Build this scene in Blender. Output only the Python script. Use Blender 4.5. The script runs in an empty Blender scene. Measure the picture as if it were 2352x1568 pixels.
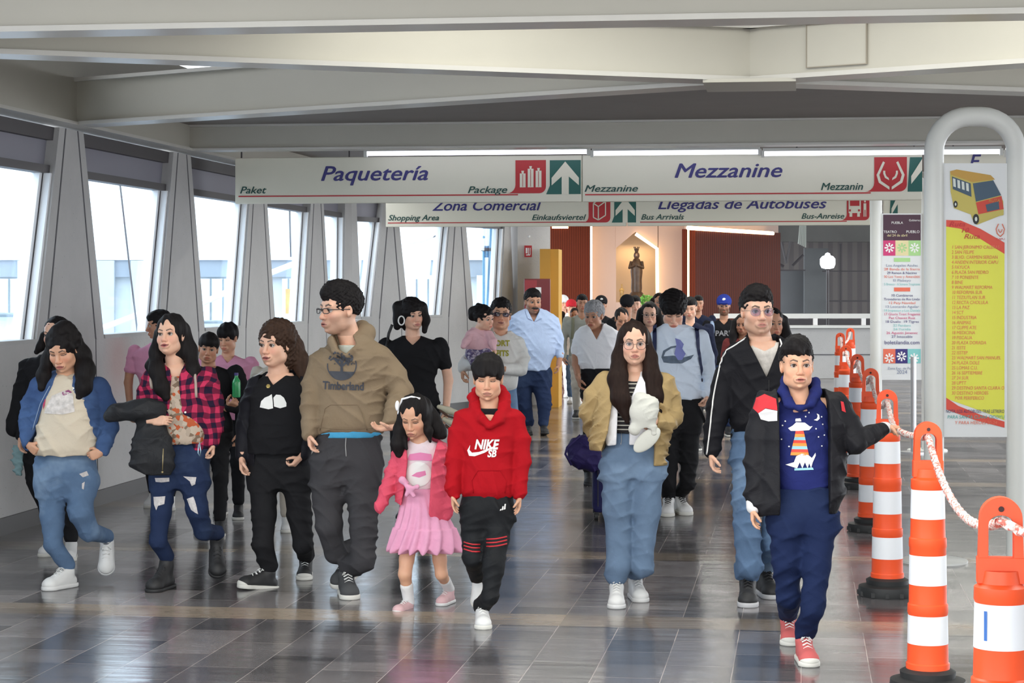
import bpy, bmesh, math, random
import numpy as np
from mathutils import Vector, Matrix

# ---------------------------------------------------------------- camera, sky, lamps
S = bpy.context.scene
COL = S.collection
FPX, CX, HY, CH = 4750.0, 1176.0, 660.0, 1.72
TH = math.atan(664.0 / FPX)
ct, st = math.cos(TH), math.sin(TH)
cam_d = bpy.data.cameras.new('camera')
cam = bpy.data.objects.new('camera', cam_d); COL.objects.link(cam)
cam.location = (0, 0, CH); cam.rotation_euler = (math.pi / 2, 0, TH)
cam_d.sensor_width = 36; cam_d.lens = FPX / 2352 * 36
cam_d.shift_y = (HY - 784) / 2352.0
cam_d.clip_start = .1; cam_d.clip_end = 400
S.camera = cam
S.view_settings.view_transform = 'Standard'; S.view_settings.look = 'None'
S.view_settings.gamma = 1; S.view_settings.use_curve_mapping = False
S.view_settings.exposure = 0.42
W = bpy.data.worlds.new('overcast_sky'); S.world = W; W.use_nodes = True
wn = W.node_tree.nodes; wl = W.node_tree.links
wbg = wn['Background']; wbg.inputs['Strength'].default_value = 4.0
wbg.inputs['Color'].default_value = (.92, .96, 1.0, 1)

def area(name, x, y, z, sx, sy, e, col=(1, 1, .93), rx=0, rz=0):
    l = bpy.data.lights.new(name, 'AREA'); l.shape = 'RECTANGLE'; l.size = sx; l.size_y = sy
    l.energy = e; l.color = col
    o = bpy.data.objects.new(name, l); COL.objects.link(o)
    o.location = (x, y, z); o.rotation_euler = (rx, 0, rz)
    return o
# unseen ceiling lamps added to light people and hall; crossing-beam row is inferred
for Y, e in ((-3, 110), (0.5, 150), (4.0, 190), (6.9, 225)):
    area('unseen_ceiling_light', -0.3, Y, 3.22, 7.0, .22, e)
area('unseen_ceiling_light', -0.1, 10.9, 3.6, 5.0, .9, 62)
for Y, e in ((20.2, 90), (22.8, 70), (27.6, 70), (30.5, 62), (33.5, 55), (36.5, 42)):
    area('unseen_ceiling_light', 0.2, Y, 3.05, 7.0, .22, e)

# ---------------------------------------------------------------- pixel of the photo -> place
def wp(px, py, d):
    xc = (px - CX) / FPX * d; z = CH - (py - HY) / FPX * d
    return Vector((xc * ct - d * st, xc * st + d * ct, z))
def wf(px, py):
    return wp(px, py, CH * FPX / (py - HY))
def onx(px, py, X=-5.5):
    r = (px - CX) / FPX; d = X / (r * ct - st); return wp(px, py, d)
def ony(px, py, Y):
    r = (px - CX) / FPX; d = Y / (r * st + ct); return wp(px, py, d)

# ---------------------------------------------------------------- materials
MATS = {}
def nodes_of(name):
    m = bpy.data.materials.new(name); m.use_nodes = True
    nt = m.node_tree; b = nt.nodes['Principled BSDF']
    return m, nt, b
def N(nt, t, **k):
    n = nt.nodes.new(t)
    for a, v in k.items():
        if a in n.inputs.keys(): n.inputs[a].default_value = v
        else: setattr(n, a, v)
    return n
def srgb(c):
    if isinstance(c, str):
        c = [int(c[i:i + 2], 16) / 255 for i in (0, 2, 4)]
        return tuple(((v + .055) / 1.055) ** 2.4 if v > .04045 else v / 12.92 for v in c)
    return tuple(c)
def mat(name, col, rough=.6, metal=0, var=.06, vs=3.0, bump=0, bs=60, sheen=0, spec=.5, emis=0, coat=0, stretch=(1, 1, 1)):
    """plain surface with gentle procedural variation of colour and a fine bump"""
    if name in MATS: return MATS[name]
    col = srgb(col)
    m, nt, b = nodes_of(name)
    tc = N(nt, 'ShaderNodeTexCoord'); mp = N(nt, 'ShaderNodeMapping'); mp.inputs['Scale'].default_value = stretch
    nt.links.new(tc.outputs['Object'], mp.inputs['Vector'])
    nz = N(nt, 'ShaderNodeTexNoise', Scale=vs, Detail=4.0, Roughness=.6); nt.links.new(mp.outputs[0], nz.inputs['Vector'])
    mx = N(nt, 'ShaderNodeMix', data_type='RGBA')
    lo = tuple(max(0, c * (1 - var * 1.6)) for c in col); hi = tuple(min(1, c * (1 + var * 1.6)) for c in col)
    mx.inputs[6].default_value = (*lo, 1); mx.inputs[7].default_value = (*hi, 1)
    nt.links.new(nz.outputs['Fac'], mx.inputs[0]); nt.links.new(mx.outputs[2], b.inputs['Base Color'])
    b.inputs['Roughness'].default_value = rough; b.inputs['Metallic'].default_value = metal
    b.inputs['Specular IOR Level'].default_value = spec
    if sheen: b.inputs['Sheen Weight'].default_value = sheen
    if coat: b.inputs['Coat Weight'].default_value = coat
    if emis:
        b.inputs['Emission Color'].default_value = (*col, 1); b.inputs['Emission Strength'].default_value = emis
    if bump:
        n2 = N(nt, 'ShaderNodeTexNoise', Scale=bs, Detail=3.0); nt.links.new(mp.outputs[0], n2.inputs['Vector'])
        bp = N(nt, 'ShaderNodeBump', Strength=bump, Distance=.004)
        nt.links.new(n2.outputs['Fac'], bp.inputs['Height']); nt.links.new(bp.outputs[0], b.inputs['Normal'])
    MATS[name] = m
    return m

def mat_floor():
    m, nt, b = nodes_of('stone_tile_floor')
    L = nt.links.new
    tc = N(nt, 'ShaderNodeTexCoord'); sep = N(nt, 'ShaderNodeSeparateXYZ'); L(tc.outputs['Object'], sep.inputs[0])
    # brick texture works in its own x/y: run the long side of the tiles along the corridor
    cmb = N(nt, 'ShaderNodeCombineXYZ'); L(sep.outputs['Y'], cmb.inputs['X']); L(sep.outputs['X'], cmb.inputs['Y'])
    br = N(nt, 'ShaderNodeTexBrick'); br.offset = .5; br.squash = 1
    for k, v in (('Scale', 1.0), ('Brick Width', .65), ('Row Height', .305), ('Mortar Size', .0019), ('Mortar Smooth', .1), ('Bias', 0.0)):
        br.inputs[k].default_value = v
    br.inputs['Color1'].default_value = (.066, .065, .073, 1); br.inputs['Color2'].default_value = (.21, .20, .215, 1)
    br.inputs['Mortar'].default_value = (.40, .36, .36, 1)
    L(cmb.outputs[0], br.inputs['Vector'])
    # light cross bands every 2.6 m
    md = N(nt, 'ShaderNodeMath', operation='MODULO'); ad = N(nt, 'ShaderNodeMath', operation='ADD'); ad.inputs[1].default_value = 26.0 - 10.45
    L(sep.outputs['Y'], ad.inputs[0]); L(ad.outputs[0], md.inputs[0]); md.inputs[1].default_value = 2.6
    lt = N(nt, 'ShaderNodeMath', operation='LESS_THAN'); L(md.outputs[0], lt.inputs[0]); lt.inputs[1].default_value = .36
    nz = N(nt, 'ShaderNodeTexNoise', Scale=2.2, Detail=5.0, Roughness=.65); L(tc.outputs['Object'], nz.inputs['Vector'])
    ramp = N(nt, 'ShaderNodeMapRange'); ramp.inputs['To Min'].default_value = .55; ramp.inputs['To Max'].default_value = 1.5
    L(nz.outputs['Fac'], ramp.inputs['Value'])
    br2 = N(nt, 'ShaderNodeTexBrick'); br2.offset = .37
    for k, v in (('Scale', 1.0), ('Brick Width', .325), ('Row Height', 1.22), ('Mortar Size', .0), ('Bias', 0.0)):
        br2.inputs[k].default_value = v
    br2.inputs['Color1'].default_value = (.6, .6, .6, 1); br2.inputs['Color2'].default_value = (1.35, 1.3, 1.22, 1)
    L(cmb.outputs[0], br2.inputs['Vector'])
    mb = N(nt, 'ShaderNodeMix', data_type='RGBA'); L(lt.outputs[0], mb.inputs[0]); L(br.outputs['Color'], mb.inputs[6])
    mb.inputs[7].default_value = (.27, .225, .185, 1)
    m1 = N(nt, 'ShaderNodeMix', data_type='RGBA', blend_type='MULTIPLY'); m1.inputs[0].default_value = 1
    L(mb.outputs[2], m1.inputs[6]); L(br2.outputs['Color'], m1.inputs[7])
    m2 = N(nt, 'ShaderNodeMix', data_type='RGBA', blend_type='MULTIPLY'); m2.inputs[0].default_value = 1
    L(m1.outputs[2], m2.inputs[6]); L(ramp.outputs[0], m2.inputs[7])
    L(m2.outputs[2], b.inputs['Base Color'])
    b.inputs['Roughness'].default_value = .13; b.inputs['Specular IOR Level'].default_value = .75; b.inputs['IOR'].default_value = 1.6
    nr = N(nt, 'ShaderNodeTexNoise', Scale=6.0, Detail=3.0); L(tc.outputs['Object'], nr.inputs['Vector'])
    rr = N(nt, 'ShaderNodeMapRange'); rr.inputs['To Min'].default_value = .09; rr.inputs['To Max'].default_value = .24
    L(nr.outputs['Fac'], rr.inputs['Value']); L(rr.outputs[0], b.inputs['Roughness'])
    mp = N(nt, 'ShaderNodeMapping'); mp.inputs['Scale'].default_value = (.6, 5, 1); L(tc.outputs['Object'], mp.inputs['Vector'])
    nb = N(nt, 'ShaderNodeTexNoise', Scale=2.0, Detail=3.0); L(mp.outputs[0], nb.inputs['Vector'])
    bp = N(nt, 'ShaderNodeBump', Strength=.28, Distance=.006); L(nb.outputs['Fac'], bp.inputs['Height']); L(bp.outputs[0], b.inputs['Normal'])
    return m

def mat_concrete(name, col, stain=0.25, specks=True):
    m, nt, b = nodes_of(name); L = nt.links.new; col = srgb(col)
    tc = N(nt, 'ShaderNodeTexCoord')
    n1 = N(nt, 'ShaderNodeTexNoise', Scale=1.3, Detail=8.0, Roughness=.7); L(tc.outputs['Object'], n1.inputs['Vector'])
    mx = N(nt, 'ShaderNodeMix', data_type='RGBA'); L(n1.outputs['Fac'], mx.inputs[0])
    mx.inputs[6].default_value = (*[c * (1 - stain) for c in col], 1); mx.inputs[7].default_value = (*[min(1, c * (1 + stain * .7)) for c in col], 1)
    n2 = N(nt, 'ShaderNodeTexVoronoi', Scale=16.0); L(tc.outputs['Object'], n2.inputs['Vector'])
    lt = N(nt, 'ShaderNodeMath', operation='LESS_THAN'); lt.inputs[1].default_value = .07 if specks else -1; L(n2.outputs['Distance'], lt.inputs[0])
    m2 = N(nt, 'ShaderNodeMix', data_type='RGBA'); L(lt.outputs[0], m2.inputs[0]); L(mx.outputs[2], m2.inputs[6])
    m2.inputs[7].default_value = (*[c * .6 for c in col], 1)
    out = m2.outputs[2]
    if name.startswith('precast'):   # reddish scuff left on the panel under the second window
        vm = N(nt, 'ShaderNodeVectorMath', operation='DISTANCE'); L(tc.outputs['Object'], vm.inputs[0]); vm.inputs[1].default_value = onx(272, 830)
        sr = N(nt, 'ShaderNodeMapRange'); sr.inputs['From Min'].default_value = .10; sr.inputs['From Max'].default_value = .42; sr.inputs['To Min'].default_value = .55; sr.inputs['To Max'].default_value = 0; L(vm.outputs['Value'], sr.inputs['Value'])
        m3 = N(nt, 'ShaderNodeMix', data_type='RGBA'); L(sr.outputs[0], m3.inputs[0]); L(out, m3.inputs[6]); m3.inputs[7].default_value = (.42, .25, .23, 1); out = m3.outputs[2]
    L(out, b.inputs['Base Color']); b.inputs['Roughness'].default_value = .85
    n3 = N(nt, 'ShaderNodeTexNoise', Scale=45.0, Detail=4.0); L(tc.outputs['Object'], n3.inputs['Vector'])
    bp = N(nt, 'ShaderNodeBump', Strength=.35, Distance=.006); L(n3.outputs['Fac'], bp.inputs['Height']); L(bp.outputs[0], b.inputs['Normal'])
    return m

def mat_stripes(name, c1, c2, axis='X', freq=30.0, rough=.6, lo=.45, hi=.55, bump=0.0, spec=.4):
    m, nt, b = nodes_of(name); L = nt.links.new
    tc = N(nt, 'ShaderNodeTexCoord'); w = N(nt, 'ShaderNodeTexWave', Scale=freq, Distortion=0.0)
    w.wave_type = 'BANDS'; w.bands_direction = axis; L(tc.outputs['Object'], w.inputs['Vector'])
    mr = N(nt, 'ShaderNodeMapRange'); mr.inputs['From Min'].default_value = lo; mr.inputs['From Max'].default_value = hi
    L(w.outputs['Fac'], mr.inputs['Value'])
    mx = N(nt, 'ShaderNodeMix', data_type='RGBA'); L(mr.outputs[0], mx.inputs[0])
    mx.inputs[6].default_value = (*srgb(c1), 1); mx.inputs[7].default_value = (*srgb(c2), 1)
    L(mx.outputs[2], b.inputs['Base Color']); b.inputs['Roughness'].default_value = rough; b.inputs['Specular IOR Level'].default_value = spec
    if bump:
        bp = N(nt, 'ShaderNodeBump', Strength=bump, Distance=.02); L(w.outputs['Fac'], bp.inputs['Height']); L(bp.outputs[0], b.inputs['Normal'])
    return m
def mat_emit(name, col, s):
    m, nt, b = nodes_of(name); b.inputs['Base Color'].default_value = (*col, 1)
    b.inputs['Emission Color'].default_value = (*col, 1); b.inputs['Emission Strength'].default_value = s; return m
def mat_glass(name, alpha=.12, tint=(.85, .92, .97)):
    m, nt, b = nodes_of(name); L = nt.links.new
    tr = N(nt, 'ShaderNodeBsdfTransparent'); tr.inputs[0].default_value = (*tint, 1)
    gl = N(nt, 'ShaderNodeBsdfGlossy'); gl.inputs['Roughness'].default_value = .05; gl.inputs['Color'].default_value = (.9, .95, 1, 1)
    mx = N(nt, 'ShaderNodeMixShader'); mx.inputs[0].default_value = alpha
    L(tr.outputs[0], mx.inputs[1]); L(gl.outputs[0], mx.inputs[2]); L(mx.outputs[0], nt.nodes['Material Output'].inputs['Surface'])
    return m

M = dict(
    floor=mat_floor(),
    conc=mat_concrete('precast_concrete', (.44, .436, .434), .2),
    conc2=mat_concrete('smooth_concrete', (.42, .42, .42), .22),
    joint=mat('dark_joint', (.10, .10, .11), .9),
    beam=mat('painted_beam_cream', (.42, .40, .345), .42, var=.05, vs=1.2),
    flange=mat('painted_flange', (.50, .485, .45), .3),
    roof=mat('roof_deck', (.24, .215, .20), .8),
    roofdark=mat_stripes('dark_corrugated_deck', (.05, .045, .045), (.16, .14, .13), 'X', 4, .7),
    header=mat('grey_header_panel', (.22, .215, .26), .55, vs=1.0),
    frame_d=mat('dark_bronze_frame', (.055, .05, .055), .5),
    frame_w=mat('white_window_reveal', (.85, .87, .9), .5, var=.02),
    glass=mat_glass('window_glass'),
    skirt=mat('dark_skirting', (.035, .035, .037), .4),
    signf=mat('sign_panel_cream', (.70, .68, .57), .45, var=.02, vs=1),
    blue=mat('sign_blue', (.028, .024, .17), .5), green=mat('sign_green', (.006, .10, .085), .5),
    red=mat('sign_red', (.45, .015, .022), .5), dkgreen=mat('sign_letter_green', (.006, .06, .05), .5),
    tube=mat_emit('fluorescent_tube', (.88, .88, 1.0), 2.6),
    led=mat_emit('warm_led_strip', (1.0, .74, .42), 4.5),
    wood=mat_stripes('red_wood_slats', (.12, .022, .008), (.06, .011, .005), 'X', 9, .6, bump=.3, spec=.1),
    niche=mat('niche_wall_paint', (.52, .375, .31), .7, var=.02),
    nichein=mat('niche_cream', (.62, .47, .31), .7, var=.02),
    white=mat('white_paint', (.62, .63, .61), .38, var=.02),
    whitem=mat('white_matte', (.8, .8, .8), .6, var=.02),
    black=mat('black_rubber', (.016, .017, .018), .55, bump=.15, bs=80),
    orange=mat('traffic_orange', (.80, .085, .02), .42, var=.05, vs=8, spec=.4),
    band=mat('reflective_white_band', (.72, .74, .78), .4, var=.02),
)

# ---------------------------------------------------------------- mesh helpers
class MB:
    def __init__(s): s.v = []; s.f = []; s.m = []
    def add(s, vs, fs, mi=0):
        o = len(s.v); s.v += [tuple(v) for v in vs]
        s.f += [tuple(i + o for i in f) for f in fs]; s.m += [mi] * len(fs); return s
    def hexa(s, p, mi=0):   # 8 corners: bottom 4 then top 4, same winding
        return s.add(p, [(3, 2, 1, 0), (4, 5, 6, 7), (0, 1, 5, 4), (1, 2, 6, 5), (2, 3, 7, 6), (3, 0, 4, 7)], mi)
    def box(s, x0, x1, y0, y1, z0, z1, mi=0):
        return s.hexa([(x0, y0, z0), (x1, y0, z0), (x1, y1, z0), (x0, y1, z0), (x0, y0, z1), (x1, y0, z1), (x1, y1, z1), (x0, y1, z1)], mi)
    def bar(s, a, b, z0, z1, t, mi=0):  # wall-like bar between two plan points
        a = Vector((a[0], a[1], 0)); b = Vector((b[0], b[1], 0)); n = (b - a).normalized(); q = Vector((-n.y, n.x, 0)) * t / 2
        c = [a - q, b - q, b + q, a + q]
        return s.hexa([(p.x, p.y, z0) for p in c] + [(p.x, p.y, z1) for p in c], mi)
    def prism(s, poly, dvec, mi=0):
        n = len(poly); d = Vector(dvec); a = [Vector(p) for p in poly]; b = [p + d for p in a]
        return s.add(a + b, [tuple(range(n))[::-1], tuple(range(n, 2 * n))] + [(i, (i + 1) % n, n + (i + 1) % n, n + i) for i in range(n)], mi)
    def lathe(s, prof, c=(0, 0, 0), seg=32, mi=0, cap=True):
        o = []; k = len(prof)
        for r, z in prof:
            for i in range(seg):
                a = 2 * math.pi * i / seg; o.append((c[0] + r * math.cos(a), c[1] + r * math.sin(a), c[2] + z))
        f = [(j * seg + i, j * seg + (i + 1) % seg, (j + 1) * seg + (i + 1) % seg, (j + 1) * seg + i) for j in range(k - 1) for i in range(seg)]
        if cap: f += [tuple(range(seg))[::-1], tuple((k - 1) * seg + i for i in range(seg))]
        return s.add(o, f, mi)
    def tube(s, pts, r, seg=12, mi=0, closed=False):
        pts = [Vector(p) for p in pts]; n = len(pts); rs = r if isinstance(r, (list, tuple)) else [r] * n
        o = []; up = None
        for i, p in enumerate(pts):
            t = ((pts[(i + 1) % n] if (closed or i < n - 1) else p) - (pts[i - 1] if (closed or i > 0) else p)).normalized()
            if up is None: up = Vector((0, 0, 1)) if abs(t.z) < .9 else Vector((1, 0, 0))
            a = t.cross(up).normalized(); up = a.cross(t).normalized()
            for k in range(seg):
                w = 2 * math.pi * k / seg; o.append(p + (a * math.cos(w) + up * math.sin(w)) * rs[i])
        f = [(j * seg + k, j * seg + (k + 1) % seg, ((j + 1) % n) * seg + (k + 1) % seg, ((j + 1) % n) * seg + k) for j in range(n if closed else n - 1) for k in range(seg)]
        if not closed: f += [tuple(range(seg))[::-1], tuple((n - 1) * seg + k for k in range(seg))]
        return s.add(o, f, mi)
    def sphere(s, c, r, seg=16, rings=10, mi=0):
        if not isinstance(r, (tuple, list)): r = (r, r, r)
        o = []
        for j in range(rings + 1):
            p = math.pi * j / rings
            for i in range(seg):
                a = 2 * math.pi * i / seg; o.append((c[0] + r[0] * math.sin(p) * math.cos(a), c[1] + r[1] * math.sin(p) * math.sin(a), c[2] - r[2] * math.cos(p)))
        return s.add(o, [(j * seg + i, j * seg + (i + 1) % seg, (j + 1) * seg + (i + 1) % seg, (j + 1) * seg + i) for j in range(rings) for i in range(seg)], mi)
    def build(s, name, mats, parent=None, smooth=False, bevel=0, kind=None):
        me = bpy.data.meshes.new(name)
        org = Vector((0, 0, 0))
        me.from_pydata(s.v, [], s.f); me.update()
        if not isinstance(mats, (list, tuple)): mats = [mats]
        for m in mats: me.materials.append(m)
        me.polygons.foreach_set('material_index', s.m)
        if smooth: me.polygons.foreach_set('use_smooth', [True] * len(me.polygons))
        o = bpy.data.objects.new(name, me); COL.objects.link(o)
        if parent: o.parent = parent
        if smooth and smooth != 'full':
            me.set_sharp_from_angle(angle=math.radians(38))
        if bevel:
            b = o.modifiers.new('bevel', 'BEVEL'); b.width = bevel; b.segments = 2; b.limit_method = 'ANGLE'
        if kind: o['kind'] = kind
        return o
def tag(o, label, cat, group=None, kind=None):
    o['label'] = label; o['category'] = cat
    if group: o['group'] = group
    if kind: o['kind'] = kind
    return o
def empty(name, loc=(0, 0, 0), rz=0):
    o = bpy.data.objects.new(name, None); COL.objects.link(o); o.location = loc; o.rotation_euler = (0, 0, rz)
    o.empty_display_size = .1; return o

def text_mesh(s, size=1.0, shear=0.0, bold=0.0, xs=1.0, align='CENTER', spacing=1.0):
    """lettering as flat mesh data in x/z (facing -y), returns list verts(np) and faces"""
    c = bpy.data.curves.new('t', 'FONT'); c.body = s; c.size = size; c.shear = shear; c.offset = bold; c.align_x = align; c.space_character = spacing
    c.resolution_u = 3
    o = bpy.data.objects.new('t', c); COL.objects.link(o)
    dg = bpy.context.evaluated_depsgraph_get(); me = bpy.data.meshes.new_from_object(o.evaluated_get(dg))
    v = [(p.co.x * xs, 0, p.co.y) for p in me.vertices]; f = [tuple(p.vertices) for p in me.polygons]
    bpy.data.objects.remove(o); bpy.data.curves.remove(c); bpy.data.meshes.remove(me)
    return v, f
def put(mb, vf, org, ux, uz, off=(0, 0, 0), mi=0):
    ux = Vector(ux); uz = Vector(uz); org = Vector(org) + Vector(off)
    mb.add([org + ux * v[0] + uz * v[2] for v in vf[0]], vf[1], mi)
# ================================================================ the building
ZB = CH + 1.22            # underside of the beams
X0, X1, XM = -5.5, 4.9, -.3
PY = [9.55 + 2.8 * k for k in range(-5, 6)]          # pillar rows
fl = MB(); fl.box(-5.5, 16, -6, 60, -.1, 0); fl.build('floor', M['floor'], kind='structure')
cl = MB(); cl.box(-5.6, 9, -6, 60, ZB + 1.25, ZB + 1.35); cl.build('ceiling', M['roofdark'], kind='structure')
# lower soffit behind the crossing beams
so = MB(); hz = CH + 1.447
so.prism([(X0, 15.2, hz), (XM, 12.5, hz), (X1, 15.2, hz), (X1, 45, hz), (X0, 45, hz)], (0, 0, .12)); so.build('ceiling_soffit', M['roof'], kind='structure')

def beam(name, a, b, h0, h1, t=.16, fw=.26, fz=.025):
    m = MB(); m.bar(a, b, h0, h1, t, 0); m.bar(a, b, h0 - .002, h0 + fz, fw, 1); m.bar(a, b, h1 - fz, h1 + .002, fw, 1)
    return m.build(name, [M['beam'], M['flange']], kind='structure')
beam('trim_1', (X0, 9.55), (X1, 9.55), ZB, ZB + .6)
beam('trim_2', (X0, 9.75), (XM, 12.42), ZB, ZB + .335)
beam('trim_3', (XM, 12.42), (X1, 9.75), ZB, ZB + .335)
beam('trim_4', (X0, 15.1), (XM, 12.5), ZB, ZB + .35)
beam('trim_5', (XM, 12.5), (X1, 15.1), ZB, ZB + .35)
beam('trim_6', (X0, 17.95), (X1, 17.95), ZB, hz, .16, .24, .018)
for k, Y in enumerate((26.4, 34.8)): beam('trim_%d' % (7 + k), (X0 if k == 0 else -4, Y), (X1, Y), ZB + .02, hz)
for k, Y in enumerate((-1.0, 4.2)): beam('trim_%d' % (9 + k), (X0, Y), (X1, Y), ZB, ZB + .6)
nd = MB(); nd.box(XM - .27, XM + .27, 12.15, 12.75, ZB - .02, ZB); nd.box(XM - .02, XM + .02, 12.33, 12.4, ZB, ZB + .335)
nd.build('trim_11', M['beam'], kind='structure')
# inspection plate on the right arm of the crossing beam
a = Vector((XM, 12.42, 0)); b = Vector((X1, 9.75, 0)); n = (b - a).normalized(); q = Vector((n.y, -n.x, 0))
hp = empty('inspection_plate', (0, 0, 0)); pm = MB(); c0 = a + n * .42 + q * .083; c1 = a + n * .80 + q * .083
pm.bar((c0 + q * .004).to_2d(), (c1 + q * .004).to_2d(), ZB + .06, ZB + .30, .012)
pl = pm.build('plate', M['beam'], hp)
pm = MB()
for z in (ZB + .055, ZB + .30): pm.bar((c0 + q * .008).to_2d(), (c1 + q * .008).to_2d(), z, z + .006, .014)
for c in (c0, c1): pm.bar((c - n * .003 + q * .008).to_2d(), (c + n * .003 + q * .008).to_2d(), ZB + .055, ZB + .306, .014)
pm.build('sealant_edge', mat('old_sealant', (.30, .27, .22), .7), hp)
tag(hp, 'square painted cover plate with rusty sealed edges on the crossing ceiling beam', 'cover plate')
# wall head beam along the windows
hb = MB(); hb.box(X0 - .1, X0 + .1, 3, 25, ZB, hz + .5); hb.box(X0 - .12, X0 + .14, 3, 25, ZB - .004, ZB + .02, 1)
hb.build('trim_12', [M['beam'], M['flange']], kind='structure')

# ---- left wall: one precast bay per pillar, tapering windows between
T = .16
def wall_bay(name, P, U, nrm, u0, u1, holes_z, tl, tr, bl, br, zt, kind='structure'):
    pass
SILL, HEAD, TRANS = CH - .405, ZB - .02, CH + .90
def wall_run(P, U, Nn, cents, wtop, wbot, names, last=False):
    """P origin, U unit along, Nn unit into the room; cents = pillar centres along U"""
    def q(u, z, d=0): v = P + U * u + Nn * d; return (v.x, v.y, z)
    def zone(mb, ua0, ua1, ub0, ub1, z0, z1, d0, d1, mi=0):   # (bottom u range) (top u range)
        mb.hexa([q(ua0, z0, d0), q(ua1, z0, d0), q(ua1, z0, d1), q(ua0, z0, d1), q(ub0, z1, d0), q(ub1, z1, d0), q(ub1, z1, d1), q(ub0, z1, d1)], mi)
    w = MB(); fr = []
    for i, c in enumerate(cents):
        wt = wtop[i]; wb = wbot[i]
        zone(w, c - wb / 2, c + wb / 2, c - wt / 2, c + wt / 2, SILL, HEAD, -T, 0)
        s = (wb - wt) / 2 / (HEAD - SILL)
        # raised joints
        for sg in (-1, 1):
            e0 = c + sg * (wb / 2 - .20); e1 = c + sg * (wt / 2 - .13)
            if wb > .5: zone(w, e0 - .012, e0 + .012, e1 - .010, e1 + .010, SILL, HEAD, 0, .003, 1)
            g0 = e0 + sg * .05
            if wb > .5: zone(w, g0 - .006, g0 + .006, e0 - .006, e0 + .006, .13, SILL, 0, .003, 1)
    zone(w, cents[0] - 1.4, cents[-1] + 1.0, cents[0] - 1.4, cents[-1] + 1.0, 0, SILL, -T, 0)
    zone(w, cents[0] - 1.4, cents[-1] + 1.0, cents[0] - 1.4, cents[-1] + 1.0, 0, .12, 0, .02, 2)
    w.build(names[0], [M['conc'], M['joint'], M['skirt']], kind='structure')
    # windows
    for i in range(len(cents) - 1):
        a, b = cents[i], cents[i + 1]
        aL0, aL1 = a + wbot[i] / 2, a + wtop[i] / 2
        bR0, bR1 = b - wbot[i + 1] / 2, b - wtop[i + 1] / 2
        def ed(z, s):   # edges at height z
            t = (z - SILL) / (HEAD - SILL)
            return aL0 + (aL1 - aL0) * t if s == 0 else bR0 + (bR1 - bR0) * t
        m = MB()
        zone(m, ed(TRANS, 0), ed(TRANS, 1), ed(HEAD, 0), ed(HEAD, 1), TRANS, HEAD, -.13, -.09, 0)     # header panel
        zone(m, ed(HEAD - .10, 0), ed(HEAD - .10, 1), ed(HEAD, 0), ed(HEAD, 1), HEAD - .10, HEAD, -.14, -.04, 1)
        zone(m, ed(TRANS - .05, 0), ed(TRANS - .05, 1), ed(TRANS, 0), ed(TRANS, 1), TRANS - .05, TRANS + .01, -.14, -.04, 1)
        zone(m, ed(SILL, 0), ed(SILL, 1), ed(SILL + .03, 0), ed(SILL + .03, 1), SILL, SILL + .03, -.15, .01, 2)
        # frames along the slanted jambs
        zone(m, ed(SILL, 1) - .045, ed(SILL, 1), ed(TRANS, 1) - .045, ed(TRANS, 1), SILL + .03, TRANS - .05, -.15, -.02, 3)
        zone(m, ed(SILL, 1) - .11, ed(SILL, 1) - .055, ed(TRANS, 1) - .11, ed(TRANS, 1) - .055, SILL + .03, TRANS - .05, -.15, -.08, 3)
        zone(m, ed(SILL, 1) - .055, ed(SILL, 1) - .045, ed(TRANS, 1) - .055, ed(TRANS, 1) - .045, SILL + .03, TRANS - .05, -.082, -.074, 1)
        zone(m, ed(SILL, 0), ed(SILL, 0) + .03, ed(TRANS, 0), ed(TRANS, 0) + .03, SILL + .03, TRANS - .05, -.15, -.10, 3)
        wo = m.build('window_%d' % (names[1] + i), [M['header'], M['frame_d'], M['conc2'], M['frame_w']], kind='structure')
        g = MB(); zone(g, ed(SILL, 0), ed(SILL, 1), ed(TRANS, 0), ed(TRANS, 1), SILL + .03, TRANS - .05, -.125, -.120)
        g.build('window_pane', M['glass'], wo)
    return
cs = [onx(x, 480).y for x in (594, 729)]
cents = [6.7, 9.5, 12.3, 15.13, 17.97, cs[0], cs[1], onx(800, 480).y]
P = Vector((X0, 0, 0)); U = Vector((0, 1, 0)); Nn = Vector((1, 0, 0))
wall_run(P, U, Nn, cents, [.52] * 7 + [.35], [1.50, 1.50, 1.50, 1.48, 1.42, 1.38, 1.3, .5], ('wall_left', 1))
# second stretch of the wall, turned towards the hall
d2 = Vector((.469, .883)); J = Vector((-1.21, 27.9))
def sec2(t):
    xc, yc = J + d2 * t; return Vector((xc * ct - yc * st, xc * st + yc * ct, 0))
P2 = sec2(0); U2 = (sec2(1) - sec2(0)).normalized(); N2 = Vector((U2.y, -U2.x, 0))
def tpx(px):
    r = (px - CX) / FPX; return (r * J.y - J.x) / (d2.x - r * d2.y)
c2 = [tpx(x) for x in (806, 897, 1052, 1166)]
wall_run(P2, U2, N2, c2, [.25, .30, .34, .12], [.50, .95, .92, .42], ('wall_far_left', 8))
dp = MB(); p_ = wp(786, 660, 25.6); dp.box(p_.x - .06, p_.x + .06, p_.y - .06, p_.y + .06, 0, hz); dp.build('trim_13', M['frame_d'], kind='structure')
dp = MB(); q0 = sec2(tpx(1179)); q1 = wp(1254, 660, 30.6)
dp.bar((q0.x, q0.y), (q1.x, q1.y), 0, hz, .2); dp.build('wall_end', M['conc'], kind='structure')
# right wall and rear of the gallery (never in the frame, they shape the light)
rw = MB()
rw.box(X1 + 2, X1 + 2.15, -6, 12, 0, SILL); rw.box(X1 + 2, X1 + 2.15, -6, 12, TRANS, ZB + 1.3)
for Y in range(-5, 12, 3): rw.box(X1 + 2, X1 + 2.15, Y, Y + 1.1, SILL, TRANS)
rw.build('wall_right', M['conc'], kind='structure')

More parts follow.
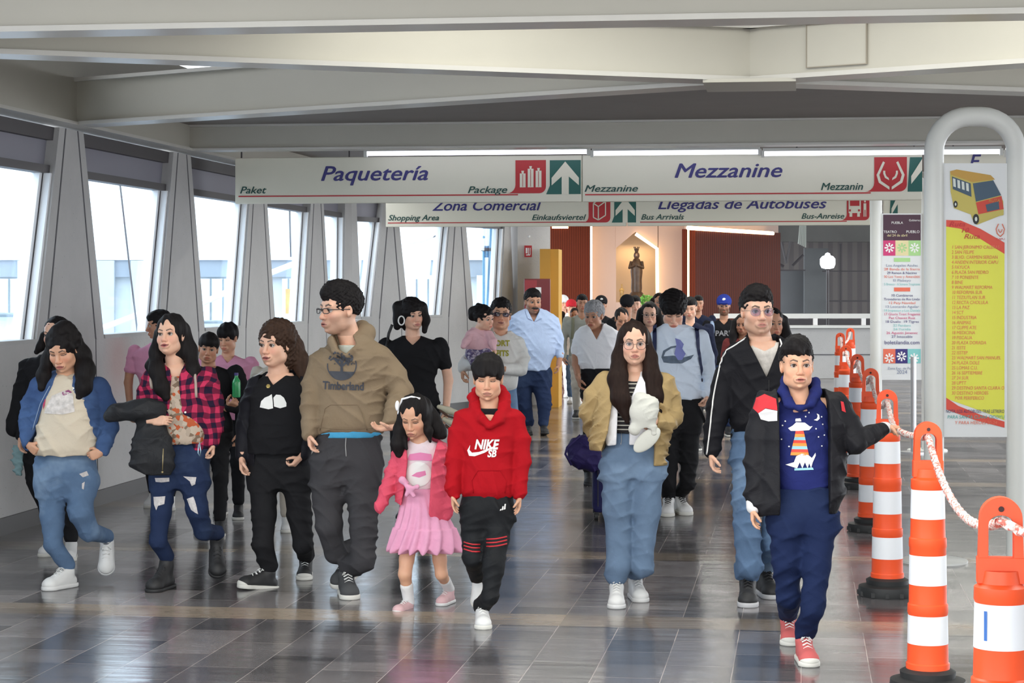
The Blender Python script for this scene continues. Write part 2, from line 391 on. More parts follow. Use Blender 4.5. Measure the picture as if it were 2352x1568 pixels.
# ---- outside: pale building across the yard
bp_ = empty('opposite_building'); yc0 = 62
def ob(name, x0, x1, y0, y1, m, off=0.0, depth=.4, par=None):
    a = wp(x0, y1, yc0 - off); b = wp(x1, y1, yc0 - off); c = wp(x1, y0, yc0 - off); e = wp(x0, y0, yc0 - off)
    q = MB(); q.prism([a, b, c, e], (-st * depth, ct * depth, 0)); return q.build(name, m, par or bp_)
panel = mat_stripes('white_cladding', (.80, .83, .86), (.90, .92, .95), 'X', .8, .6, .1, .3)
ob('cladding', -500, 1240, -80, 597, panel, 0)
ob('wall', -500, 1240, 597, 1000, mat('pale_blue_render', (.66, .71, .74), .7, var=.08, vs=.5), -.4)
ob('lintel_band', -500, 1240, 597, 636, mat('grey_blue_band', (.26, .30, .35), .6, var=.15, vs=.6), -.1)
wnm = mat('far_window_glass', (.72, .78, .82), .25); drk = mat('far_dark_frame', (.16, .20, .23), .5)
for x0, x1, y0, y1 in ((-30, 45, 640, 718), (455, 540, 640, 735), (648, 690, 640, 720), (930, 1010, 632, 720), (1095, 1150, 632, 700)):
    f = ob('window', x0, x1, y0, y1, wnm, .1, .1)
    for k in range(1, 3):
        xx = x0 + (x1 - x0) * k / 3; ob('mullion', xx - 1.5, xx + 1.5, y0, y1, drk, .2, .08, f)
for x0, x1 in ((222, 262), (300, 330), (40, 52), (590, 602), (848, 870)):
    ob('dark_bay', x0, x1, 598, 790, mat('grey_bay', (.42, .46, .49), .6), .05, .2)  # upright strips in a greyer tone than the facade wall
ob('balcony_rail', -60, 80, 722, 728, drk, .5, .1); ob('balcony_rail', 420, 560, 738, 743, drk, .5, .1)
for (xa, ya, xb, yb) in ((238, 752, 345, 712), (455, 700, 545, 660), (618, 628, 690, 600)):
    a = wp(xa, ya, 50); b = wp(xb, yb, 50); tb = MB(); tb.tube([a, b], .07, 8); tb.build('diagonal_brace', M['whitem'], bp_)
tag(bp_, 'pale building with white cladding seen outside through the slanting windows', 'building')
for k, (xa, ya, xb, yb) in enumerate(((272, 390, 318, 780), (665, 470, 668, 590), (935, 560, 1015, 535))):
    a = wp(xa, ya, 40); b = wp(xb, yb, 40); tb = MB(); tb.tube([a, (a + b) / 2 - Vector((0, 0, .05)), b], .018, 6)
    tag(tb.build('overhead_cable', M['frame_d']), ('thin dark cable slanting down outside the window left of centre, over the woman in plaid',
        'thin dark cable hanging outside the window below the left end of the package sign',
        'thin dark cable crossing the window under the shopping area sign')[k], 'cable')
a = wp(662, 720, 52); od = MB(); od.box(a.x - .07, a.x + .07, a.y, a.y + .1, a.z, a.z + .62)
tag(od.build('banner', mat('orange_banner', (.75, .30, .06), .6, var=.4, vs=6)), 'small vertical orange sign on the building outside', 'sign')
# blue pipes beyond the last windows
pr = empty('pipe_bundle', wp(1124, 900, 34)); 
for k in range(4):
    a = wp(1112 + 8 * k, 900, 34) - pr.location; t_ = MB(); t_.tube([(a.x, a.y, -3), (a.x, a.y, 6)], .028, 10)
    t_.build('pipe', mat('blue_pipe' if k < 3 else 'cream_pipe', (.08, .28, .48) if k < 3 else (.62, .55, .42), .4), pr)
t_ = MB(); a = wp(1105, 573, 33.9) - pr.location; b = wp(1152, 573, 33.9) - pr.location; t_.tube([a, b], .03, 6); t_.build('clamp', M['frame_d'], pr)
tag(pr, 'bundle of blue pipes rising outside the far window', 'pipes')
gy = MB(); gy.box(-60, -5.9, -10, 75, -3.2, -3.0); gy.build('ground_yard', mat('yard_paving', (.35, .36, .38), .8), kind='structure')

# ---- far hall: niche wall, wooden panels, gallery on the right
def farwall(name, pts, y_top, m, th=.3, y_bot=None, par=None, kind='structure'):
    (xa, da), (xb, db) = pts; a = wp(xa, 660, da); b = wp(xb, 660, db)
    q = MB(); zt = y_top if y_top else 4.2; q.bar((a.x, a.y), (b.x, b.y), 0 if y_bot is None else y_bot, zt, th)
    return q.build(name, m, par, kind=kind if par is None else None)
farwall('wall_niche', ((1357, 41.0), (1414, 41.0)), 4.6, M['niche'])
farwall('wall_niche_side', ((1511, 41.0), (1580, 41.0)), 4.6, M['niche'])
DN = 40.84
def npt(px, py, d=DN): return wp(px, py, d)
tp = MB(); tp.prism([npt(1414, 570), npt(1460, 532), npt(1511, 570), npt(1511, 330), npt(1414, 330)], (-st * .3, ct * .3, 0)); tp.build('wall_niche_head', M['niche'], kind='structure')
bt = MB(); bt.prism([npt(1414, 694), npt(1511, 694), npt(1511, 860), npt(1414, 860)], (-st * .3, ct * .3, 0)); bt.build('wall_niche_base', M['niche'], kind='structure')
bk = MB(); bk.prism([npt(1400, 694, 41.5), npt(1525, 694, 41.5), npt(1525, 520, 41.5), npt(1400, 520, 41.5)], (-st * .1, ct * .1, 0)); bk.build('wall_niche_back', M['nichein'], kind='structure')
def ledstrip(name, pts, d, r=.03, label='', e=0):
    q = MB(); q.tube([wp(x, y, dd) for (x, y), dd in zip(pts, d)], r, 8); o = q.build(name, M['led']); tag(o, label, 'light strip'); return o
ledstrip('light_strip', [(1460, 537), (1509, 571), (1510, 690)], [40.75] * 3, .032, 'warm light strip along the roof-shaped edge of the statue niche')
ledstrip('light_strip', [(1357, 515), (1357, 700)], [40.7] * 2, .028, 'vertical warm light strip beside the left wooden panel')
ledstrip('light_strip', [(1580, 523), (1775, 536)], [39.95, 42.95], .040, 'long warm light strip along the top of the right wooden panel')
ledstrip('light_strip', [(1581, 527), (1581, 700)], [40.05] * 2, .018, 'thin vertical warm light strip down the left edge of the right wooden panel')
ledstrip('light_strip', [(1268, 521), (1305, 521)], [40.45] * 2, .03, 'short warm light strip above the left wooden panel')
area('niche_light', *wp(1462, 560, 41.2), .6, .1, 3.5, (1, .7, .38))
o = area('cove_light', *wp(1470, 500, 38.5), 4, .3, 34, (1, .80, .62), rx=math.radians(38), rz=TH)
farwall('wall_wood_left', ((1262, 40.6), (1355, 40.6)), 2.93, M['wood'])
farwall('wall_wood_left_upper', ((1262, 40.8), (1357, 40.8)), 4.6, M['niche'], .2)
farwall('wall_wood_right', ((1582, 40.3), (1778, 43.3)), 2.86, M['wood'])
farwall('wall_wood_right_upper', ((1582, 40.6), (1778, 43.6)), 4.6, M['niche'], .2)
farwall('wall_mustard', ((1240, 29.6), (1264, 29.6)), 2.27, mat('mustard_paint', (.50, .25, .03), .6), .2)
farwall('wall_mustard_side', ((1267, 29.7), (1275, 30.3)), 2.27, mat('mustard_paint_lit_face', (.60, .33, .05), .6), .2)  # same mustard paint made lighter: light on this face put into the colour
# statue and angel
def figure(c, h, mname, label, lean=0):
    m = mat('aged_gilt_wood' if mname == 0 else 'painted_plaster', (.05, .028, .016) if mname == 0 else (.70, .30, .10), .4, var=.7, vs=9)
    root = empty('statue', c); s = h
    q = MB(); q.lathe([(.16 * s, 0), (.17 * s, .08 * s), (.13 * s, .14 * s), (.10 * s, .18 * s)], (0, 0, 0), 20); q.build('pedestal', m, root, smooth=True)
    q = MB(); q.lathe([(.09 * s, .17 * s), (.10 * s, .25 * s), (.095 * s, .4 * s), (.11 * s, .55 * s), (.10 * s, .68 * s), (.06 * s, .77 * s), (.03 * s, .80 * s)], (0, 0, 0), 20)
    q.build('robe', m, root, smooth=True)
    q = MB(); q.sphere((0, 0, .845 * s), (.036 * s, .04 * s, .05 * s)); q.build('head', mat('statue_face', (.35, .22, .14), .5), root, smooth=True)
    q = MB(); q.sphere((0, .012 * s, .84 * s), (.055 * s, .05 * s, .075 * s)); q.build('veil', m, root, smooth=True)
    q = MB(); q.lathe([(.03 * s, .90 * s), (.05 * s, .97 * s), (.045 * s, .97 * s), (.028 * s, .90 * s)], (0, 0, 0), 10, cap=False)
    for k in range(6):
        a = k * math.pi / 3; q.sphere((.045 * s * math.cos(a), .045 * s * math.sin(a), .985 * s), .012 * s, 8, 6)
    q.build('crown', m, root, smooth=True)
    for sg in (-1, 1):
        q = MB(); q.tube([(sg * .09 * s, 0, .72 * s), (sg * .12 * s, -.06 * s, .62 * s), (sg * .02 * s, -.13 * s, .66 * s)], [.035 * s, .03 * s, .02 * s], 10); q.build('sleeve', m, root, smooth=True)
    tag(root, label, 'statue'); return root
figure(wp(1462, 693.5, 41.0), 1.10, 0, 'dark crowned robed statue standing in the lit niche')
figure(wp(1428, 693.5, 40.95), .36, 1, 'small orange figure at the foot of the crowned statue')
# grey end wall furniture
q = empty('hydrant_cabinet', wp(1233, 640, 29.2)); q.rotation_euler = (0, 0, TH)
b_ = MB(); b_.box(-.18, .19, -.12, .12, -.75, 0); b_.build('box', mat('dark_red_enamel', (.16, .012, .016), .35), q, bevel=.01)
b_ = MB(); b_.box(-.02, .06, -.135, -.12, -.22, -.12); b_.build('notice', M['whitem'], q)
b_ = MB(); b_.box(-.17, 0, -.13, -.12, -.73, -.02); b_.build('door', mat('red_enamel', (.28, .012, .02), .3), q)
tag(q, 'dark red fire hose cabinet beside the mustard column', 'cabinet')
q = empty('fire_sign', wp(1213, 577, 30.15)); q.rotation_euler = (0, 0, TH)
b_ = MB(); b_.box(-.055, .055, -.01, .01, -.085, .085); b_.build('panel', M['red'], q)
b_ = MB(); b_.box(-.035, -.01, -.016, -.01, -.03, .05); b_.box(.0, .012, -.016, -.01, -.05, .05); b_.box(.025, .035, -.016, -.01, -.05, .05); b_.box(-.03, .03, -.016, -.01, -.06, -.045); b_.build('pictogram', M['whitem'], q)
tag(q, 'small red fire point sign on the grey wall', 'sign')
q = MB(); a = wp(1215, 543, 30.1); q.sphere(a, .02); tag(q.build('wall_sensor', M['whitem']), 'tiny white sensor high on the grey end wall', 'sensor')

# gallery on the right: parapet, rails, opposite structure
def fw(name, x0, x1, y0, y1, d, m, th=.3, par=None, kind=None):
    a = wp(x0, y1, d); b = wp(x1, y1, d); c = wp(x1, y0, d); e = wp(x0, y0, d)
    q = MB(); q.prism([a, b, c, e], (-st * th, ct * th, 0)); return q.build(name, m, par, kind=kind)
fw('wall_parapet', 1700, 2700, 772, 869, 39, M['conc2'], .25, kind='structure')
fw('trim_14', 1700, 2700, 747, 753, 38.9, M['white'], .3, kind='structure')
cap = fw('trim_15', 1700, 2700, 753, 772, 39, M['conc2'], .25, kind='structure')
fw('trim_16', 1700, 2700, 813, 815, 38.98, M['joint'], .05, kind='structure')
rl = empty('guard_rail'); 
fw('top_rail', 1640, 2700, 720, 731, 39.2, M['white'], .06, rl)
for x in (1873, 1984, 2095, 2206): fw('post', x - 5, x + 5, 731, 748, 39.2, M['whitem'], .06, rl)
tag(rl, 'white guard rail along the concrete parapet on the right', 'railing')
fw('wall_beyond', 1600, 3000, 300, 1000, 56, mat_stripes('grey_sheet_cladding', (.13, .12, .12), (.17, .155, .15), 'X', 1.2, .7), .3, kind='structure')
fw('ceiling_beyond', 1600, 3000, 430, 555, 52, mat('dark_steel_deck', (.10, .10, .095), .7, var=.4, vs=.5), .4, kind='structure')
fw('trim_17', 1780, 1850, 621, 720, 54, mat('grey_panel', (.15, .16, .17), .6), .2, kind='structure')
fw('trim_18', 1848, 1902, 570, 720, 53.5, mat('grey_panel_2', (.13, .14, .145), .6), .2, kind='structure')
for k, (x0, x1, y0, y1) in enumerate(((1780, 1850, 619, 622), (1890, 3000, 621, 624), (1902, 3000, 689, 693), (1930, 1933, 560, 720), (1640, 3000, 733, 747))):
    fw('trim_%d' % (19 + k), x0, x1, y0, y1, 53 if k < 4 else 50, M['frame_d'], .1, kind='structure')
tr = empty('roof_truss')
for xa, ya, xb, yb in ((1795, 555, 1806, 605), (1806, 605, 1815, 555), (1820, 610, 1845, 585), (1780, 600, 1800, 612)):
    t_ = MB(); t_.tube([wp(xa, ya, 51), wp(xb, yb, 51)], .035, 6); t_.build('strut', M['frame_d'], tr)
for k in range(5):
    t_ = MB(); t_.tube([wp(1838 + 3 * k, 515, 50.6), wp(1834 + 4 * k, 560 + 2 * k, 50.6)], .022, 6); t_.build('hanging_duct', mat('pale_duct', (.35, .38, .34), .5), tr)
tag(tr, 'steel roof struts and pale ducts in the dim hall beyond the parapet', 'truss')
gl = empty('globe_lamp', wp(1901, 615, 45))
q = MB(); q.lathe([(.05, -.02), (.13, 0), (.165, .08), (.165, .19), (.12, .25), (.06, .27), (.05, .31), (0.01, .33)], (0, 0, 0), 24); q.build('globe', mat_emit('lit_globe', (.93, .97, 1), 6), gl, smooth=True)
q = MB(); q.lathe([(.10, -gl.location.z), (.10, -gl.location.z + .05), (.03, -gl.location.z + .1), (.03, -.05), (.06, -.02)], (0, 0, 0), 12); q.build('stem', M['frame_d'], gl, smooth=True)
tag(gl, 'bright white globe lamp in the dim hall on the right', 'lamp')

# ================================================================ hanging signs
def arrow(cx, cz, w, h):
    """white up arrow on the green tile, as prism polygon in x/z"""
    t = .22 * w
    return [(cx - t / 2, cz - h * .5), (cx - t / 2, cz + .02 * h), (cx - w * .42, cz - .24 * h), (cx - w * .42, cz - .02 * h), (cx, cz + .46 * h), (cx + w * .42, cz - .02 * h), (cx + w * .42, cz - .24 * h), (cx + t / 2, cz + .02 * h), (cx + t / 2, cz - h * .5)]
def fan(mb, poly, y, mi):  # possibly concave polygon, triangulated
    from mathutils.geometry import tessellate_polygon
    vs = [Vector((p[0], y, p[1])) for p in poly]
    tr = tessellate_polygon([vs]); mb.add(vs, [tuple(t) for t in tr], mi)
def tile(mb, x0, x1, z0, z1, y, mi, curl=True):
    w = x1 - x0; h = z1 - z0; pts = [(x0, z1), (x1, z1)]
    for k in range(7):
        a = k / 6 * math.pi / 2; pts.append((x1 - .22 * w + .22 * w * math.cos(a), z0 + .22 * w - .22 * w * math.sin(a)))
    if curl:
        pts += [(x0 - .28 * w, z0)] + [(x0 - .28 * w + .28 * w * math.sin(k / 5 * math.pi / 2), z0 + .28 * w * (1 - math.cos(k / 5 * math.pi / 2))) for k in range(1, 6)]
    else: pts += [(x0, z0)]
    fan(mb, pts, y, mi)

def hang_sign(name, Y, parts, label, ztop, zbot, bars=()):
    """parts: pixel positions on the plane y=Y; all built in plan coordinates of that plane"""
    X = lambda px: ony(px, 400, Y).x
    root = empty(name, (0, Y, 0))
    x0, x1 = X(parts['x'][0]), X(parts['x'][1])
    b = MB(); b.box(x0, x1, 0, .09, zbot, ztop); b.build('panel', M['signf'], root, bevel=.006)
    h = ztop - zbot
    for s, px, py, w, shear, m, bold in parts['text']:
        z = ony(px, py, Y).z; v, f = text_mesh(s, 1, shear)
        xs = [p[0] for p in v]; zs = [p[2] for p in v]; sx = (X(px + w / 2) - X(px - w / 2)) / (max(xs) - min(xs)); cx = (max(xs) + min(xs)) / 2
        capz = parts.get('hs', {}).get(s, None)
        hh = capz * (X(px + 1) - X(px)) if capz else sx
        q = MB()
        for bx_, by_ in ((0, 0), (-.016, .004), (.016, -.004), (0, .014), (0, -.012)): q.add([(X(px) + (p[0] - cx + bx_) * sx, -.004 - .0003 * len(q.v) / len(v), z + (p[2] + by_) * hh) for p in v], f)
        q.build('lettering', m, root)
    for kind, xa, xb, ya, yb in parts['tiles']:
        xa_, xb_ = X(xa), X(xb); za, zb = ony(xa, ya, Y).z, ony(xa, yb, Y).z
        q = MB(); cx, cz, w, hh = (xa_ + xb_) / 2, (za + zb) / 2, xb_ - xa_, za - zb
        if kind == 'arrow':
            q.add([(xa_ - .12 * w, -.004, zb), (xb_, -.004, zb), (xb_, -.004, za), (xa_, -.004, za), (xa_, -.004, zb + .25 * hh)], [(0, 1, 2, 3, 4)], 0); fan(q, arrow(cx, cz, w * 1.05, hh), -.008, 1)
            q.build('arrow_tile', [M['green'], M['signf']], root)
        elif kind == 'half':
            q.add([(xa_ - .2 * w, -.004, zb), (xb_, -.004, zb), (xb_, -.004, za), (xa_, -.004, za)], [(0, 1, 2, 3)], 0)
            fan(q, [(xa_ + .1 * w, zb + .22 * hh), (xa_ + .1 * w, zb + .45 * hh), (xb_, za - .05 * hh), (xb_, zb + .62 * hh)], -.008, 1)
            q.build('arrow_tile', [M['green'], M['signf']], root)
        else:
            tile(q, xa_, xb_, zb, za, -.004, 0)
            if kind == 'parcels':
                for k, (dx, hk) in enumerate(((-.26, .42), (0, .56), (.26, .50))):
                    q.add([(cx + (dx - .095) * w, -.008, zb + .18 * hh), (cx + (dx + .095) * w, -.008, zb + .18 * hh), (cx + (dx + .095) * w, -.008, zb + (.18 + hk) * hh), (cx + (dx - .095) * w, -.008, zb + (.18 + hk) * hh)], [(0, 1, 2, 3)], 1)
                    q.add([(cx + (dx - .03) * w, -.008, zb + (.18 + hk) * hh), (cx + (dx + .03) * w, -.008, zb + (.18 + hk) * hh), (cx + (dx + .045) * w, -.008, zb + (.26 + hk) * hh), (cx + (dx - .045) * w, -.008, zb + (.26 + hk) * hh)], [(0, 1, 2, 3)], 1)
                    q.add([(cx + (dx - .008) * w, -.011, zb + .2 * hh), (cx + (dx + .008) * w, -.011, zb + .2 * hh), (cx + (dx + .008) * w, -.011, zb + (.16 + hk) * hh), (cx + (dx - .008) * w, -.011, zb + (.16 + hk) * hh)], [(0, 1, 2, 3)], 0)
            elif kind == 'emblem':
                for sg in (-1, 1):
                    P_ = [(.20, .40), (.40, -.02), (.34, -.22), (.04, -.42)]; Q_ = [(.27, .44), (.50, -.02), (.42, -.28), (.04, -.52)]
                    R_ = [(.07 + 0, -.12), (.15, -.06), (.19, .04), (.19, .12)]; T_ = [(.05, -.20), (.20, -.12), (.26, .02), (.26, .12)]
                    for A_, B_ in ((P_, Q_), (R_, T_)):
                        for i in range(3):
                            c4 = [A_[i], B_[i], B_[i + 1], A_[i + 1]]
                            q.add([(cx + sg * p[0] * w * .86, -.008, cz + p[1] * hh * .86) for p in c4], [(0, 1, 2, 3)], 1)
                q.add([(cx - .015 * w, -.009, zb + .08 * hh), (cx + .015 * w, -.009, zb + .08 * hh), (cx + .015 * w, -.009, zb + .32 * hh), (cx - .015 * w, -.009, zb + .32 * hh)], [(0, 1, 2, 3)], 0)
            elif kind == 'box':
                L_ = [((-.28, .25), (-.28, -.3)), ((-.28, -.3), (-.05, -.4)), ((-.05, -.4), (-.05, .12)), ((-.05, .12), (-.28, .25)), ((-.05, -.4), (.28, -.22)), ((.28, -.22), (.28, .32)), ((.28, .32), (-.05, .12)), ((-.28, .25), (.05, .42)), ((.05, .42), (.28, .32))]
                for (a1, b1), (a2, b2) in L_:
                    v1 = Vector((cx + a1 * w, cz + b1 * hh)); v2 = Vector((cx + a2 * w, cz + b2 * hh)); nn = (v2 - v1).normalized(); pp = Vector((-nn.y, nn.x)) * .012 * w * 2
                    q.add([(p.x, -.008, p.y) for p in (v1 - pp, v2 - pp, v2 + pp, v1 + pp)], [(0, 1, 2, 3)], 1)
            elif kind == 'bus':
                def R(a, b, c, d, mi=1, y=-.008): q.add([(cx + a * w, y, cz + c * hh), (cx + b * w, y, cz + c * hh), (cx + b * w, y, cz + d * hh), (cx + a * w, y, cz + d * hh)], [(0, 1, 2, 3)], mi)
                R(-.42, .12, -.22, .40); R(-.36, .06, .05, .30, 0, -.011); R(-.38, -.26, -.36, -.22); R(-.04, .08, -.36, -.22); R(-.40, -.32, -.16, -.08, 0, -.011); R(.0, .08, -.16, -.08, 0, -.011)
                R(.24, .36, -.1, .15); R(.24, .28, -.36, -.1); R(.32, .36, -.36, -.1); q.sphere((cx + .3 * w, -.008, cz + .22 * hh), (.045 * w, .002, .045 * w), 8, 6, 1)
            q.build('pictogram_tile', [M['red'], M['signf']], root)
    q = MB()
    for xa, xb, py in bars:
        z = ony(xa, py, Y).z; q.box(X(xa), X(xb), -.005, -.002, z - .006, z + .006)
    q.build('red_rule', M['red'], root)
    for px in parts['hang']:
        q = MB(); q.tube([(X(px), .045, ztop), (X(px), .045, hz)], .008, 6); q.build('hanger', M['frame_d'], root)
    tag(root, label, 'sign'); return root

Y1 = 19.0
zt1, zb1 = ony(1200, 357, Y1).z, ony(1200, 464, Y1).z
hang_sign('hanging_sign', Y1, dict(x=(540, 1336), hang=(552, 800), hs={'Paquetería': 47, 'Paket': 22, 'Package': 22},
    text=[('Paquetería', 860, 414, 244, .28, M['blue'], .022), ('Paket', 582, 444, 60, .3, M['dkgreen'], .016), ('Package', 1120, 443, 90, .3, M['dkgreen'], .016)],
    tiles=[('parcels', 1184, 1254, 368, 444), ('arrow', 1263, 1334, 368, 446)]),
    'cream hanging sign with blue lettering for parcels, white parcels pictogram on red', zt1, zb1, ((548, 1190, 451),))
hang_sign('hanging_sign', Y1, dict(x=(1338, 2118), hang=(1356, 1830, 2100), hs={'Mezzanine': 47, 'Mezzanine ': 22, 'Mezzanin': 24},
    text=[('Mezzanine', 1673, 407, 246, .28, M['blue'], .022), ('Mezzanine ', 1404, 440, 122, .3, M['dkgreen'], .016), ('Mezzanin', 1934, 436, 96, .25, M['dkgreen'], .012)],
    tiles=[('emblem', 2008, 2083, 361, 440), ('half', 2090, 2118, 361, 440)]),
    'cream hanging sign reading Mezzanine with red cupped hands emblem', zt1, zb1, ((1344, 2000, 447),))
hang_sign('hanging_sign', Y1 + .3, dict(x=(2146, 2420), hang=(2190,), text=[('E', 2240, 385, 26, .28, M['blue'], .02)], tiles=[]),
    'cream hanging sign behind the tall white route stand, mostly hidden', zt1, zb1, ((2150, 2400, 447),))
Y2 = 26.2
zt2, zb2 = ony(1400, 442, Y2).z, ony(1400, 519, Y2).z
hang_sign('hanging_sign', Y2, dict(x=(886, 1438), hang=(), hs={'Zona Comercial': 33, 'Shopping Area': 18, 'Einkaufsviertel': 18},
    text=[('Zona Comercial', 1118, 483, 250, .28, M['blue'], .022), ('Shopping Area', 950, 506, 116, .3, M['dkgreen'], .012), ('Einkaufsviertel', 1284, 505, 124, .3, M['dkgreen'], .012)],
    tiles=[('box', 1352, 1402, 452, 511), ('arrow', 1411, 1461, 452, 511)]),
    'farther cream hanging sign for the shopping area with a red box pictogram', zt2, zb2, ((891, 1352, 512),))
hang_sign('hanging_sign', Y2, dict(x=(1441, 1998), hang=(), hs={'Llegadas de Autobuses': 33, 'Bus Arrivals': 18, 'Bus-Anreise': 18},
    text=[('Llegadas de Autobuses', 1704, 479, 386, .28, M['blue'], .022), ('Bus Arrivals', 1522, 504, 98, .3, M['dkgreen'], .012), ('Bus-Anreise', 1890, 502, 98, .3, M['dkgreen'], .012)],
    tiles=[('bus', 1945, 1997, 446, 506)]),
    'farther cream hanging sign for bus arrivals with a red bus pictogram', zt2, zb2, ((1470, 1945, 510),))
hang_sign('hanging_sign', Y2 + .1, dict(x=(2030, 2300), hang=(), text=[], tiles=[('half', 2046, 2062, 446, 506)]),
    'end of a cream sign with a green arrow tile behind the theatre poster', zt2, zb2, ())
# fluorescent tubes above the nearer signs
for k, (xa, xb) in enumerate(((840, 1352), (1360, 1745), (1752, 2300), (2310, 2600))):
    r0 = empty('tube_light', ony((xa + xb) / 2, 351, 18.7)); a = ony(xa, 350.5 - k, 18.7) - r0.location; b = ony(xb, 350.5 - k, 18.7) - r0.location
    q = MB(); q.tube([(a.x, 0, 0), (b.x, 0, 0)], .019, 10); q.build('tube', M['tube'], r0, smooth=True)
    q = MB(); q.box(a.x, b.x, -.03, .05, .022, .05); q.build('batten', M['white'], r0)
    for x in (a.x, b.x):
        q = MB(); q.box(x - .015, x + .015, -.025, .025, -.03, .03); q.build('end_cap', M['white'], r0)
    tag(r0, ('long white tube light over the parcels sign', 'white tube light over the left half of the Mezzanine sign', 'white tube light over the right half of the Mezzanine sign', 'white tube light behind the tall route stand')[k], 'tube light')

# ================================================================ poster stands
def stand(name, px0, px1, d, ybot, ytop, pt, pb, label):
    """white bent-tube frame; px of post centres, depth d"""
    base = wp((px0 + px1) / 2, 0, d); root = empty(name, (base.x, base.y, 0), TH); hw = (px1 - px0) / 2 / FPX * d; r = .062
    H = CH - (ytop - HY) / FPX * d - r; cr = .22
    pts = [(-hw, 0, .02), (-hw, 0, H - cr)] + [(-hw + cr * (1 - math.cos(a)), 0, H - cr + cr * math.sin(a)) for a in [k * math.pi / 16 for k in range(1, 9)]]
    pts += [(-p[0], 0, p[2]) for p in pts[::-1]]
    q = MB(); q.tube(pts, r, 20); q.build('tube_frame', M['white'], root, smooth=True)
    for sx in (-1, 1):
        q = MB(); q.lathe([(.21, 0), (.21, .012), (.20, .018)], (sx * hw, 0, 0), 24)
        q.build('base_plate', M['white'], root, smooth=True)
    zt = CH - (pt - HY) / FPX * d; zb = CH - (pb - HY) / FPX * d
    q = MB(); q.box(-hw + r * .9, hw - r * .9, -.012, .012, zb, zt); pn = q.build('poster_panel', mat('poster_white', (.66, .68, .70), .35, var=.01), root)
    tag(root, label, 'poster stand'); return root, pn, hw - r * .9, zb, zt
rt, pn, hw, zb, zt = stand('route_stand', 2145, 2334, 12.97, 0, 245, 375, 1003, 'tall white tube stand holding the yellow bus route poster')
def U(px): return (px - 2239.5) / FPX * 12.95
def Z(py): return CH - (py - HY) / FPX * 12.95
yel = mat('poster_yellow', (.66, .66, .06), .4, var=.02); rdp = mat('poster_red', (.62, .055, .03), .4); rdt = mat('poster_red_text', (.68, .16, .09), .5)
q = MB(); fan(q, [(U(2172), Z(516)), (U(2200), Z(520)), (U(2240), Z(540)), (U(2306), Z(580)), (U(2306), Z(965)), (U(2270), Z(950)), (U(2172), Z(915))], -.014, 0); q.build('yellow_field', yel, pn)
q = MB()
fan(q, [(U(2172), Z(505)), (U(2205), Z(506)), (U(2250), Z(525)), (U(2306), Z(557)), (U(2306), Z(583)), (U(2245), Z(545)), (U(2205), Z(525)), (U(2172), Z(520))], -.016, 0); q.build('red_swoosh', rdp, pn); q = MB()
fan(q, [(U(2172), Z(913)), (U(2200), Z(932)), (U(2250), Z(952)), (U(2306), Z(968)), (U(2306), Z(982)), (U(2240), Z(965)), (U(2172), Z(940))], -.016, 0)
q.build('red_swoosh', rdp, pn)
routes = ['1 SAN JERONIMO CALERAS', '2 SAN FELIPE', '3 BLVD. CARMEN SERDAN', '4 ANDEN INTERIOR CAPU', '5 FAYUCA', '6 PLAZA SAN PEDRO', '7 10 PONIENTE', '8 BINE', '9 WALMART REFORMA', '10 REFORMA SUR', '11 TEZIUTLAN SUR', '12 RECTA CHOLULA', '13 LA PAZ', '14 SCT', '15 INDUSTRIA', '16 ANIMAS', '17 CLIPPE ATE', '18 MEDICINA', '19 FISCALIA', '20 PLAZA DORADA', '21 ISSTE', '22 ISSTEP', '23 WALMART SAN MANUEL', '24 PLAZA DOLE', '25 LOMAS C.U.', '26 16 SEPTIEMBRE', '27 24 SUR', '28 UPTT', '29 DESTINO SANTA CLARA O', '30 DESTINO HEROES', '   POR PERIFERICO']
q = MB()
for k, s in enumerate(routes):
    v = text_mesh(s, 9.6 / FPX * 12.95 * 1.15, .12, 0, .82, 'LEFT'); put(q, v, (U(2184), -.018, Z(571 + k * 11.55)), (1, 0, 0), (0, 0, 1))
q.build('route_list', rdt, pn)
q = MB()
for s, px, py, c in (('NOTA: LOS AUTOBUSES TRAE LETRERO', 2238, 948, 0), ('PARA SANTA CLARA OCOYU', 2240, 961, 1), ('Y PARA HEROES 20-24', 2240, 974, 2)):
    v = text_mesh(s, 10 / FPX * 12.95 * 1.1, .1, 0, .68 if c == 0 else .9); put(q, v, (U(px), -.019, Z(py)), (1, 0, 0), (0, 0, 1), mi=c)
q.build('note_lettering', [mat('poster_navy', (.03, .03, .12), .5), mat('poster_teal', (.03, .35, .33), .5), rdt], pn)
for s, px, py, h_ in (('Ruta', 2196, 520, .045), ('10', 2213, 534, .045), ('Ruta', 2230, 548, .045), ('CAPU', 2296, 551, .018)):
    q = MB(); put(q, text_mesh(s, h_, .3 if h_ > .02 else 0, 0, 1.2), (U(px), -.020, Z(py)), (1, 0, 0), (0, 0, 1)); q.build('lettering', [mat('poster_crimson', (.5, .02, .03), .5)], pn)
q = MB()
for sg in (-1, 1):
    q.tube([(U(2296) + sg * .012, -.018, Z(514)), (U(2296) + sg * .026, -.018, Z(526)), (U(2296) + sg * .02, -.018, Z(536)), (U(2296), -.018, Z(543))], .003, 5)
    q.tube([(U(2296) + sg * .011, -.018, Z(526)), (U(2296) + sg * .008, -.018, Z(531)), (U(2296), -.018, Z(534))], .0025, 5)
q.build('cupped_hands_emblem', rdt, pn)
